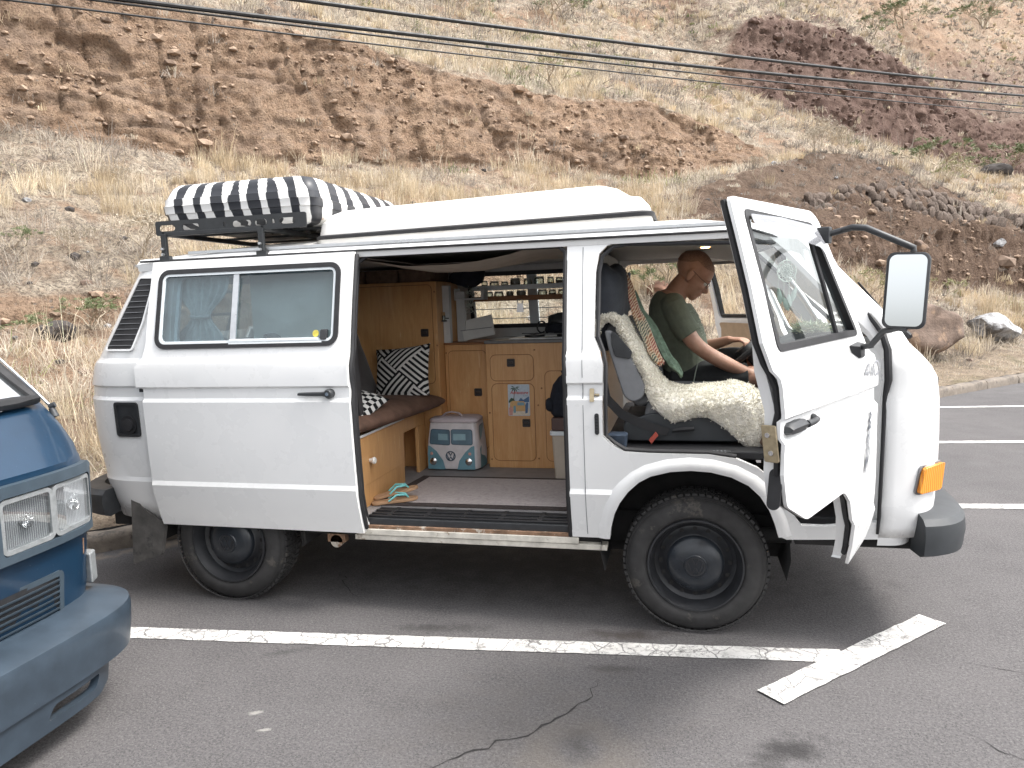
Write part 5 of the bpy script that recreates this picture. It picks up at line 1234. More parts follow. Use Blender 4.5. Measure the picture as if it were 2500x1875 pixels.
for x in (-2.745, -2.165):
    for sg in (-1, 1):
        p = MB(); p.bar((x, sg * .803, 1.866), (x, sg * .803, 2.0), .022, .03, up=(1, 0, 0)); p.box(x - .03, x + .03, min(sg * .785, sg * .815), max(sg * .785, sg * .815), 1.853, 1.884); obj('post', p, RK, rack, bevel=.003)
        b = MB()
        for dz in (1.89, 1.92): b.lathe([(.001, -.012), (.007, -.012), (.007, .012)], 8, 'Y', (x, sg * .818, dz))
        obj('bolt', b, MATS['alu'], rack)
    c = MB(); c.bar((x, -.80, 2.0), (x, .80, 2.0), .03, .025); obj('crossbar', c, RK, rack, bevel=.003)
for sg in (-1, 1):
    c = MB(); c.bar((-2.745, sg * .792, 1.998), (-2.165, sg * .792, 1.998), .022, .022); obj('longitudinal_bar', c, RK, rack, bevel=.003)
for y in (-.5, -.2, .1, .4, .65):
    c = MB(); c.bar((-2.80, y, 2.016), (-1.90, y, 2.016), .035, .012); obj('slat', c, RK, rack)

BXX = MB(); base = rrect(-2.815, -1.895, -.735, .56, .065, 7)
def bx_loop(inn, z):
    sx, sy = 1 - inn / .46, 1 - inn / .6475
    return [(-2.355 + (x + 2.355) * sx, -.0875 + (y + .0875) * sy, z) for x, y in base]
lev = [(.10, 2.028), (.05, 2.034), (.024, 2.058), (.012, 2.085), (.008, 2.110), (.0, 2.112), (-.002, 2.150), (-.004, 2.153), (.002, 2.156), (.006, 2.19), (.012, 2.193), (.024, 2.225), (.036, 2.248), (.058, 2.268), (.10, 2.279), (.2, 2.285)]
BXX.rings([bx_loop(i_, z) for i_, z in lev])
bo_ = obj('roof_box', BXX, WP, sharp=50); tag(bo_, 'zebra striped hard luggage box lying on the roof rack', 'roof box')
arc = [0]; 
for a, b in zip(base, base[1:] + base[:1]): arc.append(arc[-1] + sqrt((a[0] - b[0]) ** 2 + (.55 * (a[1] - b[1])) ** 2))
at = bo_.data.attributes.new('sarc', 'FLOAT', 'POINT'); nb_ = len(base); at.data.foreach_set('value', [arc[i % nb_] for i in range(len(bo_.data.vertices))])
m, k = mat('zebra'); co = k.coord(); s_ = k.attr('sarc', 'Fac'); zc = k.sep(co)[2]; yc = k.sep(co)[1]
dis = k.math('MULTIPLY', k.math('SUBTRACT', k.noise(co, 5, 3), .5), .05)
stp = k.math('MULTIPLY', k.math('GREATER_THAN', zc, 2.192), -.003); stp2 = k.math('MULTIPLY', k.math('GREATER_THAN', zc, 2.152), .004)
ss_ = k.math('ADD', k.math('ADD', s_, dis), k.math('ADD', stp, stp2)); ss_ = k.math('ADD', ss_, k.math('MULTIPLY', k.math('SUBTRACT', zc, 2.15), .10))
side_f = k.ramp(k.sep(co)[0], -1.96, -1.90, 1.0, 1.0)
w_ = k.math('SINE', k.math('MULTIPLY', ss_, k.math('MULTIPLY', side_f, 55.)))
thr = k.math('ADD', k.math('MULTIPLY', k.math('SUBTRACT', k.noise(k.mapping(co, (1, 1, .7)), 7, 1), .5), 3.2), -.05)
f = k.ramp(k.math('SUBTRACT', w_, thr), -.03, .03)
rust = k.ramp(ellipse_mask(k, k.mapping(co, (1, 1, 1)), -1.895, -.60, .08, .08, 0), 0, 1)
wc = k.mix(k.math('MULTIPLY', rust, k.ramp(k.noise(co, 16, 4), .52, .62)), (.78, .775, .76, 1), (.45, .26, .13, 1))
finish(k, k.mix(f, wc, (.022, .024, .030, 1)), .4, k.bump(k.noise(co, 25, 3), .08, .004))
bo_.data.materials.clear(); bo_.data.materials.append(MATS['zebra'])

# ------------------------------------------------------------------ loose things in the living area
mtb = MB(); mtb.prism([(-1.715, -.625), (-.600, -.615), (-.600, .035), (-1.655, .030)], lambda x, y: (x, y, .496), lambda x, y: (x, y, .503))
simple('mat_grey', (.40, .355, .345), .95, .12, 60, .5, bscale=220, bdist=.002, wear=(.33, .29, .285, 1), wearlo=.55)
simple('mat_border', (.042, .032, .030), .9, .2, 60)
fm = obj('floor_mat', mtb, MATS['mat_border'], smooth=False); tag(fm, 'pale grey floor mat with dark border in the sliding doorway', 'mat')
mt2 = MB(); mt2.prism([(-1.635, -.575), (-.650, -.565), (-.650, -.01), (-1.60, -.015)], lambda x, y: (x, y, .5035), lambda x, y: (x, y, .5065)); obj('mat_field', mt2, MATS['mat_grey'], fm, smooth=False)

# geometric pillow and chequered pillow
def pillow_mb(w_, h_, t_, n=16):
    mb = MB(); F_ = []; B_ = []
    for i in range(n + 1):
        a_, b_ = [], []
        for j in range(n + 1):
            u = i / n * 2 - 1; v = j / n * 2 - 1; e_ = max(0, (1 - u * u) * (1 - v * v)) ** .42
            pin = 1 - .07 * (1 - u * u) * abs(v) ** 3; pin2 = 1 - .07 * (1 - v * v) * abs(u) ** 3
            x = u * w_ / 2 * pin2; y = v * h_ / 2 * pin; wr = mnoise.noise(Vector((x * 9, y * 9, w_ * 10))) * .008 * e_
            a_.append((x, y, e_ * t_ / 2 + wr)); b_.append((x, y, -e_ * t_ / 2))
        F_.append(a_); B_.append(b_)
    N = n + 1; vs = [p for r in F_ for p in r] + [p for r in B_ for p in r]; o = N * N; fs = []
    for i in range(n):
        for j in range(n): q = i * N + j; fs += [(q, q + N, q + N + 1, q + 1), (o + q, o + q + 1, o + q + N + 1, o + q + N)]
    bd = [i * N for i in range(n)] + [n * N + j for j in range(n)] + [i * N + n for i in range(n, 0, -1)] + [j for j in range(n, 0, -1)]
    for a, b in zip(bd, bd[1:] + bd[:1]): fs.append((a, b, b + o, a + o))
    return mb.add(vs, fs)
def place(mb, c, ex, ey, ez=None):
    c = Vector(c); ex = Vector(ex).normalized(); ey = Vector(ey); ey = (ey - ex * ey.dot(ex)).normalized(); ez = ex.cross(ey)
    return mb.map(lambda x, y, z: c + ex * x + ey * y + ez * z)
# pattern: blocks of chevron stripes
m, k = mat('maze_cloth'); co = k.coord('UV'); ux, uy, _ = k.sep(co)
def tri(k, v, f): return k.math('PINGPONG', k.math('MULTIPLY', v, f), .5)
a_ = k.math('ADD', ux, uy); b_ = k.math('SUBTRACT', ux, uy)
cell = k.math('GREATER_THAN', k.math('PINGPONG', k.math('ADD', k.math('MULTIPLY', a_, 1.3), .2), 1.0), .52); cell2 = k.math('GREATER_THAN', k.math('PINGPONG', k.math('ADD', k.math('MULTIPLY', b_, 1.7), .45), 1.0), .5)
sel = k.math('ABSOLUTE', k.math('SUBTRACT', cell, cell2))
s1 = k.math('GREATER_THAN', tri(k, a_, 8.5), .25); s2 = k.math('GREATER_THAN', tri(k, b_, 8.5), .25)
s3 = k.math('ADD', k.math('MULTIPLY', sel, s1), k.math('MULTIPLY', k.math('SUBTRACT', 1., sel), s2))
finish(k, k.mix(s3, (.62, .60, .57, 1), (.012, .012, .013, 1)), .9, k.bump(k.noise(k.coord(), 300, 2), .3, .001), spec=.2)
m, k = mat('check_cloth'); co = k.coord('UV'); ck = k.new('ShaderNodeTexChecker', i_Vector=co, i_Scale=11, i_Color1=(.66, .65, .62, 1), i_Color2=(.012, .012, .013, 1)); finish(k, ck.outputs[0], .9, spec=.2)
def add_uv(o, mbflat):
    uv = o.data.uv_layers.new(name='UVMap'); 
    for lp in o.data.loops:
        v = mbflat[lp.vertex_index]; uv.data[lp.index].uv = (v[0], v[1])
def pillow(name, w_, h_, t_, c, ex, ey, m_, label, cat='cushion'):
    mb = pillow_mb(w_, h_, t_); flat = [(v[0] / w_ + .5, v[1] / h_ + .5) for v in mb.v]; place(mb, c, ex, ey); o = obj(name, mb, m_, sharp=180, recalc=False); add_uv(o, flat); return tag(o, label, cat)
pillow('cushion', .40, .34, .13, (-1.80, .12, 1.155), (1, -.12, .10), (-.10, .34, 1), MATS['maze_cloth'], 'black and white maze patterned cushion propped up on the bench')
pillow('cushion', .34, .30, .10, (-1.86, -.53, 1.045), (1, -.1, -.25), (.10, 1, .35), MATS['check_cloth'], 'black and white chequered cushion lying by the door edge')

# cooler bag shaped like a little bus
simple('cooler_white', (.60, .57, .575), .6, .08, 20, .1); simple('cooler_teal', (.135, .27, .325), .6, .12, 14, .1); simple('cooler_pane', (.10, .17, .22), .35, .2, 10); simple('cooler_pane_light', (.24, .38, .43), .4, .1, 20)
simple('cooler_line', (.045, .075, .115), .5, .05); simple('cooler_lilac', (.50, .44, .46), .7, .08, 30, .2); simple('pink_lamp', (.55, .30, .26), .4, .05)
cool = thing('cooler_bag', (-1.50, .30, .504), 'teal and white cooler bag shaped like a bus, on the floor', 'cooler bag')
CY = .205
def cf_(x, z, d=0):           # front face, leaning back a little towards the top
    t = (z - .504) / .31; return (-1.52 + (x + 1.52) * (1 - .10 * t), CY + .02 * t + .01 * (1 - 4 * (x + 1.52) ** 2 / .11) * -1 + d, z)
cbm = MB(); rg = []
for z, ins in ((.505, 0), (.60, -.004), (.70, .004), (.80, .016), (.815, .018)):
    rg.append([(-1.685 + ins, CY + ins * .8, z), (-1.52, CY - .014 + ins * .8, z), (-1.358 - ins, CY + ins * .8, z), (-1.340 - ins, CY + .03, z), (-1.335 - ins, CY + .19, z), (-1.69 + ins, CY + .19, z)])
cbm.rings(rg); obj('body', cbm, MATS['cooler_white'], cool, bevel=.012)
lid_ = MB(); lid_.rings([[(x * s_ + -1.515 * (1 - s_), y * s_ + (CY + .10) * (1 - s_), z) for x, y in rrect(-1.675, -1.345, CY - .002, CY + .195, .05, 5)] for s_, z in ((1.0, .815), (1.01, .822), (1.0, .832), (.9, .842), (.4, .846))]); obj('lid', lid_, MATS['cooler_lilac'], cool, sharp=50)
hn = MB(); hn.tube([(-1.60, CY + .08, .842), (-1.575, CY + .075, .865), (-1.53, CY + .07, .874), (-1.485, CY + .075, .865), (-1.46, CY + .08, .842)], .009, 8, flat=(1.6, .6)); obj('handle', hn, MATS['cooler_lilac'], cool)
def flat_on(poly, name, m_, d, par=cool, fn=cf_):
    mb = panel(poly, [], lambda x, z, dd=0: fn(x, z, d), .05); return obj(name, mb, m_, par, recalc=True, sharp=180)
F2 = lambda x, z, d=0: (x, float(np.interp(x, [-1.685, -1.52, -1.358], [CY, CY - .014, CY])) + .016 * .8 * max(0, (z - .6) / .2) - d, z)
zq = lambda P: [(x, .508 + (z - .508) * 1.22) for x, z in P]
tealL = [(-1.683, .508), (-1.56, .508), (-1.575, .555), (-1.62, .605), (-1.665, .632), (-1.68, .635)]
tealR = [(-1.48, .508), (-1.362, .508), (-1.364, .635), (-1.385, .630), (-1.425, .600), (-1.465, .555)]
flat_on(zq(tealL), 'teal_side', MATS['cooler_teal'], .0075, fn=F2); flat_on(zq(tealR), 'teal_side', MATS['cooler_teal'], .0075, fn=F2)
for x0, x1 in ((-1.665, -1.527), (-1.513, -1.378)):
    wpn = roundpoly([(x0 if x0 < -1.6 else x0, .675), (x1, .670), (x1 - (.002 if x1 > -1.45 else 0), .765), (x0 + (.012 if x0 < -1.6 else 0), .768)], .012)
    p_ = flat_on(scaled(wpn, -.004), 'windscreen_print', MATS['cooler_line'], .0075, fn=F2); flat_on(wpn, 'pane_print', MATS['cooler_pane'], .0088, p_, F2)
    lx0 = max(x0 + .012, -1.605); lx1 = min(x1 - .012, -1.42); flat_on([(lx0, .70), (lx1, .70), (lx1, .74), (lx0, .742)], 'pane_light', MATS['cooler_pane_light'], .0100, p_, F2)
em = MB(); ec_ = Vector((-1.522, CY - .019, .597)); er = .033
em.lathe([(er, .0), (er, -.003), (er - .0055, -.003), (er - .0055, 0)], 28, 'Y', ec_)
for p0, p1 in (((-.012, .026), (0, .003)), ((0, .003), (.012, .026)), ((-.026, .012), (-.012, -.026)), ((-.012, -.026), (0, -.004)), ((0, -.004), (.012, -.026)), ((.012, -.026), (.026, .012))): em.bar(ec_ + Vector((p0[0], -.001, p0[1])), ec_ + Vector((p1[0], -.001, p1[1])), .004, .005, up=(0, 1, 0))
obj('round_emblem', em, MATS['cooler_line'], cool)
for x in (-1.645, -1.405):
    h_ = MB(); h_.lathe([(.001, -.012), (.016, -.010), (.024, -.006), (.026, .006)], 18, 'Y', (x, CY - .006, .558)); obj('headlight_print', h_, MATS['chrome'], cool)
    h_ = MB(); h_.lathe([(.001, -.009), (.010, -.007), (.013, .004)], 14, 'Y', (x - math.copysign(.010, x + 1.52) * -1, CY - .005, .610)); obj('indicator_print', h_, MATS['pink_lamp'], cool)
SR = lambda y, z, d=0: (-1.338 - .018 * max(0, (z - .6) / .2) + d, y, z)
flat_on([(CY + .035, .508), (CY + .185, .508), (CY + .185, .70), (CY + .035, .635)], 'teal_side', MATS['cooler_teal'], .004, fn=SR)
wq = roundpoly([(CY + .06, .69), (CY + .18, .735), (CY + .18, .79), (CY + .075, .775)], .01); p_ = flat_on(scaled(wq, -.004), 'side_window_print', MATS['cooler_line'], .004, fn=SR); flat_on(wq, 'pane_print', MATS['cooler_pane_light'], .005, p_, SR)

# flip-flops
simple('sole_tan', (.36, .22, .125), .8, .15, 30); simple('strap_turquoise', (.16, .50, .50), .5, .1, 30)
def flipflop(c, rot, tilt, label):
    t = thing('flip_flop', c, label, 'sandal', 'flip-flops by the bench')
    sol = [(-.125, -.025), (-.10, -.036), (-.03, -.030), (.05, -.040), (.10, -.036), (.128, -.012), (.125, .015), (.09, .036), (.02, .034), (-.06, .030), (-.11, .028), (-.128, .005)]
    R_ = Matrix.Rotation(rot, 3, 'Z') @ Matrix.Rotation(tilt, 3, 'Y'); c = Vector(c)
    mb = MB(); mb.prism(roundpoly(sol, .02, 3), lambda x, y: c + R_ @ Vector((x, y, 0)), lambda x, y: c + R_ @ Vector((x, y, .016))); obj('sole', mb, MATS['sole_tan'], t, bevel=.004)
    st_ = MB()
    for s_ in (-1, 1): st_.tube([c + R_ @ Vector(p) for p in ((.075, 0, .016), (.06, s_ * .012, .036), (.01, s_ * .030, .044), (-.035, s_ * .034, .016))], [.004, .006, .006, .005], 6)
    obj('strap', st_, MATS['strap_turquoise'], t)
flipflop((-1.615, -.52, .535), radians(28), radians(-10), 'turquoise strapped flip-flop lying on top of its twin')
flipflop((-1.60, -.575, .504), radians(24), radians(-3), 'turquoise strapped flip-flop lying flat underneath the other one')

# printed tin plate on the cupboard door
def text_mb(body, size, fn, bold=0, shear=0):
    cu_ = bpy.data.curves.new('t', 'FONT'); cu_.body = body; cu_.size = size; cu_.align_x = 'CENTER'; cu_.shear = shear; cu_.offset = bold; cu_.resolution_u = 2
    o_ = bpy.data.objects.new('t', cu_); me_ = bpy.data.meshes.new_from_object(o_); mb = MB(); mb.add([fn(v.co.x, v.co.y) for v in me_.vertices], [tuple(p.vertices) for p in me_.polygons])
    bpy.data.objects.remove(o_); bpy.data.curves.remove(cu_); bpy.data.meshes.remove(me_); return mb
for nm, c_ in (('print_sky', (.46, .53, .60)), ('print_green', (.03, .075, .045)), ('print_blue', (.06, .13, .26)), ('print_orange', (.56, .35, .15)), ('print_red', (.50, .10, .10)), ('print_sand', (.62, .55, .45)), ('print_pink', (.55, .28, .24)), ('print_teal', (.17, .30, .36)), ('print_trunk', (.10, .07, .05))): simple(nm, c_, .45, .1, 60)
TY = .3165; tx0, tz0 = -1.157, .842
tin = thing('tin_sign', (-1.085, TY, .842), 'small printed tin sign with palm and camper on the cupboard door', 'sign')
q = MB(); q.prism(rrect(tx0, tx0 + .143, tz0, tz0 + .205, .006), lambda x, z: (x, TY + .0005, z), lambda x, z: (x, TY - .0015, z)); obj('plate', q, MATS['print_sky'], tin, smooth=False)
def tp(pts, m_, lay, name):
    mb = MB(); mb.add([(tx0 + x, TY - .0015 - lay * .0005, tz0 + z) for x, z in pts], [tuple(range(len(pts)))]); return obj(name, mb, MATS[m_], tin, smooth=False)
tp([(.004, .003), (.139, .003), (.139, .05), (.004, .06)], 'print_sand', 1, 'beach_print')
tp([(.07, .10), (.085, .118), (.10, .104), (.115, .112), (.139, .128), (.139, .09), (.07, .09)], 'print_blue', 1.2, 'hill_print')
tp([(.004, .095), (.02, .118), (.04, .112), (.045, .098), (.03, .09), (.004, .085)], 'print_green', 1.4, 'bush_print')
tp([(.035, .10), (.040, .10), (.048, .175), (.044, .177)], 'print_trunk', 1.6, 'trunk_print')
for a in (2.6, 3.3, 3.9, 4.6, 5.2, 5.9, .3):
    cx_, cz_ = .048, .183; L_ = .034; tp([(cx_, cz_), (cx_ + cos(a - .25) * L_ * .55, cz_ + sin(a - .25) * L_ * .45), (cx_ + cos(a) * L_, min(.199, cz_ + sin(a) * L_ - .004)), (cx_ + cos(a + .2) * L_ * .5, min(.2, cz_ + sin(a + .2) * L_ * .5))], 'print_green', 1.8 + a * .01, 'frond_print')
tp([(.012, .03), (.112, .03), (.114, .075), (.105, .095), (.03, .098), (.014, .09), (.010, .06)], 'print_orange', 2.0, 'camper_print')
tp([(.060, .068), (.108, .068), (.104, .088), (.062, .088)], 'print_teal', 2.2, 'glass_print')
tp([(.112, .015), (.128, .02), (.133, .08), (.126, .092), (.113, .07)], 'print_blue', 2.2, 'surfboard_print')
tp([(.034, .02), (.05, .02), (.05, .062), (.042, .068), (.034, .06)], 'print_teal', 2.4, 'figure_print'); tp([(.004, .004), (.028, .004), (.03, .05), (.016, .062), (.004, .05)], 'print_pink', 2.4, 'figure_print')
mb = text_mb('Adventure', .030, lambda x, y: (tx0 + .0735 + x * .92, TY - .0032, tz0 + .142 + y), .0006, .35); obj('lettering', mb, MATS['print_red'], tin, smooth=False)
mb = text_mb('for two', .011, lambda x, y: (tx0 + .115 + x, TY - .0032, tz0 + .128 + y), 0, .2); obj('lettering', mb, MATS['print_blue'], tin, smooth=False)

# on the worktop and the shelves
bd = MB(); bd.prism([(-1.54, 1.455), (-1.32, 1.498), (-1.29, 1.36), (-1.51, 1.322)], lambda x, z: (x, .55 - (z - 1.35) * -.25, z), lambda x, z: (x, .562 - (z - 1.35) * -.25, z)); simple('board_white', (.62, .62, .60), .6, .05, 12); bdo = obj('cutting_board', bd, MATS['board_white'], bevel=.003); tag(bdo, 'pale folding board leaning at a slant on the worktop', 'board')
q = MB(); q.bar((-1.535, .5535, 1.392), (-1.312, .5535, 1.412), .002, .004); obj('fold_line', q, MATS['grey_plastic'], bdo)
glass('jar_glass', (.80, .86, .84, 1), 2.0, haze=.10, hcol=(.5, .5, .48, 1))
simple('cork', (.42, .27, .15), .9, .15, 60); simple('spice', (.36, .28, .20), .95, .3, 80)
bt = thing('spice_bottle', (-1.60, .40, 1.47), 'tiny corked glass bottle on the cupboard post', 'bottle')
q = MB(); q.lathe([(.001, 0), (.011, 0), (.012, .008), (.012, .028), (.007, .034)], 16, 'Z', (-1.60, .40, 1.472)); obj('bottle_body', q, MATS['jar_glass'], bt)
q = MB(); q.lathe([(.0075, .030), (.010, .034), (.010, .052), (.001, .053)], 14, 'Z', (-1.60, .40, 1.472)); obj('cork', q, MATS['cork'], bt)
q = MB(); q.box(-1.612, -1.585, .385, .418, 1.462, 1.4718); q.tube([(-1.59, .40, 1.485), (-1.572, .42, 1.483)], .004, 6); obj('holder', q, BP, bt)
simple('jar_lid', (.50, .49, .46), .4, .1, 30, metal=.4)
ORD = ('first', 'second', 'third', 'fourth', 'fifth', 'sixth', 'seventh', 'eighth')
def jar(x, y, z, r_, h_, label, fill):
    t = thing('storage_jar', (x, y, z), label, 'jar', 'jars along the window shelves')
    q = MB(); q.lathe([(.001, .001), (r_ * .92, .001), (r_, .008), (r_, h_ * .82), (r_ * .86, h_ * .9), (r_ * .86, h_)], 18, 'Z', (x, y, z)); obj('glass', q, MATS['jar_glass'], t)
    if fill:
        q = MB(); q.lathe([(.001, .003), (r_ * .9, .003), (r_ * .9, h_ * fill), (.001, h_ * fill * 1.05)], 14, 'Z', (x, y, z)); obj('contents', q, MATS['spice'], t)
    q = MB(); q.lathe([(r_ * .9, h_ * .9), (r_ * .92, h_ * 1.04), (.001, h_ * 1.05)], 18, 'Z', (x, y, z)); obj('lid', q, MATS['jar_lid'], t)
for i, (x, r_, h_, f_) in enumerate(((-1.40, .024, .055, .5), (-1.33, .034, .050, 0), (-1.255, .026, .045, .6), (-1.18, .036, .065, .8), (-1.09, .03, .06, .3), (-1.01, .036, .07, .2), (-.93, .024, .065, .5), (-.87, .026, .06, .7))):
    jar(x, .735, 1.6725, r_, h_, ORD[i] + ' glass jar from the cupboard on the upper window shelf', f_)
for i, (x, r_, h_, f_) in enumerate(((-1.37, .028, .052, 0), (-1.30, .034, .052, 0), (-1.22, .026, .052, .8), (-1.14, .034, .055, .9), (-.99, .034, .055, .4), (-.92, .026, .052, .6), (-.855, .026, .052, .2))):
    jar(x, .735, 1.5985, r_, h_, ORD[i] + ' glass jar from the cupboard on the lower window shelf', f_)
# grater hanging from the lower shelf
gr = thing('grater', (-1.13, .655, 1.51), 'metal grater hanging from the lower window shelf', 'grater')
q = MB(); q.prism([(-1.158, 1.505), (-1.108, 1.505), (-1.114, 1.565), (-1.152, 1.565)], lambda x, z: (x, .652, z), lambda x, z: (x, .656, z)); obj('blade', q, MATS['chrome'], gr)
q = MB(); q.tube([(-1.15, .654, 1.565), (-1.148, .654, 1.592), (-1.118, .654, 1.592), (-1.116, .654, 1.565)], .004, 6); obj('handle', q, MATS['chrome'], gr)
# leafy garland
simple('garland_leaf', (.36, .40, .36), .7, .3, 40)
ga = MB(); rnd = random.Random(4)
path = [(-1.44, .64, 1.745), (-1.47, .62, 1.69), (-1.455, .61, 1.63), (-1.475, .60, 1.57), (-1.455, .60, 1.52)]
for i in range(170):
    t = rnd.random() * (len(path) - 1); a = int(t); p = Vector(path[a]).lerp(Vector(path[a + 1]), t - a) + Vector((rnd.gauss(0, .017), rnd.gauss(0, .015), rnd.gauss(0, .01)))
    d = Vector((rnd.gauss(0, 1), rnd.gauss(0, 1), rnd.gauss(-.3, .8))).normalized(); s_ = d.cross(Vector((rnd.random(), rnd.random(), rnd.random()))).normalized() * .006; L_ = rnd.uniform(.014, .024)
    ga.add([p, p + d * L_ * .5 + s_, p + d * L_, p + d * L_ * .5 - s_], [(0, 1, 2, 3)])
ga.tube(path, .003, 5); ga.tube([path[-1], (-1.53, .58, 1.49), (-1.56, .56, 1.455)], .0025, 5)
tag(obj('leaf_garland', ga, MATS['garland_leaf'], smooth=False, recalc=False), 'grey green leafy garland dangling from the window shelf', 'garland')
simple('navy_cloth', (.012, .014, .022), .95, .3, 30, .4); simple('wicker', (.13, .085, .06), .9, .3, 30, .8, bscale=120, bdist=.004)
q = rock_mb(.13, .10, .085, 21, 5, 3, .08); q.map(lambda x, y, z: (x - 1.49, y + .62, z + 1.765)); tag(obj('stuffed_bag', q, MATS['navy_cloth']), 'dark navy bag stuffed up under the ceiling', 'bag')
for i, (x0, x1) in enumerate(((-2.24, -2.12), (-2.11, -1.885), (-1.875, -1.65))):
    q = MB(); q.rings([[(x, y, z) for x, y in rrect(x0 + e_, x1 - e_, .31 + e_, .70, .015, 3)] for z, e_ in ((1.729, .006), (1.76, .002), (1.80, 0), (1.812, 0), (1.812, .008), (1.745, .010))]); tag(obj('wicker_basket', q, MATS['wicker'], sharp=40), ('wicker basket on the tall cupboard, half hidden by the door', 'middle one of the three wicker baskets on the tall cupboard', 'wicker basket at the window end of the tall cupboard')[i], 'basket', 'baskets on the tall cupboard')
# clutter on the hob: dark kettle with looped hose, crumpled cloth
kt = thing('kettle', (-.87, .56, 1.345), 'dark kettle with a looped handle on the hob', 'kettle')
q = MB(); q.lathe([(.001, 0), (.07, 0), (.078, .015), (.07, .05), (.045, .075), (.02, .082), (.001, .084)], 20, 'Z', (-.87, .56, 1.366)); obj('pot', q, MATS['navy_cloth'], kt)
q = MB(); q.tube([(-.965 + .03 * cos(a), .54, 1.405 + .038 * sin(a)) for a in np.linspace(-.5, 2 * pi - .9, 16)], .006, 6); obj('loop_handle', q, RB, kt)
q = rock_mb(.10, .06, .045, 33, 6, 3, .2); q.map(lambda x, y, z: (x - .83, y + .52, z + 1.45)); tag(obj('dish_cloth', q, MATS['bumper_grey']), 'crumpled dark cloth lying on top of the kettle', 'cloth')
# bin, box and rucksack beside the pillar
simple('bin_beige', (.44, .38, .31), .55, .08, 12); simple('box_brown', (.075, .040, .034), .45, .15, 14)
bn = thing('bin', (-.74, .12, .504), 'beige plastic bin with white rim beside the door pillar', 'bin')
q = MB(); q.rings([[(x, y, z) for x, y in rrect(-.825 - e_, -.615 + e_, .02 - e_, .24 + e_, .02, 4)] for z, e_ in ((.504, -.012), (.77, .0))]); obj('bin_body', q, MATS['bin_beige'], bn)
q = MB(); q.rings([[(x, y, z) for x, y in rrect(-.835, -.605, .01, .25, .02, 4)] for z in (.771, .795)]); obj('rim', q, MATS['white_frame'], bn, bevel=.003)
q = MB(); q.box(-.825, -.62, .03, .23, .796, .875); tag(obj('storage_box', q, MATS['box_brown'], bevel=.008), 'dark brown box standing on the beige bin', 'box')
rk = thing('rucksack', (-.73, .12, .876), 'black rucksack on the brown box by the door pillar', 'rucksack')
q = MB(); q.rings([[(x, y, z) for x, y in rrect(-.73 - w_, -.73 + w_, .12 - d_, .12 + d_, min(w_, d_) * .6, 4)] for z, w_, d_ in ((.877, .09, .07), (.90, .105, .085), (1.0, .108, .085), (1.07, .09, .07), (1.115, .055, .05), (1.135, .03, .03))]); obj('pack', q, MATS['navy_cloth'], rk, sharp=60)
q = MB(); q.tube([(-.755, .10, 1.125), (-.765, .10, 1.15), (-.745, .10, 1.16), (-.735, .10, 1.13)], .006, 6); obj('loop', q, RB, rk)
q = rock_mb(.035, .04, .05, 5, 4, 2); q.map(lambda x, y, z: (x - .835, y + .07, z + .955)); obj('side_pocket', q, MATS['navy_cloth'], rk)

# ------------------------------------------------------------------ cab: sheepskin, jacket, scarf, dreamcatcher, plant nest
simple('fleece', (.82, .78, .69), .95, .12, 35, .9, bscale=70, bdist=.02, sheen=.3)
prof = [(-.475, 1.40), (-.465, 1.455), (-.43, 1.495), (-.385, 1.505), (-.345, 1.478), (-.305, 1.40), (-.26, 1.31), (-.21, 1.22), (-.165, 1.145), (-.12, 1.108), (-.05, 1.095), (.05, 1.100), (.15, 1.112), (.23, 1.115), (.295, 1.095), (.335, 1.05), (.345, 1.0), (.335, .955), (.325, .92)]
PL = [0]
for a, b in zip(prof, prof[1:]): PL.append(PL[-1] + sqrt((a[0] - b[0]) ** 2 + (a[1] - b[1]) ** 2))
def pp(s): return np.interp(s, PL, [p[0] for p in prof]), np.interp(s, PL, [p[1] for p in prof])
def drape_len(s):      # how far the fleece hangs over the near edge
    return float(np.interp(s, [0, .25, .5, .62, .68, .75, .82, .90, .98, 1.07, 1.12, 1.27], [.03, .035, .04, .09, .13, .10, .10, .16, .245, .25, .17, .08]))
sk_ = MB(); NS, NT_ = 70, 34; G = []
for i in range(NS + 1):
    s = PL[-1] * i / NS; x, z = pp(s); x2, z2 = pp(min(PL[-1], s + .01)); x1, z1 = pp(max(0, s - .01)); tx, tz = x2 - x1, z2 - z1; L_ = sqrt(tx * tx + tz * tz); nx_, nz2 = -tz / L_, tx / L_
    if nz2 < 0 and i < NS * .2: pass
    row = []; dl = drape_len(s)
    for j in range(NT_ + 1):
        t = j / NT_
        if t < .28:          # hanging part on the near side
            q_ = (.28 - t) / .28; y = -.665 - .022 * min(1, q_ * 4) - .012 * sin(q_ * 3); off = -dl * q_
            fx, fz = (x + nx_ * .0 + off * (nx_ if s < .72 else .10 * nx_), z + off * (nz2 if s < .72 else 1.0))
        else:
            q_ = (t - .28) / .72; y = -.665 + .50 * q_; fx, fz = x + nx_ * .012 * sin(pi * q_), z + nz2 * .012 * sin(pi * q_)
        w_ = mnoise.noise(Vector((fx * 16, y * 16, fz * 16))) * .010 + mnoise.noise(Vector((fx * 45, y * 45, fz * 45))) * .007
        row.append((fx + nx_ * w_, y - (w_ * 1.2 if t < .28 else 0), fz + nz2 * w_))
    G.append(row)
sk_.rings(G, close=False, cap=False); sko = obj('sheepskin', sk_, MATS['fleece'], sharp=180, solid=.012); tag(sko, 'cream sheepskin draped over the passenger seat', 'sheepskin')
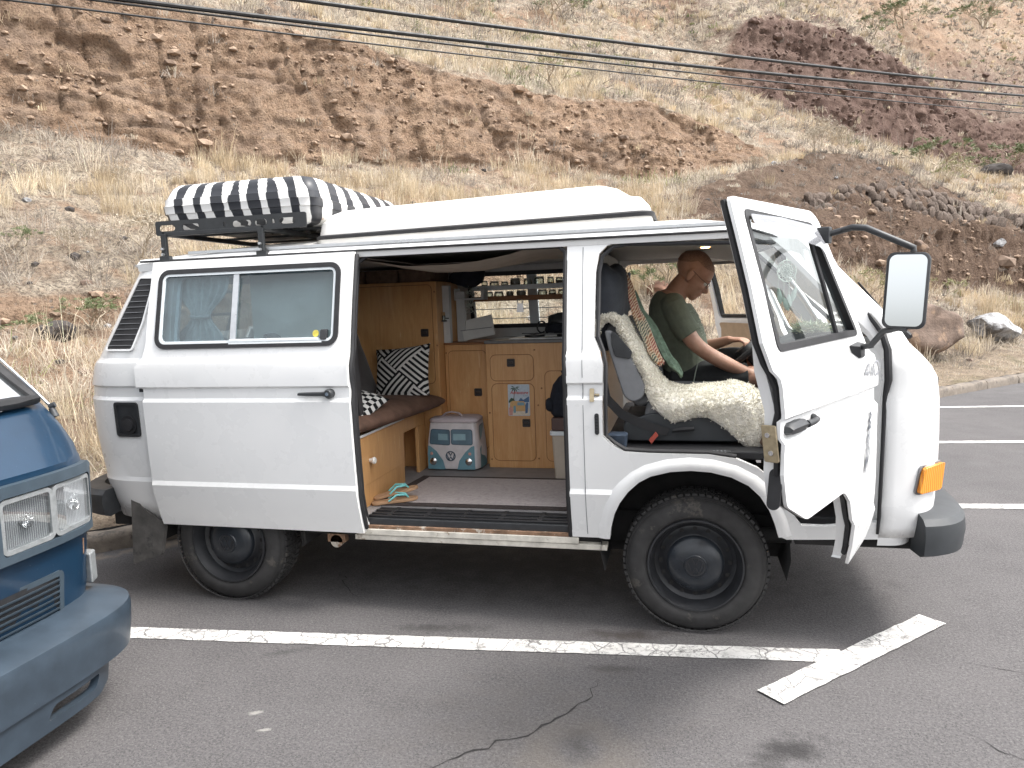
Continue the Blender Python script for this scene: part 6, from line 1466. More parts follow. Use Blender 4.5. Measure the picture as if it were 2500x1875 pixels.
# curls of wool standing off the skin
Gn = np.array(G); N = 15000; gi_, gj_ = RNG.integers(0, NS, N), RNG.integers(0, NT_, N); fr = RNG.random((N, 2, 1))
base_ = Gn[gi_, gj_] * (1 - fr[:, 0]) * (1 - fr[:, 1]) + Gn[gi_ + 1, gj_] * fr[:, 0] * (1 - fr[:, 1]) + Gn[gi_, gj_ + 1] * (1 - fr[:, 0]) * fr[:, 1] + Gn[gi_ + 1, gj_ + 1] * fr[:, 0] * fr[:, 1]
e1 = Gn[gi_ + 1, gj_] - Gn[gi_, gj_]; e2 = Gn[gi_, gj_ + 1] - Gn[gi_, gj_]; nn_ = np.cross(e1, e2); nn_ /= np.linalg.norm(nn_, axis=1)[:, None] + 1e-9
flip = ((nn_ * np.array([.3, -.6, .7])).sum(1) < 0); nn_[flip] *= -1
L_ = RNG.uniform(.005, .012, (N, 1)) * np.where(gj_ < NT_ * .35, 1.3, .7)[:, None]; dirv = nn_ + RNG.normal(0, .7, (N, 3)); tipv = base_ + dirv / np.linalg.norm(dirv, axis=1)[:, None] * L_
me_ = blades_mesh('wool_curls', base_, tipv, RNG.uniform(.004, .008, N), np.clip(np.array([[.83, .79, .70]]) * RNG.uniform(.85, 1.08, (N, 1)), 0, .86), (base_ + tipv) / 2 + RNG.normal(0, .003, (N, 3))); me_.materials.append(MATS['dry_blades'])
wo_ = bpy.data.objects.new('wool_curls', me_); C.objects.link(wo_); wo_.parent = sko; wo_['kind'] = 'stuff'
simple('jacket_cloth', (.030, .034, .043), .75, .25, 14, .5, bscale=40, bdist=.006)
jk_ = MB(); rg = []
for z, cx_, rx, ry in ((1.745, -.415, .02, .08), (1.735, -.415, .07, .17), (1.69, -.41, .092, .215), (1.60, -.415, .098, .225), (1.50, -.425, .10, .225), (1.40, -.445, .085, .215), (1.30, -.45, .07, .20)):
    rg.append([(cx_ + rx * cos(a) * (1 + .30 * mnoise.noise(Vector((cos(a) * 3, sin(a) * 3, z * 9)))), -.41 + ry * sin(a) * (1 + .14 * mnoise.noise(Vector((cos(a) * 4, sin(a) * 4, z * 14)))), z + .02 * sin(a * 3 + 1) * (z > 1.7)) for a in np.linspace(0, 2 * pi, 28, endpoint=False)])
jk_.rings(rg); tag(obj('jacket', jk_, MATS['jacket_cloth'], sharp=180, sub=1), 'dark slate jacket hung over the passenger headrest', 'jacket')
m, k = mat('paisley'); co = k.coord(); wv1 = k.new('ShaderNodeTexWave', i_Vector=k.mapping(co, (1, 1, 1), rot=(0, .6, 0)), i_Scale=22, i_Distortion=6, i_Detail=1.5); wv1.wave_type = 'RINGS'
nn1 = k.noise(co, 7, 3); c = k.mix(k.ramp(nn1, .40, .50), (.36, .055, .045, 1), (.42, .16, .06, 1)); c = k.mix(k.ramp(nn1, .52, .58), c, (.09, .13, .09, 1)); c = k.mix(k.ramp(wv1.outputs[1], .55, .75), c, (.50, .42, .30, 1)); c = k.mix(k.ramp(wv1.outputs[1], .10, .25, .7, 0), c, (.06, .03, .03, 1)); finish(k, c, .9, sheen=.3)
simple('paisley_green', (.10, .145, .105), .9, .5, 40, .3)
def ribbon_cloth(path, wds, name, m_, par=None, seed=0):
    mb = MB(); rg = []
    P = [Vector(p) for p in path]; n = 24
    for i in range(n + 1):
        t = i / n * (len(P) - 1); a = min(len(P) - 2, int(t)); p = P[a].lerp(P[a + 1], t - a); wd = float(np.interp(t, range(len(P)), wds)); row = []
        for j in range(9):
            q_ = j / 8 - .5; row.append(p + Vector((.45 * q_ * wd, q_ * wd, .012 * sin(j * 1.7 + i * .5 + seed) + .25 * q_ * wd)) + Vector((0, 0, .006)))
        rg.append(row)
    mb.rings(rg, close=False, cap=False); return obj(name, mb, m_, par, sharp=180, solid=.003)
sf = thing('scarf', (-.25, -.33, 1.2), 'red and green paisley scarf hanging down the seat back', 'scarf')
ribbon_cloth([(-.36, -.33, 1.715), (-.318, -.34, 1.63), (-.285, -.34, 1.50), (-.245, -.35, 1.40), (-.20, -.36, 1.30), (-.155, -.37, 1.225)], [.05, .07, .08, .10, .10, .05], 'red_end', MATS['paisley'], sf)
ribbon_cloth([(-.30, -.25, 1.60), (-.26, -.25, 1.50), (-.205, -.26, 1.40), (-.15, -.27, 1.30), (-.10, -.26, 1.22), (-.055, -.26, 1.15)], [.03, .06, .075, .08, .07, .03], 'green_end', MATS['paisley_green'], sf, 2)
# dreamcatcher in front of the dash
simple('mint_thread', (.58, .66, .60), .8, .08, 60); simple('feather', (.50, .62, .57), .9, .15, 60)
dc = thing('dreamcatcher', (.475, -.20, 1.50), 'white crocheted dreamcatcher with mint feathers hanging in the cab', 'dreamcatcher')
dcc = Vector((.475, -.20, 1.688)); q = MB(); q.tube([dcc + Vector((.045 * cos(a), 0, .055 * sin(a))) for a in np.linspace(0, 2 * pi, 25)], .004, 6); obj('hoop', q, MATS['mint_thread'], dc)
q = MB()
for kk_, (ra, rb3, n_) in enumerate(((.95, .62, 12), (.62, .62, 0), (.62, .30, 12), (.30, .0, 6))):
    for i in range(n_ or 24):
        a0 = 2 * pi * i / (n_ or 24); a1_ = a0 + pi / (n_ or 24) * (1 if n_ else 2); f_ = lambda r, a: dcc + Vector((.045 * r * cos(a), -.001 * kk_, .055 * r * sin(a)))
        q.tube([f_(ra, a0), f_(rb3, a1_)], .0024, 4)
        if n_: q.tube([f_(ra, a0), f_(rb3, a0 - pi / n_)], .0024, 4)
q.lathe([(.001, 0), (.014, 0), (.022, .002)], 16, 'Y', dcc); obj('web', q, MATS['mint_thread'], dc)
q = MB(); q.tube([dcc + Vector((0, 0, .055)), dcc + Vector((.005, .05, .10))], .002, 4)
for (dx, zl_) in ((-.040, -.12), (-.012, -.16), (.012, -.13), (.042, -.10)): q.tube([dcc + Vector((dx, 0, -.03)), dcc + Vector((dx * 1.1, .004, zl_))], .0016, 4)
obj('cord', q, MATS['mint_thread'], dc)
for (dx, zl_, rot_, L_) in ((-.040, -.085, .15, .085), (-.015, -.135, .35, .075), (.045, -.085, -.25, .075), (.010, -.12, .1, .07)):
    q = MB(); p0 = dcc + Vector((dx, -.004, zl_)); d = Vector((sin(rot_), .05, -cos(rot_))); s_ = Vector((cos(rot_), 0, sin(rot_))); rg = []
    for t, w_ in ((0, .002), (.2, .010), (.6, .014), (.9, .008), (1, .001)): rg.append([p0 + d * L_ * t - s_ * w_, p0 + d * L_ * t + Vector((0, -.003, 0)), p0 + d * L_ * t + s_ * w_, p0 + d * L_ * t + Vector((0, .003, 0))])
    q.rings(rg); obj('feather', q, MATS['feather'], dc)
nest = thing('dried_plant', (.60, -.20, 1.325), 'nest of dried plants in a dark dish on the dashboard', 'dried plant')
q = MB(); q.lathe([(.001, 0), (.07, 0), (.095, .03), (.10, .055), (.09, .055), (.06, .02)], 20, 'Z', (.60, -.20, 1.318)); obj('dish', q, RB, nest)
N = 900; ang = RNG.random(N) * 2 * pi; rr_ = np.sqrt(RNG.random(N)) * .085; rt_ = np.stack([.60 + np.cos(ang) * rr_, -.20 + np.sin(ang) * rr_, 1.36 + RNG.random(N) * .05], 1); dv = RNG.normal(0, 1, (N, 3)); dv[:, 2] = np.abs(dv[:, 2]) * .45; dv /= np.linalg.norm(dv, axis=1)[:, None]
cl4 = np.array([[.30, .36, .26], [.42, .40, .28], [.22, .27, .18], [.50, .52, .42]])[RNG.integers(0, 4, N)]
me_ = blades_mesh('sprigs', rt_, rt_ + dv * RNG.uniform(.03, .07, (N, 1)), RNG.uniform(.003, .006, N), cl4, rt_ + dv * .025 + RNG.normal(0, .004, (N, 3))); me_.materials.append(MATS['dry_blades']); o_ = bpy.data.objects.new('sprigs', me_); C.objects.link(o_); o_.parent = nest; o_.matrix_parent_inverse = T4(nest.location); o_['kind'] = 'stuff'
# inside mirror, light tube across the cab, boot and floor clutter
q = MB(); q.obox((.47, .02, 1.775), (.012, 0, .004), (0, .11, 0), (-.01, 0, .03)); q.tube([(.47, .02, 1.79), (.44, .02, 1.83)], .008, 6); obj('inside_mirror', q, RB, van, bevel=.008)
q = MB(); q.tube([(.53, .30, 1.69), (.60, .10, 1.55), (.66, -.04, 1.42)], .016, 10); obj('grab_bar', q, MATS['alu'], van)
q = rock_mb(.07, .05, .045, 41, 5, 3, .15); q.map(lambda x, y, z: (x + .36, y - .72, z + .895)); tag(obj('boot', q, MATS['wicker']), 'tan shoe lying on the cab floor under the door', 'shoe')
q = MB(); q.rings([[(x, y, z) for x, y in rrect(-.40 - e_, -.315 + e_, -.80 - e_, -.72, .012, 3)] for z, e_ in ((.873, 0), (.93, .004), (.935, -.004))]); simple('blue_crate', (.035, .05, .075), .5, .3, 30); tag(obj('plastic_crate', q, MATS['blue_crate']), 'small dark blue plastic crate behind the passenger seat', 'crate')
# ------------------------------------------------------------------ blue van parked alongside, nose first
m, k = mat('blue_paint'); co = k.coord(); n1 = k.noise(co, 4, 5, .6)
c = k.mix(k.ramp(n1, .35, .65), (.005, .025, .056, 1), (.008, .035, .075, 1)); dn_ = k.noise(co, 60, 4, .7); c = k.mix(k.ramp(dn_, .66, .80, 0, .30), c, (.30, .32, .34, 1)); finish(k, c, .36, k.bump(k.noise(co, 180, 2), .03, .001), coat=.5, metal=.25)
simple('blue_bumper', (.032, .046, .063), .36, .22, 10, .12, bscale=200, bdist=.0006, wear=(.30, .34, .37, 1), wearlo=.69, coat=.2)
simple('blue_trim', (.038, .055, .072), .5, .15, 14, .1)
glass('lamp_glass', (.95, .97, .98, 1), .35)
m, k = mat('reflector'); co = k.coord(); wv = k.new('ShaderNodeTexWave', i_Vector=k.mapping(co, (1, 1, .25)), i_Scale=36, i_Distortion=.4); wv.bands_direction = 'Y'; finish(k, k.mix(k.ramp(wv.outputs[1], .3, .7), (.42, .44, .46, 1), (.82, .84, .86, 1)), .38, k.bump(wv.outputs[1], .8, .01), metal=.7)
simple('clear_marker', (.20, .21, .215), .35, .2, 40)
blue = thing('blue_van', (-4.7, -2.74, 0), 'blue van parked beside the white camper, only its nose in view', 'van')
BZ = -.125
def Bq(x, y, z): return (x - 3.43, y - 2.70, z + BZ)
def bput(mb): return mb.map(Bq)
def bobj(name, mb, m_, par=blue, **kw): return obj(name, bput(mb), m_, par, **kw)
BLP = MATS['blue_paint']
XFZ_ = XFZ; XFB = [.46, .60, .80, 1.00, 1.155, 1.165, 1.27, 1.375]; XF2 = [1.06, 1.08, 1.10, 1.105, 1.105, 1.095, .995, .895]
fb = MB(); fb.rings([wrap(.70, float(np.interp(z, XFB, XF2)), 6.0, z, 56) for z in (.47, .53, .60, .655, .70, .80, .95, 1.10, 1.155, 1.165, 1.20, 1.27, 1.335, 1.375)], close=False, cap=False); bobj('front_panel', fb, BLP, solid=.02)
for sg in (-1, 1):
    s_f = (lambda x, z, d=0, sg=sg: (x, sg * (hw(z) - d), z))
    ol_ = [(-2.75, .45)] + [p for p in reversed(arch_r) if p[0] > -2.74] + [(-.575, .44)] + arch_f + [(.40, .47), (.72, .49), (.72, 1.36), (.40, 1.835), (-2.75, 1.835)]
    bobj('side_panel', panel(ol_, [win_l1, win_l2, door_glass], s_f, .12, (1.2,), .03), BLP)
    for wn_ in (win_l1, win_l2, door_glass):
        w_o = bobj('side_window', panel(scaled(wn_, -.004), [], lambda x, z, d=0: s_f(x, z, .012), .15), MATS['tint_glass']); bobj('window_seal', ribbon(scaled(wn_, -.008), scaled(wn_, .018), s_f, -.006, .03), RB, w_o, sharp=60)
    ap = MB(); A = [Vector((.80, sg * .862, 1.335)), Vector((.735, sg * .85, 1.42)), Vector((.58, sg * .815, 1.60)), Vector((.43, sg * .78, 1.76)), Vector((.33, sg * .755, 1.86))]
    ap.rings([[p + Vector(q_) for q_ in ((-.06, 0, -.02), (-.05, sg * .012, .0), (.02, sg * .010, .03), (.045, -sg * .02, .04), (.03, -sg * .05, .02), (-.03, -sg * .04, -.02))] for p in A]); bobj('windscreen_pillar', ap, BLP, sharp=35)
bobj('rear_panel', MB().rings([wrap(-2.745, float(np.interp(z, XRZ, XR)), 4.2, z) for z in zz], close=False, cap=False), BLP, solid=.02)
bobj('roof', MB().rings([roof_sec(-3.06, .02, 1.80, .70), roof_sec(-2.93, .065, 1.852, .79), roof_sec(-2.3, .085, 1.885, .79), roof_sec(0, .088, 1.886, .79), roof_sec(.28, .055, 1.862, .78), roof_sec(.40, .02, 1.825, .75)], close=False, cap=False), BLP, solid=.015)
W2 = [[(.90 + (.40 - .90) * i / 6 + .045 * (1 - (2 * j / 16 - 1) ** 2), (.80 - .07 * i / 6) * (2 * j / 16 - 1), 1.385 + (1.845 - 1.385) * i / 6) for j in range(17)] for i in range(7)]
bobj('windscreen', MB().rings(W2, close=False, cap=False), MATS['clear_glass'])
lp2 = [Vector(p) for p in W2[0]] + [Vector(r_[-1]) for r_ in W2[1:]] + [Vector(p) for p in reversed(W2[-1][:-1])] + [Vector(r_[0]) for r_ in reversed(W2[1:-1])]
bobj('windscreen_seal', MB().tube(lp2 + lp2[:1], .024, 8), RB)
# grey cowl in the windscreen corner, wiper, folded aerial
q = MB(); q.prism(roundpoly([(.80, .66), (.80, .84), (.86, .80), (.93, .62), (.90, .58)], .02), lambda x, y: (x, y, 1.36 + (.93 - x) * .30), lambda x, y: (x, y, 1.374 + (.93 - x) * .30)); bobj('cowl_plate', q, MATS['alu'])
q = MB(); q.tube([(.93, .60, 1.38), (.955, .52, 1.40), (.90, .30, 1.45), (.80, .0, 1.54)], [.022, .014, .008, .006], 8); bobj('windscreen_wiper', q, RB)
q = MB(); q.tube([(.865, .905, 1.345), (.80, .90, 1.41), (.55, .86, 1.66), (.30, .82, 1.90)], [.006, .005, .004, .003], 8); ao_ = bobj('aerial', q, MATS['chrome'])
q = MB(); q.tube([(.885, .905, 1.30), (.872, .905, 1.335)], [.016, .012], 10); q.tube([(.865, .90, 1.342), (.885, .91, 1.35)], .012, 10); bobj('aerial_base', q, MATS['bumper_grey'], ao_)
# headlamp panel with paired rectangular lamps
def Fy(y, z, d=0):           # nose surface in (y, z)
    xe = float(np.interp(z, XFB, XF2)); p = 6.0; h = hw(z); t = min(.9995, abs(y) / h); return (.70 + (xe - .70) * (1 - t ** p) ** (1 / p) - d, y, z)
pan = roundpoly([(-.875, .865), (.875, .865), (.885, 1.02), (.878, 1.135), (-.878, 1.135), (-.885, 1.02)], .03, 4)
ln2 = rrect(-.855, .855, .885, 1.118, .025)
hpn = bobj('headlamp_surround', panel(pan, [rrect(-.84, -.40, .893, 1.095, .02), rrect(.40, .84, .893, 1.095, .02)], lambda y, z, d=0: Fy(y, z, -.034 + d), .05, (), .03), MATS['blue_trim'], sharp=40)
for sg in (-1, 1):
    for (a, b) in ((.632, .832), (.41, .615)):
        y0_, y1_ = sorted((sg * a, sg * b)); P_ = rrect(y0_, y1_, .905, 1.080, .018, 4)
        hl_o = bobj('headlamp', panel(P_, [], lambda y, z, d=0: Vector(Fy(y, z, -.012)) + Vector((-.009 * (1 - ((y - (y0_ + y1_) / 2) / .11) ** 2), 0, 0)), .03), MATS['reflector'], sharp=180)
        bobj('lens', panel(P_, [], lambda y, z, d=0: Vector(Fy(y, z, -.026)), .03), MATS['lamp_glass'], hl_o, sharp=180)
        bobj('bezel', ribbon(scaled(P_, -.010), scaled(P_, .006), Fy, -.030, .0), MATS['clear_marker'], hl_o, sharp=60)
        q = MB(); cy_ = (y0_ + y1_) / 2; q.lathe([(.001, -.01), (.02, -.005), (.024, .02)], 14, 'X', (Fy(cy_, .99, -.004)[0], cy_, .99)); bobj('bulb_cap', q, MATS['chrome'], hl_o)
# lower grille with slats, seam, marker lamps, rust streak
gp = rrect(-.66, .66, .565, .745, .012)
gb = bobj('lower_grille', ribbon(scaled(gp, -.012), scaled(gp, .010), Fy, -.008, .02), MATS['blue_trim'], sharp=60)
bobj('grille_back', panel(gp, [], lambda y, z, d=0: Fy(y, z, -.001), .1), RB, gb)
for i in range(7):
    z = .580 + .022 * i; q = MB(); q.rings([[Fy(y, z, -.002), Fy(y, z + .006, -.010), Fy(y, z + .013, -.010), Fy(y, z + .010, .0)] for y in np.linspace(-.65, .65, 30)]); bobj('slat', q, MATS['blue_trim'], gb, sharp=50)
for sg in (-1, 1):
    q = MB(); y0_, y1_ = sorted((sg * .845, sg * .905)); q.rings([[(1.0 - .02, y0_, z), (1.045, y0_, z), (1.015, y1_, z), (.93, y1_, z)] for z in (.625, .75)]); bobj('side_marker', q, MATS['clear_marker'], bevel=.008)
q = MB(); q.prism([(.800, .83), (.812, .83), (.810, .77), (.802, .765)], lambda y, z: Fy(y, z, .001), lambda y, z: Fy(y, z, -.0015)); bobj('rust_spot', q, MATS['rusty'])
# deep moulded bumper with a slot in its valance
bp2 = [(-.06, .60), (-.02, .595), (.075, .565), (.098, .555), (.104, .53), (.100, .46), (.088, .37), (.05, .365), (-.06, .38)]
pl = bump_loop(.62, 1.13, .905, 8.0, -pi / 2 + .06, pi / 2 - .06, 90); bm = MB(); rg = []
for i, (x, y) in enumerate(pl):
    a = pl[max(0, i - 1)]; b = pl[min(len(pl) - 1, i + 1)]; t = Vector((b[0] - a[0], b[1] - a[1])).normalized(); rg.append(bumper_ring(x, y, (t.y, -t.x), bp2))
bm.rings(rg); bpo = bobj('front_bumper', bm, MATS['blue_bumper'], sharp=28)
vo_ = roundpoly([(-.80, .375), (.80, .375), (.79, .33), (.775, .27), (.70, .245), (-.70, .245), (-.775, .27), (-.79, .33)], .012)
vfn = lambda y, z, d=0: (1.205 - .12 * (abs(y) / .85) ** 9 - .10 * (.375 - z) - d, y, z)
bobj('bumper_valance', panel(vo_, [roundpoly([(.44, .285), (.675, .285), (.70, .335), (.47, .335)], .02), roundpoly([(-.675, .285), (-.44, .285), (-.47, .335), (-.70, .335)], .02)], vfn, .06, (), .035), MATS['blue_bumper'], bpo, sharp=35)
q = MB(); c0 = Fy(.82, .50, 0); q.lathe([(.001, .012), (.012, .011), (.014, .0)], 12, 'X', (1.185, .76, .50)); bobj('bumper_plug', q, MATS['steel_black'], bpo)
q = MB(); q.box(-3.0, .95, -.78, .78, .42, .50); bobj('underbody', q, MATS['underbody'], smooth=False)
wsrc = [o for o in van.children if o.name.startswith('wheel') and not o.name.startswith('wheel_')]
for w0 in wsrc:
    cw_ = copy_tree(w0, blue); cw_.matrix_parent_inverse = T4(blue.location); cw_.location = (-3.43, -2.70, 0)
# ------------------------------------------------------------------ things on the hill: boulders, dry stone wall, shrubs, cables
def on_hill(u, n): return hill_at(u, n)
def boulder(u, n, sx, sy, sz, seed, m_, label, sink=.15, rot=0, cuts=8, sub=4, z=None):
    mb = rock_mb(sx, sy, sz, seed, cuts, sub, .13); p = on_hill(u, n); zz_ = p.z if z is None else z; a = rot; ca_, sa_ = cos(a), sin(a)
    mb.map(lambda x, y, z_: (p.x + x * ca_ - y * sa_, p.y + x * sa_ + y * ca_, zz_ + z_ + sz * (1 - 2 * sink))); o = obj('boulder', mb, MATS[m_], sharp=35); return tag(o, label, 'boulder')
boulder(12.75, 1.65, .95, .75, .50, 3, 'brown_rock', 'large rusty brown boulder behind the kerb beyond the van nose', .12, .4)
boulder(15.6, 1.55, .72, .45, .30, 12, 'grey_rock', 'pale grey white boulder on the verge at the edge of view', .10, .75)
boulder(-.08, 4.55, .24, .18, .13, 7, 'dark_rock', 'dark rock below the low bank, left of the van', .1, .2)
boulder(23.4, 4.95, .19, .15, .13, 9, 'grey_rock', 'small white rock on the mound above the truck mirror', .1)
boulder(18.6, 4.75, .28, .2, .18, 15, 'brown_rock', 'rounded brown rock on the mound slope behind the mirror arm', .2)
boulder(44.0, 14.6, .9, .6, .45, 17, 'dark_rock', 'long dark rock in the grass on the upper slope right of the mound', .15)
boulder(8.85, 3.85, .22, .2, .19, 19, 'red_rock', 'reddish rock seen through the cab behind the driver', .1)
boulder(11.2, 1.1, .30, .2, .14, 22, 'brown_rock', 'low tan rock seen just over the van bonnet', .1)
# dry stone wall set into the mound
simple('wall_core', (.06, .045, .036), .95, .3, 10)
wall = thing('stone_wall', UNZ(19.3, 5.72, 3.1), 'dry stone wall of dark rough stones set into the mound', 'wall')
wall2 = thing('stone_wall', UNZ(26.6, 5.72, 2.8), 'short stretch of dry stone wall at the far end of the mound', 'wall')
SM = []
for s_ in range(10):
    mb = rock_mb(1, .8, 1, 60 + s_, 8, 2, .06); me = bpy.data.meshes.new('stone'); me.from_pydata(mb.v, [], mb.f); me.materials.append(MATS['wall_stone']); me.polygons.foreach_set('use_smooth', [True] * len(me.polygons)); me.set_sharp_from_angle(angle=radians(32)); SM.append(me)
def lay_wall(par, u0, u1, top, bot, count):
    rw_ = random.Random(5); n_ = 0; z = 0
    core = MB(); st_ = np.linspace(u0, u1, 24)
    core.rings([[UNZ(u, 6.1, top(u) - .06), UNZ(u, 5.74, top(u) - .05), UNZ(u, 5.22, bot(u) - .3), UNZ(u, 6.1, bot(u) - .3)] for u in st_]); obj('wall_core', core, MATS['wall_core'], par)
    lvl = 0
    while n_ < count and lvl < 9:
        hrow = rw_.uniform(.20, .31); u = u0 + rw_.uniform(0, .2); z0 = lvl
        while u < u1:
            wd = rw_.choice((.16, .2, .24, .28, .32, .36)) * rw_.uniform(.9, 1.1); zc = bot(u) + z + hrow / 2
            if zc < top(u) + .05 and n_ < count:
                hh_ = hrow * rw_.uniform(.85, 1.25); f_ = (zc - bot(u)) / max(.1, top(u) - bot(u)); nn2 = 5.12 + .50 * f_ + rw_.gauss(0, .02)
                o = bpy.data.objects.new('stone', SM[rw_.randrange(10)]); C.objects.link(o); o.parent = par; o.matrix_parent_inverse = T4(par.location)
                o.location = UNZ(u + wd / 2, nn2, zc + rw_.gauss(0, .035)); o.scale = (wd * .64, .13, hh_ * .66); o.rotation_euler = (rw_.gauss(0, .2), rw_.gauss(0, .35), math.atan2(KA.y, KA.x) + rw_.gauss(0, .12)); n_ += 1
            u += wd * rw_.uniform(.92, 1.08)
        z += hrow * .95; lvl += 1
lay_wall(wall, 14.6, 23.7, lambda u: float(np.interp(u, [14.6, 15.3, 17.7, 20.8, 23.7], [3.55, 3.78, 4.22, 4.15, 3.85])), lambda u: float(np.interp(u, [14.6, 17.7, 19, 23.7], [2.95, 3.05, 3.30, 3.30])), 230)
lay_wall(wall2, 24.8, 29.0, lambda u: float(np.interp(u, [24.8, 26.7, 29], [3.72, 3.38, 3.0])), lambda u: float(np.interp(u, [24.8, 26.7, 29], [3.35, 2.90, 2.55])), 60)

# shrubs: pale forking stems with tufts of narrow leaves
simple('pale_stem', (.36, .30, .225), .85, .2, 30, .3); m, k = mat('shrub_leaf'); cc = k.attr('col'); pb = k.new('ShaderNodeBsdfPrincipled', i_Roughness=.65); k.put(pb, 'Base Color', cc); k.new('ShaderNodeOutputMaterial', i_Surface=pb.outputs[0])
def shrub_proto(seed, H_, leafy, spread, cols, levels=3, stemr=.016):
    rs = random.Random(seed); mb = MB(); tips = []
    def grow(p, d, L_, r_, lv):
        q = p + d * L_; md = p.lerp(q, .5) + Vector((rs.gauss(0, .06), rs.gauss(0, .06), .04)) * L_; mb.tube([p, md, q], [r_, r_ * .85, r_ * .7], 5, cap=False)
        if lv == 0: tips.append((q, d)); return
        for i in range(rs.choice((2, 3, 3))):
            a = rs.uniform(0, 6.28); nd = (d + Vector((cos(a), sin(a), rs.uniform(-.1, .5))) * spread).normalized(); grow(q, nd, L_ * rs.uniform(.6, .85), r_ * .68, lv - 1)
    for i in range(rs.choice((2, 3, 4))):
        a = rs.uniform(0, 6.28); grow(Vector((rs.gauss(0, .05), rs.gauss(0, .05), -.03)), Vector((cos(a) * .55, sin(a) * .55, 1)).normalized(), H_ * .36, stemr, levels)
    R0, T0, W0, C0 = [], [], [], []
    for (q, d) in tips:
        for j in range(leafy):
            dv_ = (d + Vector((rs.gauss(0, .75), rs.gauss(0, .75), rs.gauss(.1, .6)))).normalized(); L_ = rs.uniform(.04, .085); b_ = q + Vector((rs.gauss(0, .025), rs.gauss(0, .025), rs.gauss(0, .02))); R0.append(b_); T0.append(b_ + dv_ * L_); W0.append(rs.uniform(.010, .018)); c_ = cols[rs.randrange(len(cols))]; f_ = rs.uniform(.75, 1.25); C0.append([v * f_ for v in c_])
    R0 = np.array(R0); T0 = np.array(T0); lm = blades_mesh('leaves', R0, T0, np.array(W0), np.array(C0), (R0 + T0) / 2 + RNG.normal(0, .004, R0.shape)); lm.materials.append(MATS['shrub_leaf'])
    return mb, lm
GRN = [(.10, .135, .055), (.13, .165, .07), (.16, .18, .09)]; YEL = [(.25, .25, .11), (.20, .21, .09), (.33, .30, .16)]; GRY = [(.36, .31, .24), (.28, .25, .19), (.44, .38, .30)]
KINDS_ = {'green': (GRN, 16, .8, 3), 'yellow': (YEL, 9, .7, 3), 'bare': (GRY, 4, .75, 4)}
PROTO = {}
for kd, (cols, lf_, sp_, lv_) in KINDS_.items():
    PROTO[kd] = []
    for v_ in range(2):
        smb, lm = shrub_proto(hash((len(kd), v_)) % 97 + 11 * v_ + len(kd), 1.0, lf_, sp_, cols, lv_); sm = bpy.data.meshes.new('stems'); sm.from_pydata(smb.v, [], smb.f); sm.materials.append(MATS['pale_stem']); sm.polygons.foreach_set('use_smooth', [True] * len(sm.polygons)); PROTO[kd].append((sm, lm))
SHG = {'green': 'green shrubs on the hillside', 'yellow': 'yellowish shrubs on the hillside', 'bare': 'bare twiggy shrubs on the hillside'}
nsh = 0
def shrub(u, n, h_, kd, label, sc=1.0):
    global nsh
    p = on_hill(u, n); t = thing('shrub', p, label, 'shrub', SHG[kd]); t.rotation_euler = (0, 0, nsh * 1.7); t.scale = (h_ * sc, h_ * sc, h_)
    sm, lm = PROTO[kd][nsh % 2]; nsh += 1
    for nm, me in (('stems', sm), ('leaves', lm)):
        o = bpy.data.objects.new(nm, me); C.objects.link(o); o.parent = t
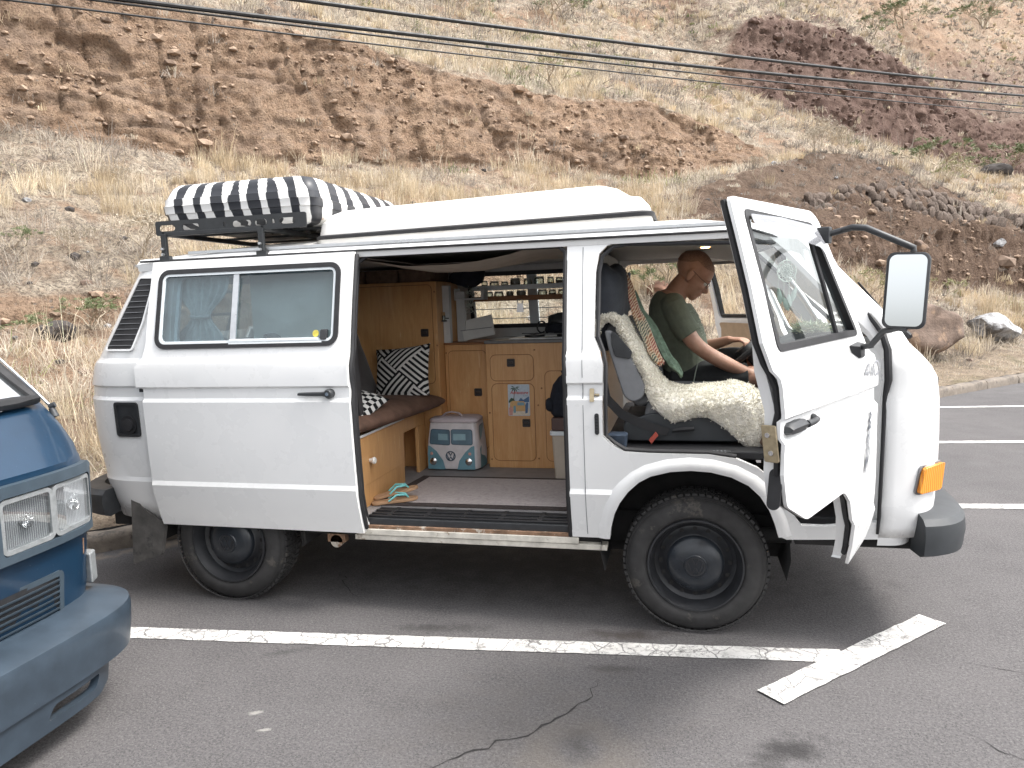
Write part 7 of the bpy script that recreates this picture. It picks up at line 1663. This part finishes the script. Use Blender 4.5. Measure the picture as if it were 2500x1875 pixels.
# SHRUB_TABLE
SHRUBS = [
    (.28, 4.62, .42, 'green', 'flat topped green shrub under the low bank left of the van', 1.7), (-.33, 4.1, .36, 'green', 'small dull green shrub in the dry grass beside the blue van', 1.3),
    (.16, 5.95, .42, 'bare', 'forked pale shrub above the low bank, nearer the blue van'), (.47, 5.95, .45, 'bare', 'pale candelabra shrub above the low bank, nearer the white van'), (1.05, 6.1, .6, 'bare', 'broad twiggy shrub beside the rear roof edge of the van', 1.4), (-.42, 6.1, .4, 'green', 'small green shrub above the low bank at the left edge', 1.2),
    (-.6, 8.6, .4, 'yellow', 'yellowish shrub high on the slope at the left edge', 1.3), (1.2, 8.2, .45, 'bare', 'grey twiggy shrub on the slope left of the roof box', 1.4), (2.0, 7.0, .45, 'bare', 'grey twiggy shrub just left of the roof rack', 1.4),
    (8.75, 3.7, .85, 'green', 'round green shrub seen through the cab behind the driver', 1.1), (9.15, 3.75, .95, 'bare', 'bare twiggy shrub seen through the cab above the driver', 1.1), (10.3, 3.4, 1.0, 'bare', 'twiggy shrub seen through the far door window', 1.2), (10.95, 3.4, 1.0, 'yellow', 'yellowish shrub seen through the far door glass'),
    (13.4, 3.1, .95, 'yellow', 'leafy yellowish shrub beside the windscreen pillar', 1.2), (14.2, 3.25, .85, 'yellow', 'pale stemmed shrub between windscreen pillar and mirror'), (15.0, 3.4, .8, 'yellow', 'yellowish shrub directly left of the truck mirror'), (16.9, 3.3, .8, 'yellow', 'sparse shrub directly right of the truck mirror', 1.2),
    (14.6, 6.5, .6, 'bare', 'small bare shrub on the left foot of the mound'), (17.5, 6.95, .65, 'bare', 'bare forked shrub on the left shoulder of the mound'), (18.2, 7.05, .8, 'bare', 'bare forked shrub on the crest of the mound'), (18.95, 7.05, .75, 'bare', 'second bare shrub on the crest of the mound', 1.2),
    (31.5, 11.2, 1.6, 'green', 'bushy green shrub in the grass above the mound', 1.6), (44.5, 14.3, 2.0, 'green', 'green shrub at the right edge of view above the mound', 1.6), (30.0, 9.6, 1.1, 'yellow', 'yellowish shrub among grass right of the mound', 1.4), (34.0, 11.0, 1.2, 'yellow', 'second yellowish shrub among grass right of the mound', 1.5),
    (12.5, 11.9, 1.0, 'yellow', 'yellowish shrub on the edge of the cliff', 1.6), (13.7, 12.0, .8, 'bare', 'bare shrub on the edge of the cliff beside the yellowish one'), (11.3, 11.9, .8, 'bare', 'bare shrub on the cliff edge further towards the roof box'), (8.5, 11.9, .6, 'bare', 'forked pale shrub on the cliff edge below the cables'),
    (21.3, 14.6, 1.1, 'yellow', 'yellowish shrub above the right end of the cliff', 1.5), (24.5, 17.8, 1.1, 'bare', 'bare shrub on the slope right of the cliff'), (26.5, 13.0, 1.0, 'bare', 'bare shrub on the slope below the red cliff'),
    (14.7, 21.0, 1.3, 'green', 'dark green shrub high on the hill under the upper cable', 1.5), (19.8, 22.2, 1.5, 'yellow', 'yellowish shrub high on the hill at the top of view', 1.7), (21.2, 22.6, 1.4, 'green', 'green shrub high on the hill at the top of view', 1.5), (38, 22.5, 1.4, 'yellow', 'yellowish shrub on top of the red cliff', 1.5), (56, 26.8, 2.2, 'green', 'green shrub high above the red cliff', 1.6), (46, 23, 1.6, 'green', 'green shrub on the shoulder of the red cliff', 1.5), (70, 28, 2.4, 'green', 'green shrub near the top right corner of the hill', 1.7),
]
for r_ in SHRUBS: shrub(*r_)

# overhead cables
simple('cable_black', (.012, .012, .013), .55, .2, 20)
for i, (pts, rad, lab) in enumerate((
        ([(-12, 4.95), (2.87, 5.44), (6.09, 5.61), (11.86, 5.99), (22.1, 6.74), (60, 10.0)], .036, 'topmost thick overhead cable in front of the hill'),
        ([(-14, 4.65), (1.22, 5.14), (6.03, 5.35), (11.88, 5.70), (22.11, 6.55), (60, 9.9)], .037, 'second thick overhead cable, below the topmost one'),
        ([(-14, 4.60), (.84, 5.07), (6.07, 5.27), (12, 5.57), (22.14, 6.28), (60, 9.3)], .015, 'thin overhead cable close under the thick pair'),
        ([(-14, 4.45), (0, 4.91), (2.42, 5.0), (6.07, 5.15), (12, 5.45), (22.16, 6.10), (60, 9.0)], .012, 'lowest and thinnest of the overhead cables'))):
    us_, zs_ = zip(*pts); uu = np.linspace(us_[0], us_[-1], 120); cf = np.polyfit(us_, zs_, 3); mb = MB(); q_ = [UNZ(u, 4.0, float(np.polyval(cf, u))) for u in uu]
    mb.tube(q_, rad if rad < .02 else rad * .8, 8)
    tag(obj('overhead_cable', mb, MATS['cable_black']), lab, 'cable', 'overhead cables crossing the hillside')
# ------------------------------------------------------------------ the man in the driver's seat
m, k = mat('skin'); co = k.coord(); n1 = k.noise(co, 14, 5, .6); n2 = k.noise(co, 90, 3)
c = k.mix(k.ramp(n1, .35, .65), (.40, .215, .150, 1), (.47, .275, .20, 1)); c = k.mix(k.ramp(n2, .55, .75, 0, .35), c, (.34, .155, .11, 1)); finish(k, c, .5, k.bump(n2, .12, .002), sss=.12)
simple('stubble_hair', (.29, .17, .122), .8, .3, 120, .4, bscale=400, bdist=.001)
simple('shirt_green', (.120, .136, .102), .92, .15, 25, .5, bscale=16, bdist=.012); simple('shorts_dark', (.018, .019, .020), .92, .3, 25, .5, bscale=22, bdist=.010)
simple('shirt_print', (.34, .38, .33), .9, .1, 50); simple('eye_white', (.6, .58, .55), .3, .05)
def loft(mb, pts, rad, n=18, side=(0, 1, 0)):
    """tapered limb through joints; rad = (across, along side) or one radius per joint"""
    P = [Vector(p) for p in pts]; S_ = Vector(side); out = []
    Q = []; 
    for i in range(len(P) - 1):
        for t in (0, .25, .5, .75): Q.append((i + t))
    Q.append(len(P) - 1)
    def at_(t):
        i = min(len(P) - 2, int(t)); f = t - i; p0 = P[max(0, i - 1)]; p1 = P[i]; p2 = P[i + 1]; p3 = P[min(len(P) - 1, i + 2)]
        return .5 * ((2 * p1) + (p2 - p0) * f + (2 * p0 - 5 * p1 + 4 * p2 - p3) * f * f + (3 * p1 - p0 - 3 * p2 + p3) * f ** 3)
    for t in Q:
        p = at_(t); tg = (at_(min(len(P) - 1, t + .05)) - at_(max(0, t - .05))).normalized(); s_ = (S_ - tg * S_.dot(tg)).normalized(); u_ = s_.cross(tg)
        i = min(len(P) - 2, int(t)); f = t - i; a = rad[i]; b = rad[i + 1]; a = a if hasattr(a, '__len__') else (a, a); b = b if hasattr(b, '__len__') else (b, b)
        ra = a[0] * (1 - f) + b[0] * f; rb4 = a[1] * (1 - f) + b[1] * f
        out.append([p + u_ * cos(2 * pi * j / n) * ra + s_ * sin(2 * pi * j / n) * rb4 for j in range(n)])
    mb.rings(out)
def ell(mb, c_, r_, ax=None, n=14):
    c_ = Vector(c_); ax = ax or (Vector((1, 0, 0)), Vector((0, 1, 0)), Vector((0, 0, 1))); rg = []
    for i in range(1, n):
        a = pi * i / n; rg.append([c_ + ax[0] * r_[0] * sin(a) * cos(2 * pi * j / 18) + ax[1] * r_[1] * sin(a) * sin(2 * pi * j / 18) + ax[2] * r_[2] * cos(a) for j in range(18)])
    mb.rings(rg)
def fuse(name, mb, vox, m_, parent, smooth_it=4, fac=.5):
    """union of overlapping lofts into one continuous skin"""
    me = bpy.data.meshes.new(name); me.from_pydata(mb.v, [], mb.f); b = bmesh.new(); b.from_mesh(me); bmesh.ops.recalc_face_normals(b, faces=b.faces[:]); b.to_mesh(me); b.free()
    t_ = bpy.data.objects.new(name, me); C.objects.link(t_); r_ = t_.modifiers.new('r', 'REMESH'); r_.mode = 'VOXEL'; r_.voxel_size = vox; r_.use_smooth_shade = True
    s_ = t_.modifiers.new('s', 'SMOOTH'); s_.iterations = smooth_it; s_.factor = fac
    dg = bpy.context.evaluated_depsgraph_get(); me2 = bpy.data.meshes.new_from_object(t_.evaluated_get(dg)); me2.name = name
    bpy.data.objects.remove(t_); bpy.data.meshes.remove(me); me2.materials.clear(); me2.materials.append(m_)
    me2.polygons.foreach_set('use_smooth', [True] * len(me2.polygons))
    o = bpy.data.objects.new(name, me2); C.objects.link(o); o.parent = parent
    if parent and parent.type == 'EMPTY': o.matrix_parent_inverse = T4(parent.location)
    return o
PY = .37                                     # middle of the driver
man = thing('person', (-.05, PY, .98), 'person in green T-shirt and dark shorts leaning forward at the steering wheel', 'person')
B = MB()
# trunk: pelvis, belly, chest, neck, leaning forward with a rounded back
loft(B, [(-.09, PY, 1.07), (-.052, PY, 1.17), (-.060, PY, 1.29), (-.105, PY, 1.42), (-.125, PY, 1.53), (-.10, PY, 1.60)], [(.110, .17), (.130, .172), (.135, .175), (.140, .185), (.110, .172), (.062, .095)], 24)
for s_ in (-1, 1):
    ell(B, (-.105, PY + s_ * .165, 1.535), (.062, .062, .058))
loft(B, [(-.11, PY, 1.55), (-.078, PY, 1.615), (-.03, PY, 1.67)], [(.074, .078), (.066, .064), (.064, .058)])
# head
hf = Vector((.80, -.03, -.60)).normalized(); hs2 = Vector((.03, 1, 0)); hs2 = (hs2 - hf * hs2.dot(hf)).normalized(); hu = hf.cross(hs2); HC = Vector((.018, PY, 1.705)); HS = 1.12
def hp(a, b, c_): return HC + (hf * a + hs2 * b + hu * c_) * HS
HX3 = (hf, hs2, hu)
def hel(c_, r_): ell(B, hp(*c_), [q * HS for q in r_], HX3)
hel((-.022, 0, .036), (.097, .076, .088)); hel((.012, 0, .030), (.082, .072, .078)); hel((.032, 0, -.038), (.056, .057, .078)); hel((.062, 0, -.098), (.026, .030, .024)); hel((.02, 0, -.075), (.055, .050, .04))
hel((.074, 0, .014), (.022, .050, .016)); hel((.066, .03, -.032), (.024, .022, .022)); hel((.066, -.03, -.032), (.024, .022, .022))
loft(B, [hp(.084, 0, .006), hp(.098, 0, -.020), hp(.110, 0, -.040), hp(.092, 0, -.048)], [.008, .010, .0135, .008], 10)
hel((.082, .0, -.066), (.016, .024, .007)); hel((.080, .0, -.078), (.015, .022, .008))
for s_ in (-1, 1):
    hel((-.012, s_ * .076, -.012), (.020, .008, .032)); hel((-.018, s_ * .082, .004), (.014, .006, .016)); hel((-.006, s_ * .076, -.036), (.009, .007, .012))
# right arm (near the camera): down and forward behind the open door
RA = [(-.105, PY - .185, 1.53), (-.055, PY - .225, 1.42), (.035, PY - .235, 1.285), (.20, PY - .19, 1.175), (.385, PY - .13, 1.085), (.43, PY - .12, 1.065)]
loft(B, RA, [.056, .052, .044, .042, .029, .026]); 
def hand(mb, wr, dirv, nrm, side, curl, s_=1.0):
    """palm with four bent fingers and a thumb from its side"""
    wr = Vector(wr); d = Vector(dirv).normalized(); nv = Vector(nrm); nv = (nv - d * nv.dot(d)).normalized(); sd_ = d.cross(nv) * side
    loft(mb, [wr, wr + d * .03 * s_, wr + d * .085 * s_], [(.020, .024), (.017, .036), (.013, .040)], 14, sd_)
    for i, (o_, L_) in enumerate(((-.030, .070), (-.010, .080), (.011, .075), (.030, .058))):
        p = wr + d * .082 * s_ + sd_ * o_; q = [p]; ang = curl * .5
        for j, sg in enumerate((.45, .32, .25)):
            dd = d * cos(ang) + nv * sin(ang); q.append(q[-1] + dd * L_ * sg); ang += curl * (.9 if j == 0 else .7)
        loft(mb, q, [.0095, .0088, .008, .0065], 10, sd_)
    p = wr + d * .028 * s_ - sd_ * .030; loft(mb, [p, p + d * .03 - sd_ * .018 + nv * .006, p + d * .058 - sd_ * .016 + nv * .018], [.012, .0105, .008], 10, nv)
hand(B, (.425, PY - .12, 1.066), (.85, .1, -.42), (.3, 0, -1), 1, .55)
# left arm: hand resting on the wheel rim
LA = [(-.105, PY + .185, 1.53), (-.05, PY + .215, 1.42), (.01, PY + .215, 1.265), (.12, PY + .15, 1.265), (.215, PY + .085, 1.295), (.235, PY + .07, 1.300)]
loft(B, LA, [.055, .051, .042, .038, .028, .025])
hand(B, (.230, PY + .072, 1.300), (.72, -.42, .02), (.25, 0, -1), -1, .95)
# legs
for s_, kz, kx in ((-1, 1.085, .44), (1, 1.16, .43)):
    loft(B, [(-.10, PY + s_ * .085, 1.075), (.06, PY + s_ * .10, 1.09), (.25, PY + s_ * .115, kz - .005), (kx, PY + s_ * .12, kz), (kx + .05, PY + s_ * .12, kz - .10), (kx + .05, PY + s_ * .12, .86), (kx + .07, PY + s_ * .12, .64)], [.095, .090, .074, .058, .056, .052, .036])
    loft(B, [(kx + .04, PY + s_ * .12, .60), (kx + .12, PY + s_ * .12, .585), (kx + .24, PY + s_ * .12, .578)], [(.034, .036), (.032, .042), (.018, .040)])
body = fuse('body', B, .0058, MATS['skin'], man, 5)
# T-shirt
Tm = MB()
loft(Tm, [(-.075, PY, 1.10), (-.046, PY, 1.17), (-.058, PY, 1.29), (-.105, PY, 1.42), (-.128, PY, 1.53), (-.112, PY, 1.590)], [(.132, .186), (.150, .190), (.152, .192), (.154, .198), (.124, .186), (.076, .105)], 26)
ell(Tm, (.005, PY, 1.20), (.115, .14, .07))
for s_, ar_ in ((-1, RA), (1, LA)):
    a0, a1_ = Vector(ar_[0]), Vector(ar_[1]); a2q = Vector(ar_[2])
    ell(Tm, a0 + Vector((.0, s_ * -.01, .005)), (.072, .072, .066)); loft(Tm, [a0, a1_, a1_.lerp(a2q, .50)], [.072, .073, .074], 18)
fuse('t_shirt', Tm, .0062, MATS['shirt_green'], man, 5)
# chest print lies on the shirt front
# shorts
Sh = MB(); loft(Sh, [(-.115, PY, 1.055), (-.075, PY, 1.10), (-.05, PY, 1.15)], [(.120, .18), (.126, .182), (.120, .176)], 22)
for s_, kz in ((-1, 1.085), (1, 1.16)):
    loft(Sh, [(-.11, PY + s_ * .085, 1.075), (.06, PY + s_ * .10, 1.088), (.20, PY + s_ * .112, kz - .008), (.325, PY + s_ * .118, kz - .002)], [.108, .108, .096, .090])
fuse('shorts', Sh, .0062, MATS['shorts_dark'], man, 4)
# cropped hair: a thin cap over crown and back of the head
Hm = MB(); rg = []
for i in range(1, 13):
    row = []
    for j in range(28):
        az_ = 2 * pi * j / 28; lim = 1.0 + .75 * max(0, -cos(az_)) ** .7 + .18 * abs(sin(az_)); po_ = lim * i / 12
        d = Vector((sin(po_) * cos(az_), sin(po_) * sin(az_), cos(po_)))
        p1 = Vector((-.022, 0, .036)) + Vector((d.x * .0995, d.y * .0785, d.z * .0905)); p2 = Vector((.012, 0, .030)) + Vector((d.x * .0845, d.y * .0745, d.z * .0805))
        p = p1 if (p1 - Vector((-.005, 0, .033))).length > (p2 - Vector((-.005, 0, .033))).length else p2
        row.append(hp(*p))
    rg.append(row)
Hm.rings(rg, True, False); Hm.add([rg[0][j] for j in range(28)], [tuple(range(28))]); obj('hair', Hm, MATS['stubble_hair'], man, sharp=180)
# glasses
gw = MB()
for s_ in (-1, 1):
    gw.tube([hp(.098 + .004 * cos(a), s_ * .032 + .022 * cos(a), -.008 + .016 * sin(a)) for a in np.linspace(0, 2 * pi, 17)], .0014, 5)
    gw.tube([hp(.094, s_ * .056, -.002), hp(.05, s_ * .074, .002), hp(-.012, s_ * .084, .014), hp(-.024, s_ * .084, -.004)], .0016, 5)
gw.tube([hp(.104, -.010, -.004), hp(.108, 0, .0), hp(.104, .010, -.004)], .0014, 5); obj('glasses', gw, RB, man)
for s_ in (-1, 1):
    e_ = MB(); ell(e_, hp(.079, s_ * .031, -.010), [.012] * 3); obj('eye', e_, MATS['eye_white'], man)
bw = MB()
for s_ in (-1, 1): bw.tube([hp(.092, s_ * .012, .012), hp(.093, s_ * .03, .018), hp(.082, s_ * .048, .013)], [.003, .004, .002], 6)
obj('eyebrow', bw, MATS['stubble_hair'], man)
mth = MB(); mth.tube([hp(.094, -.020, -.073), hp(.0985, 0, -.0715), hp(.094, .020, -.073)], .0022, 5); simple('lip', (.25, .09, .075), .5, .1); obj('mouth', mth, MATS['lip'], man)
# cord hanging from the pocket
cd2 = MB(); cd2.tube([(.035, PY - .185, 1.18), (.022, PY - .205, 1.13), (.012, PY - .212, 1.08), (.008, PY - .212, 1.02)], .0035, 6); obj('pocket_cord', cd2, MATS['shirt_print'], man)
# faint line print on the shirt front: short strokes laid just off the cloth
pr_ = MB(); rp = random.Random(3)
dg_ = bpy.context.evaluated_depsgraph_get(); shirt = [c_ for c_ in C.objects if c_.name.startswith('t_shirt')][0]
from mathutils.bvhtree import BVHTree
bv = BVHTree.FromPolygons([v.co.copy() for v in shirt.data.vertices], [tuple(p.vertices) for p in shirt.data.polygons])
def on_shirt(y, z):
    h_ = bv.ray_cast(Vector((.6, y, z)), Vector((-1, 0, 0))); return h_[0] + Vector((.002, -.001, 0)) if h_[0] is not None else None
for i in range(46):
    y = PY - rp.uniform(-.05, .125); z = rp.uniform(1.34, 1.49); dy, dz_ = rp.gauss(0, .012), rp.gauss(0, .009); a = on_shirt(y, z); b = on_shirt(y + dy, z + dz_)
    if a is not None and b is not None and (a - b).length > .003: pr_.tube([a, b], .0016, 4)
obj('shirt_print', pr_, MATS['shirt_print'], man)
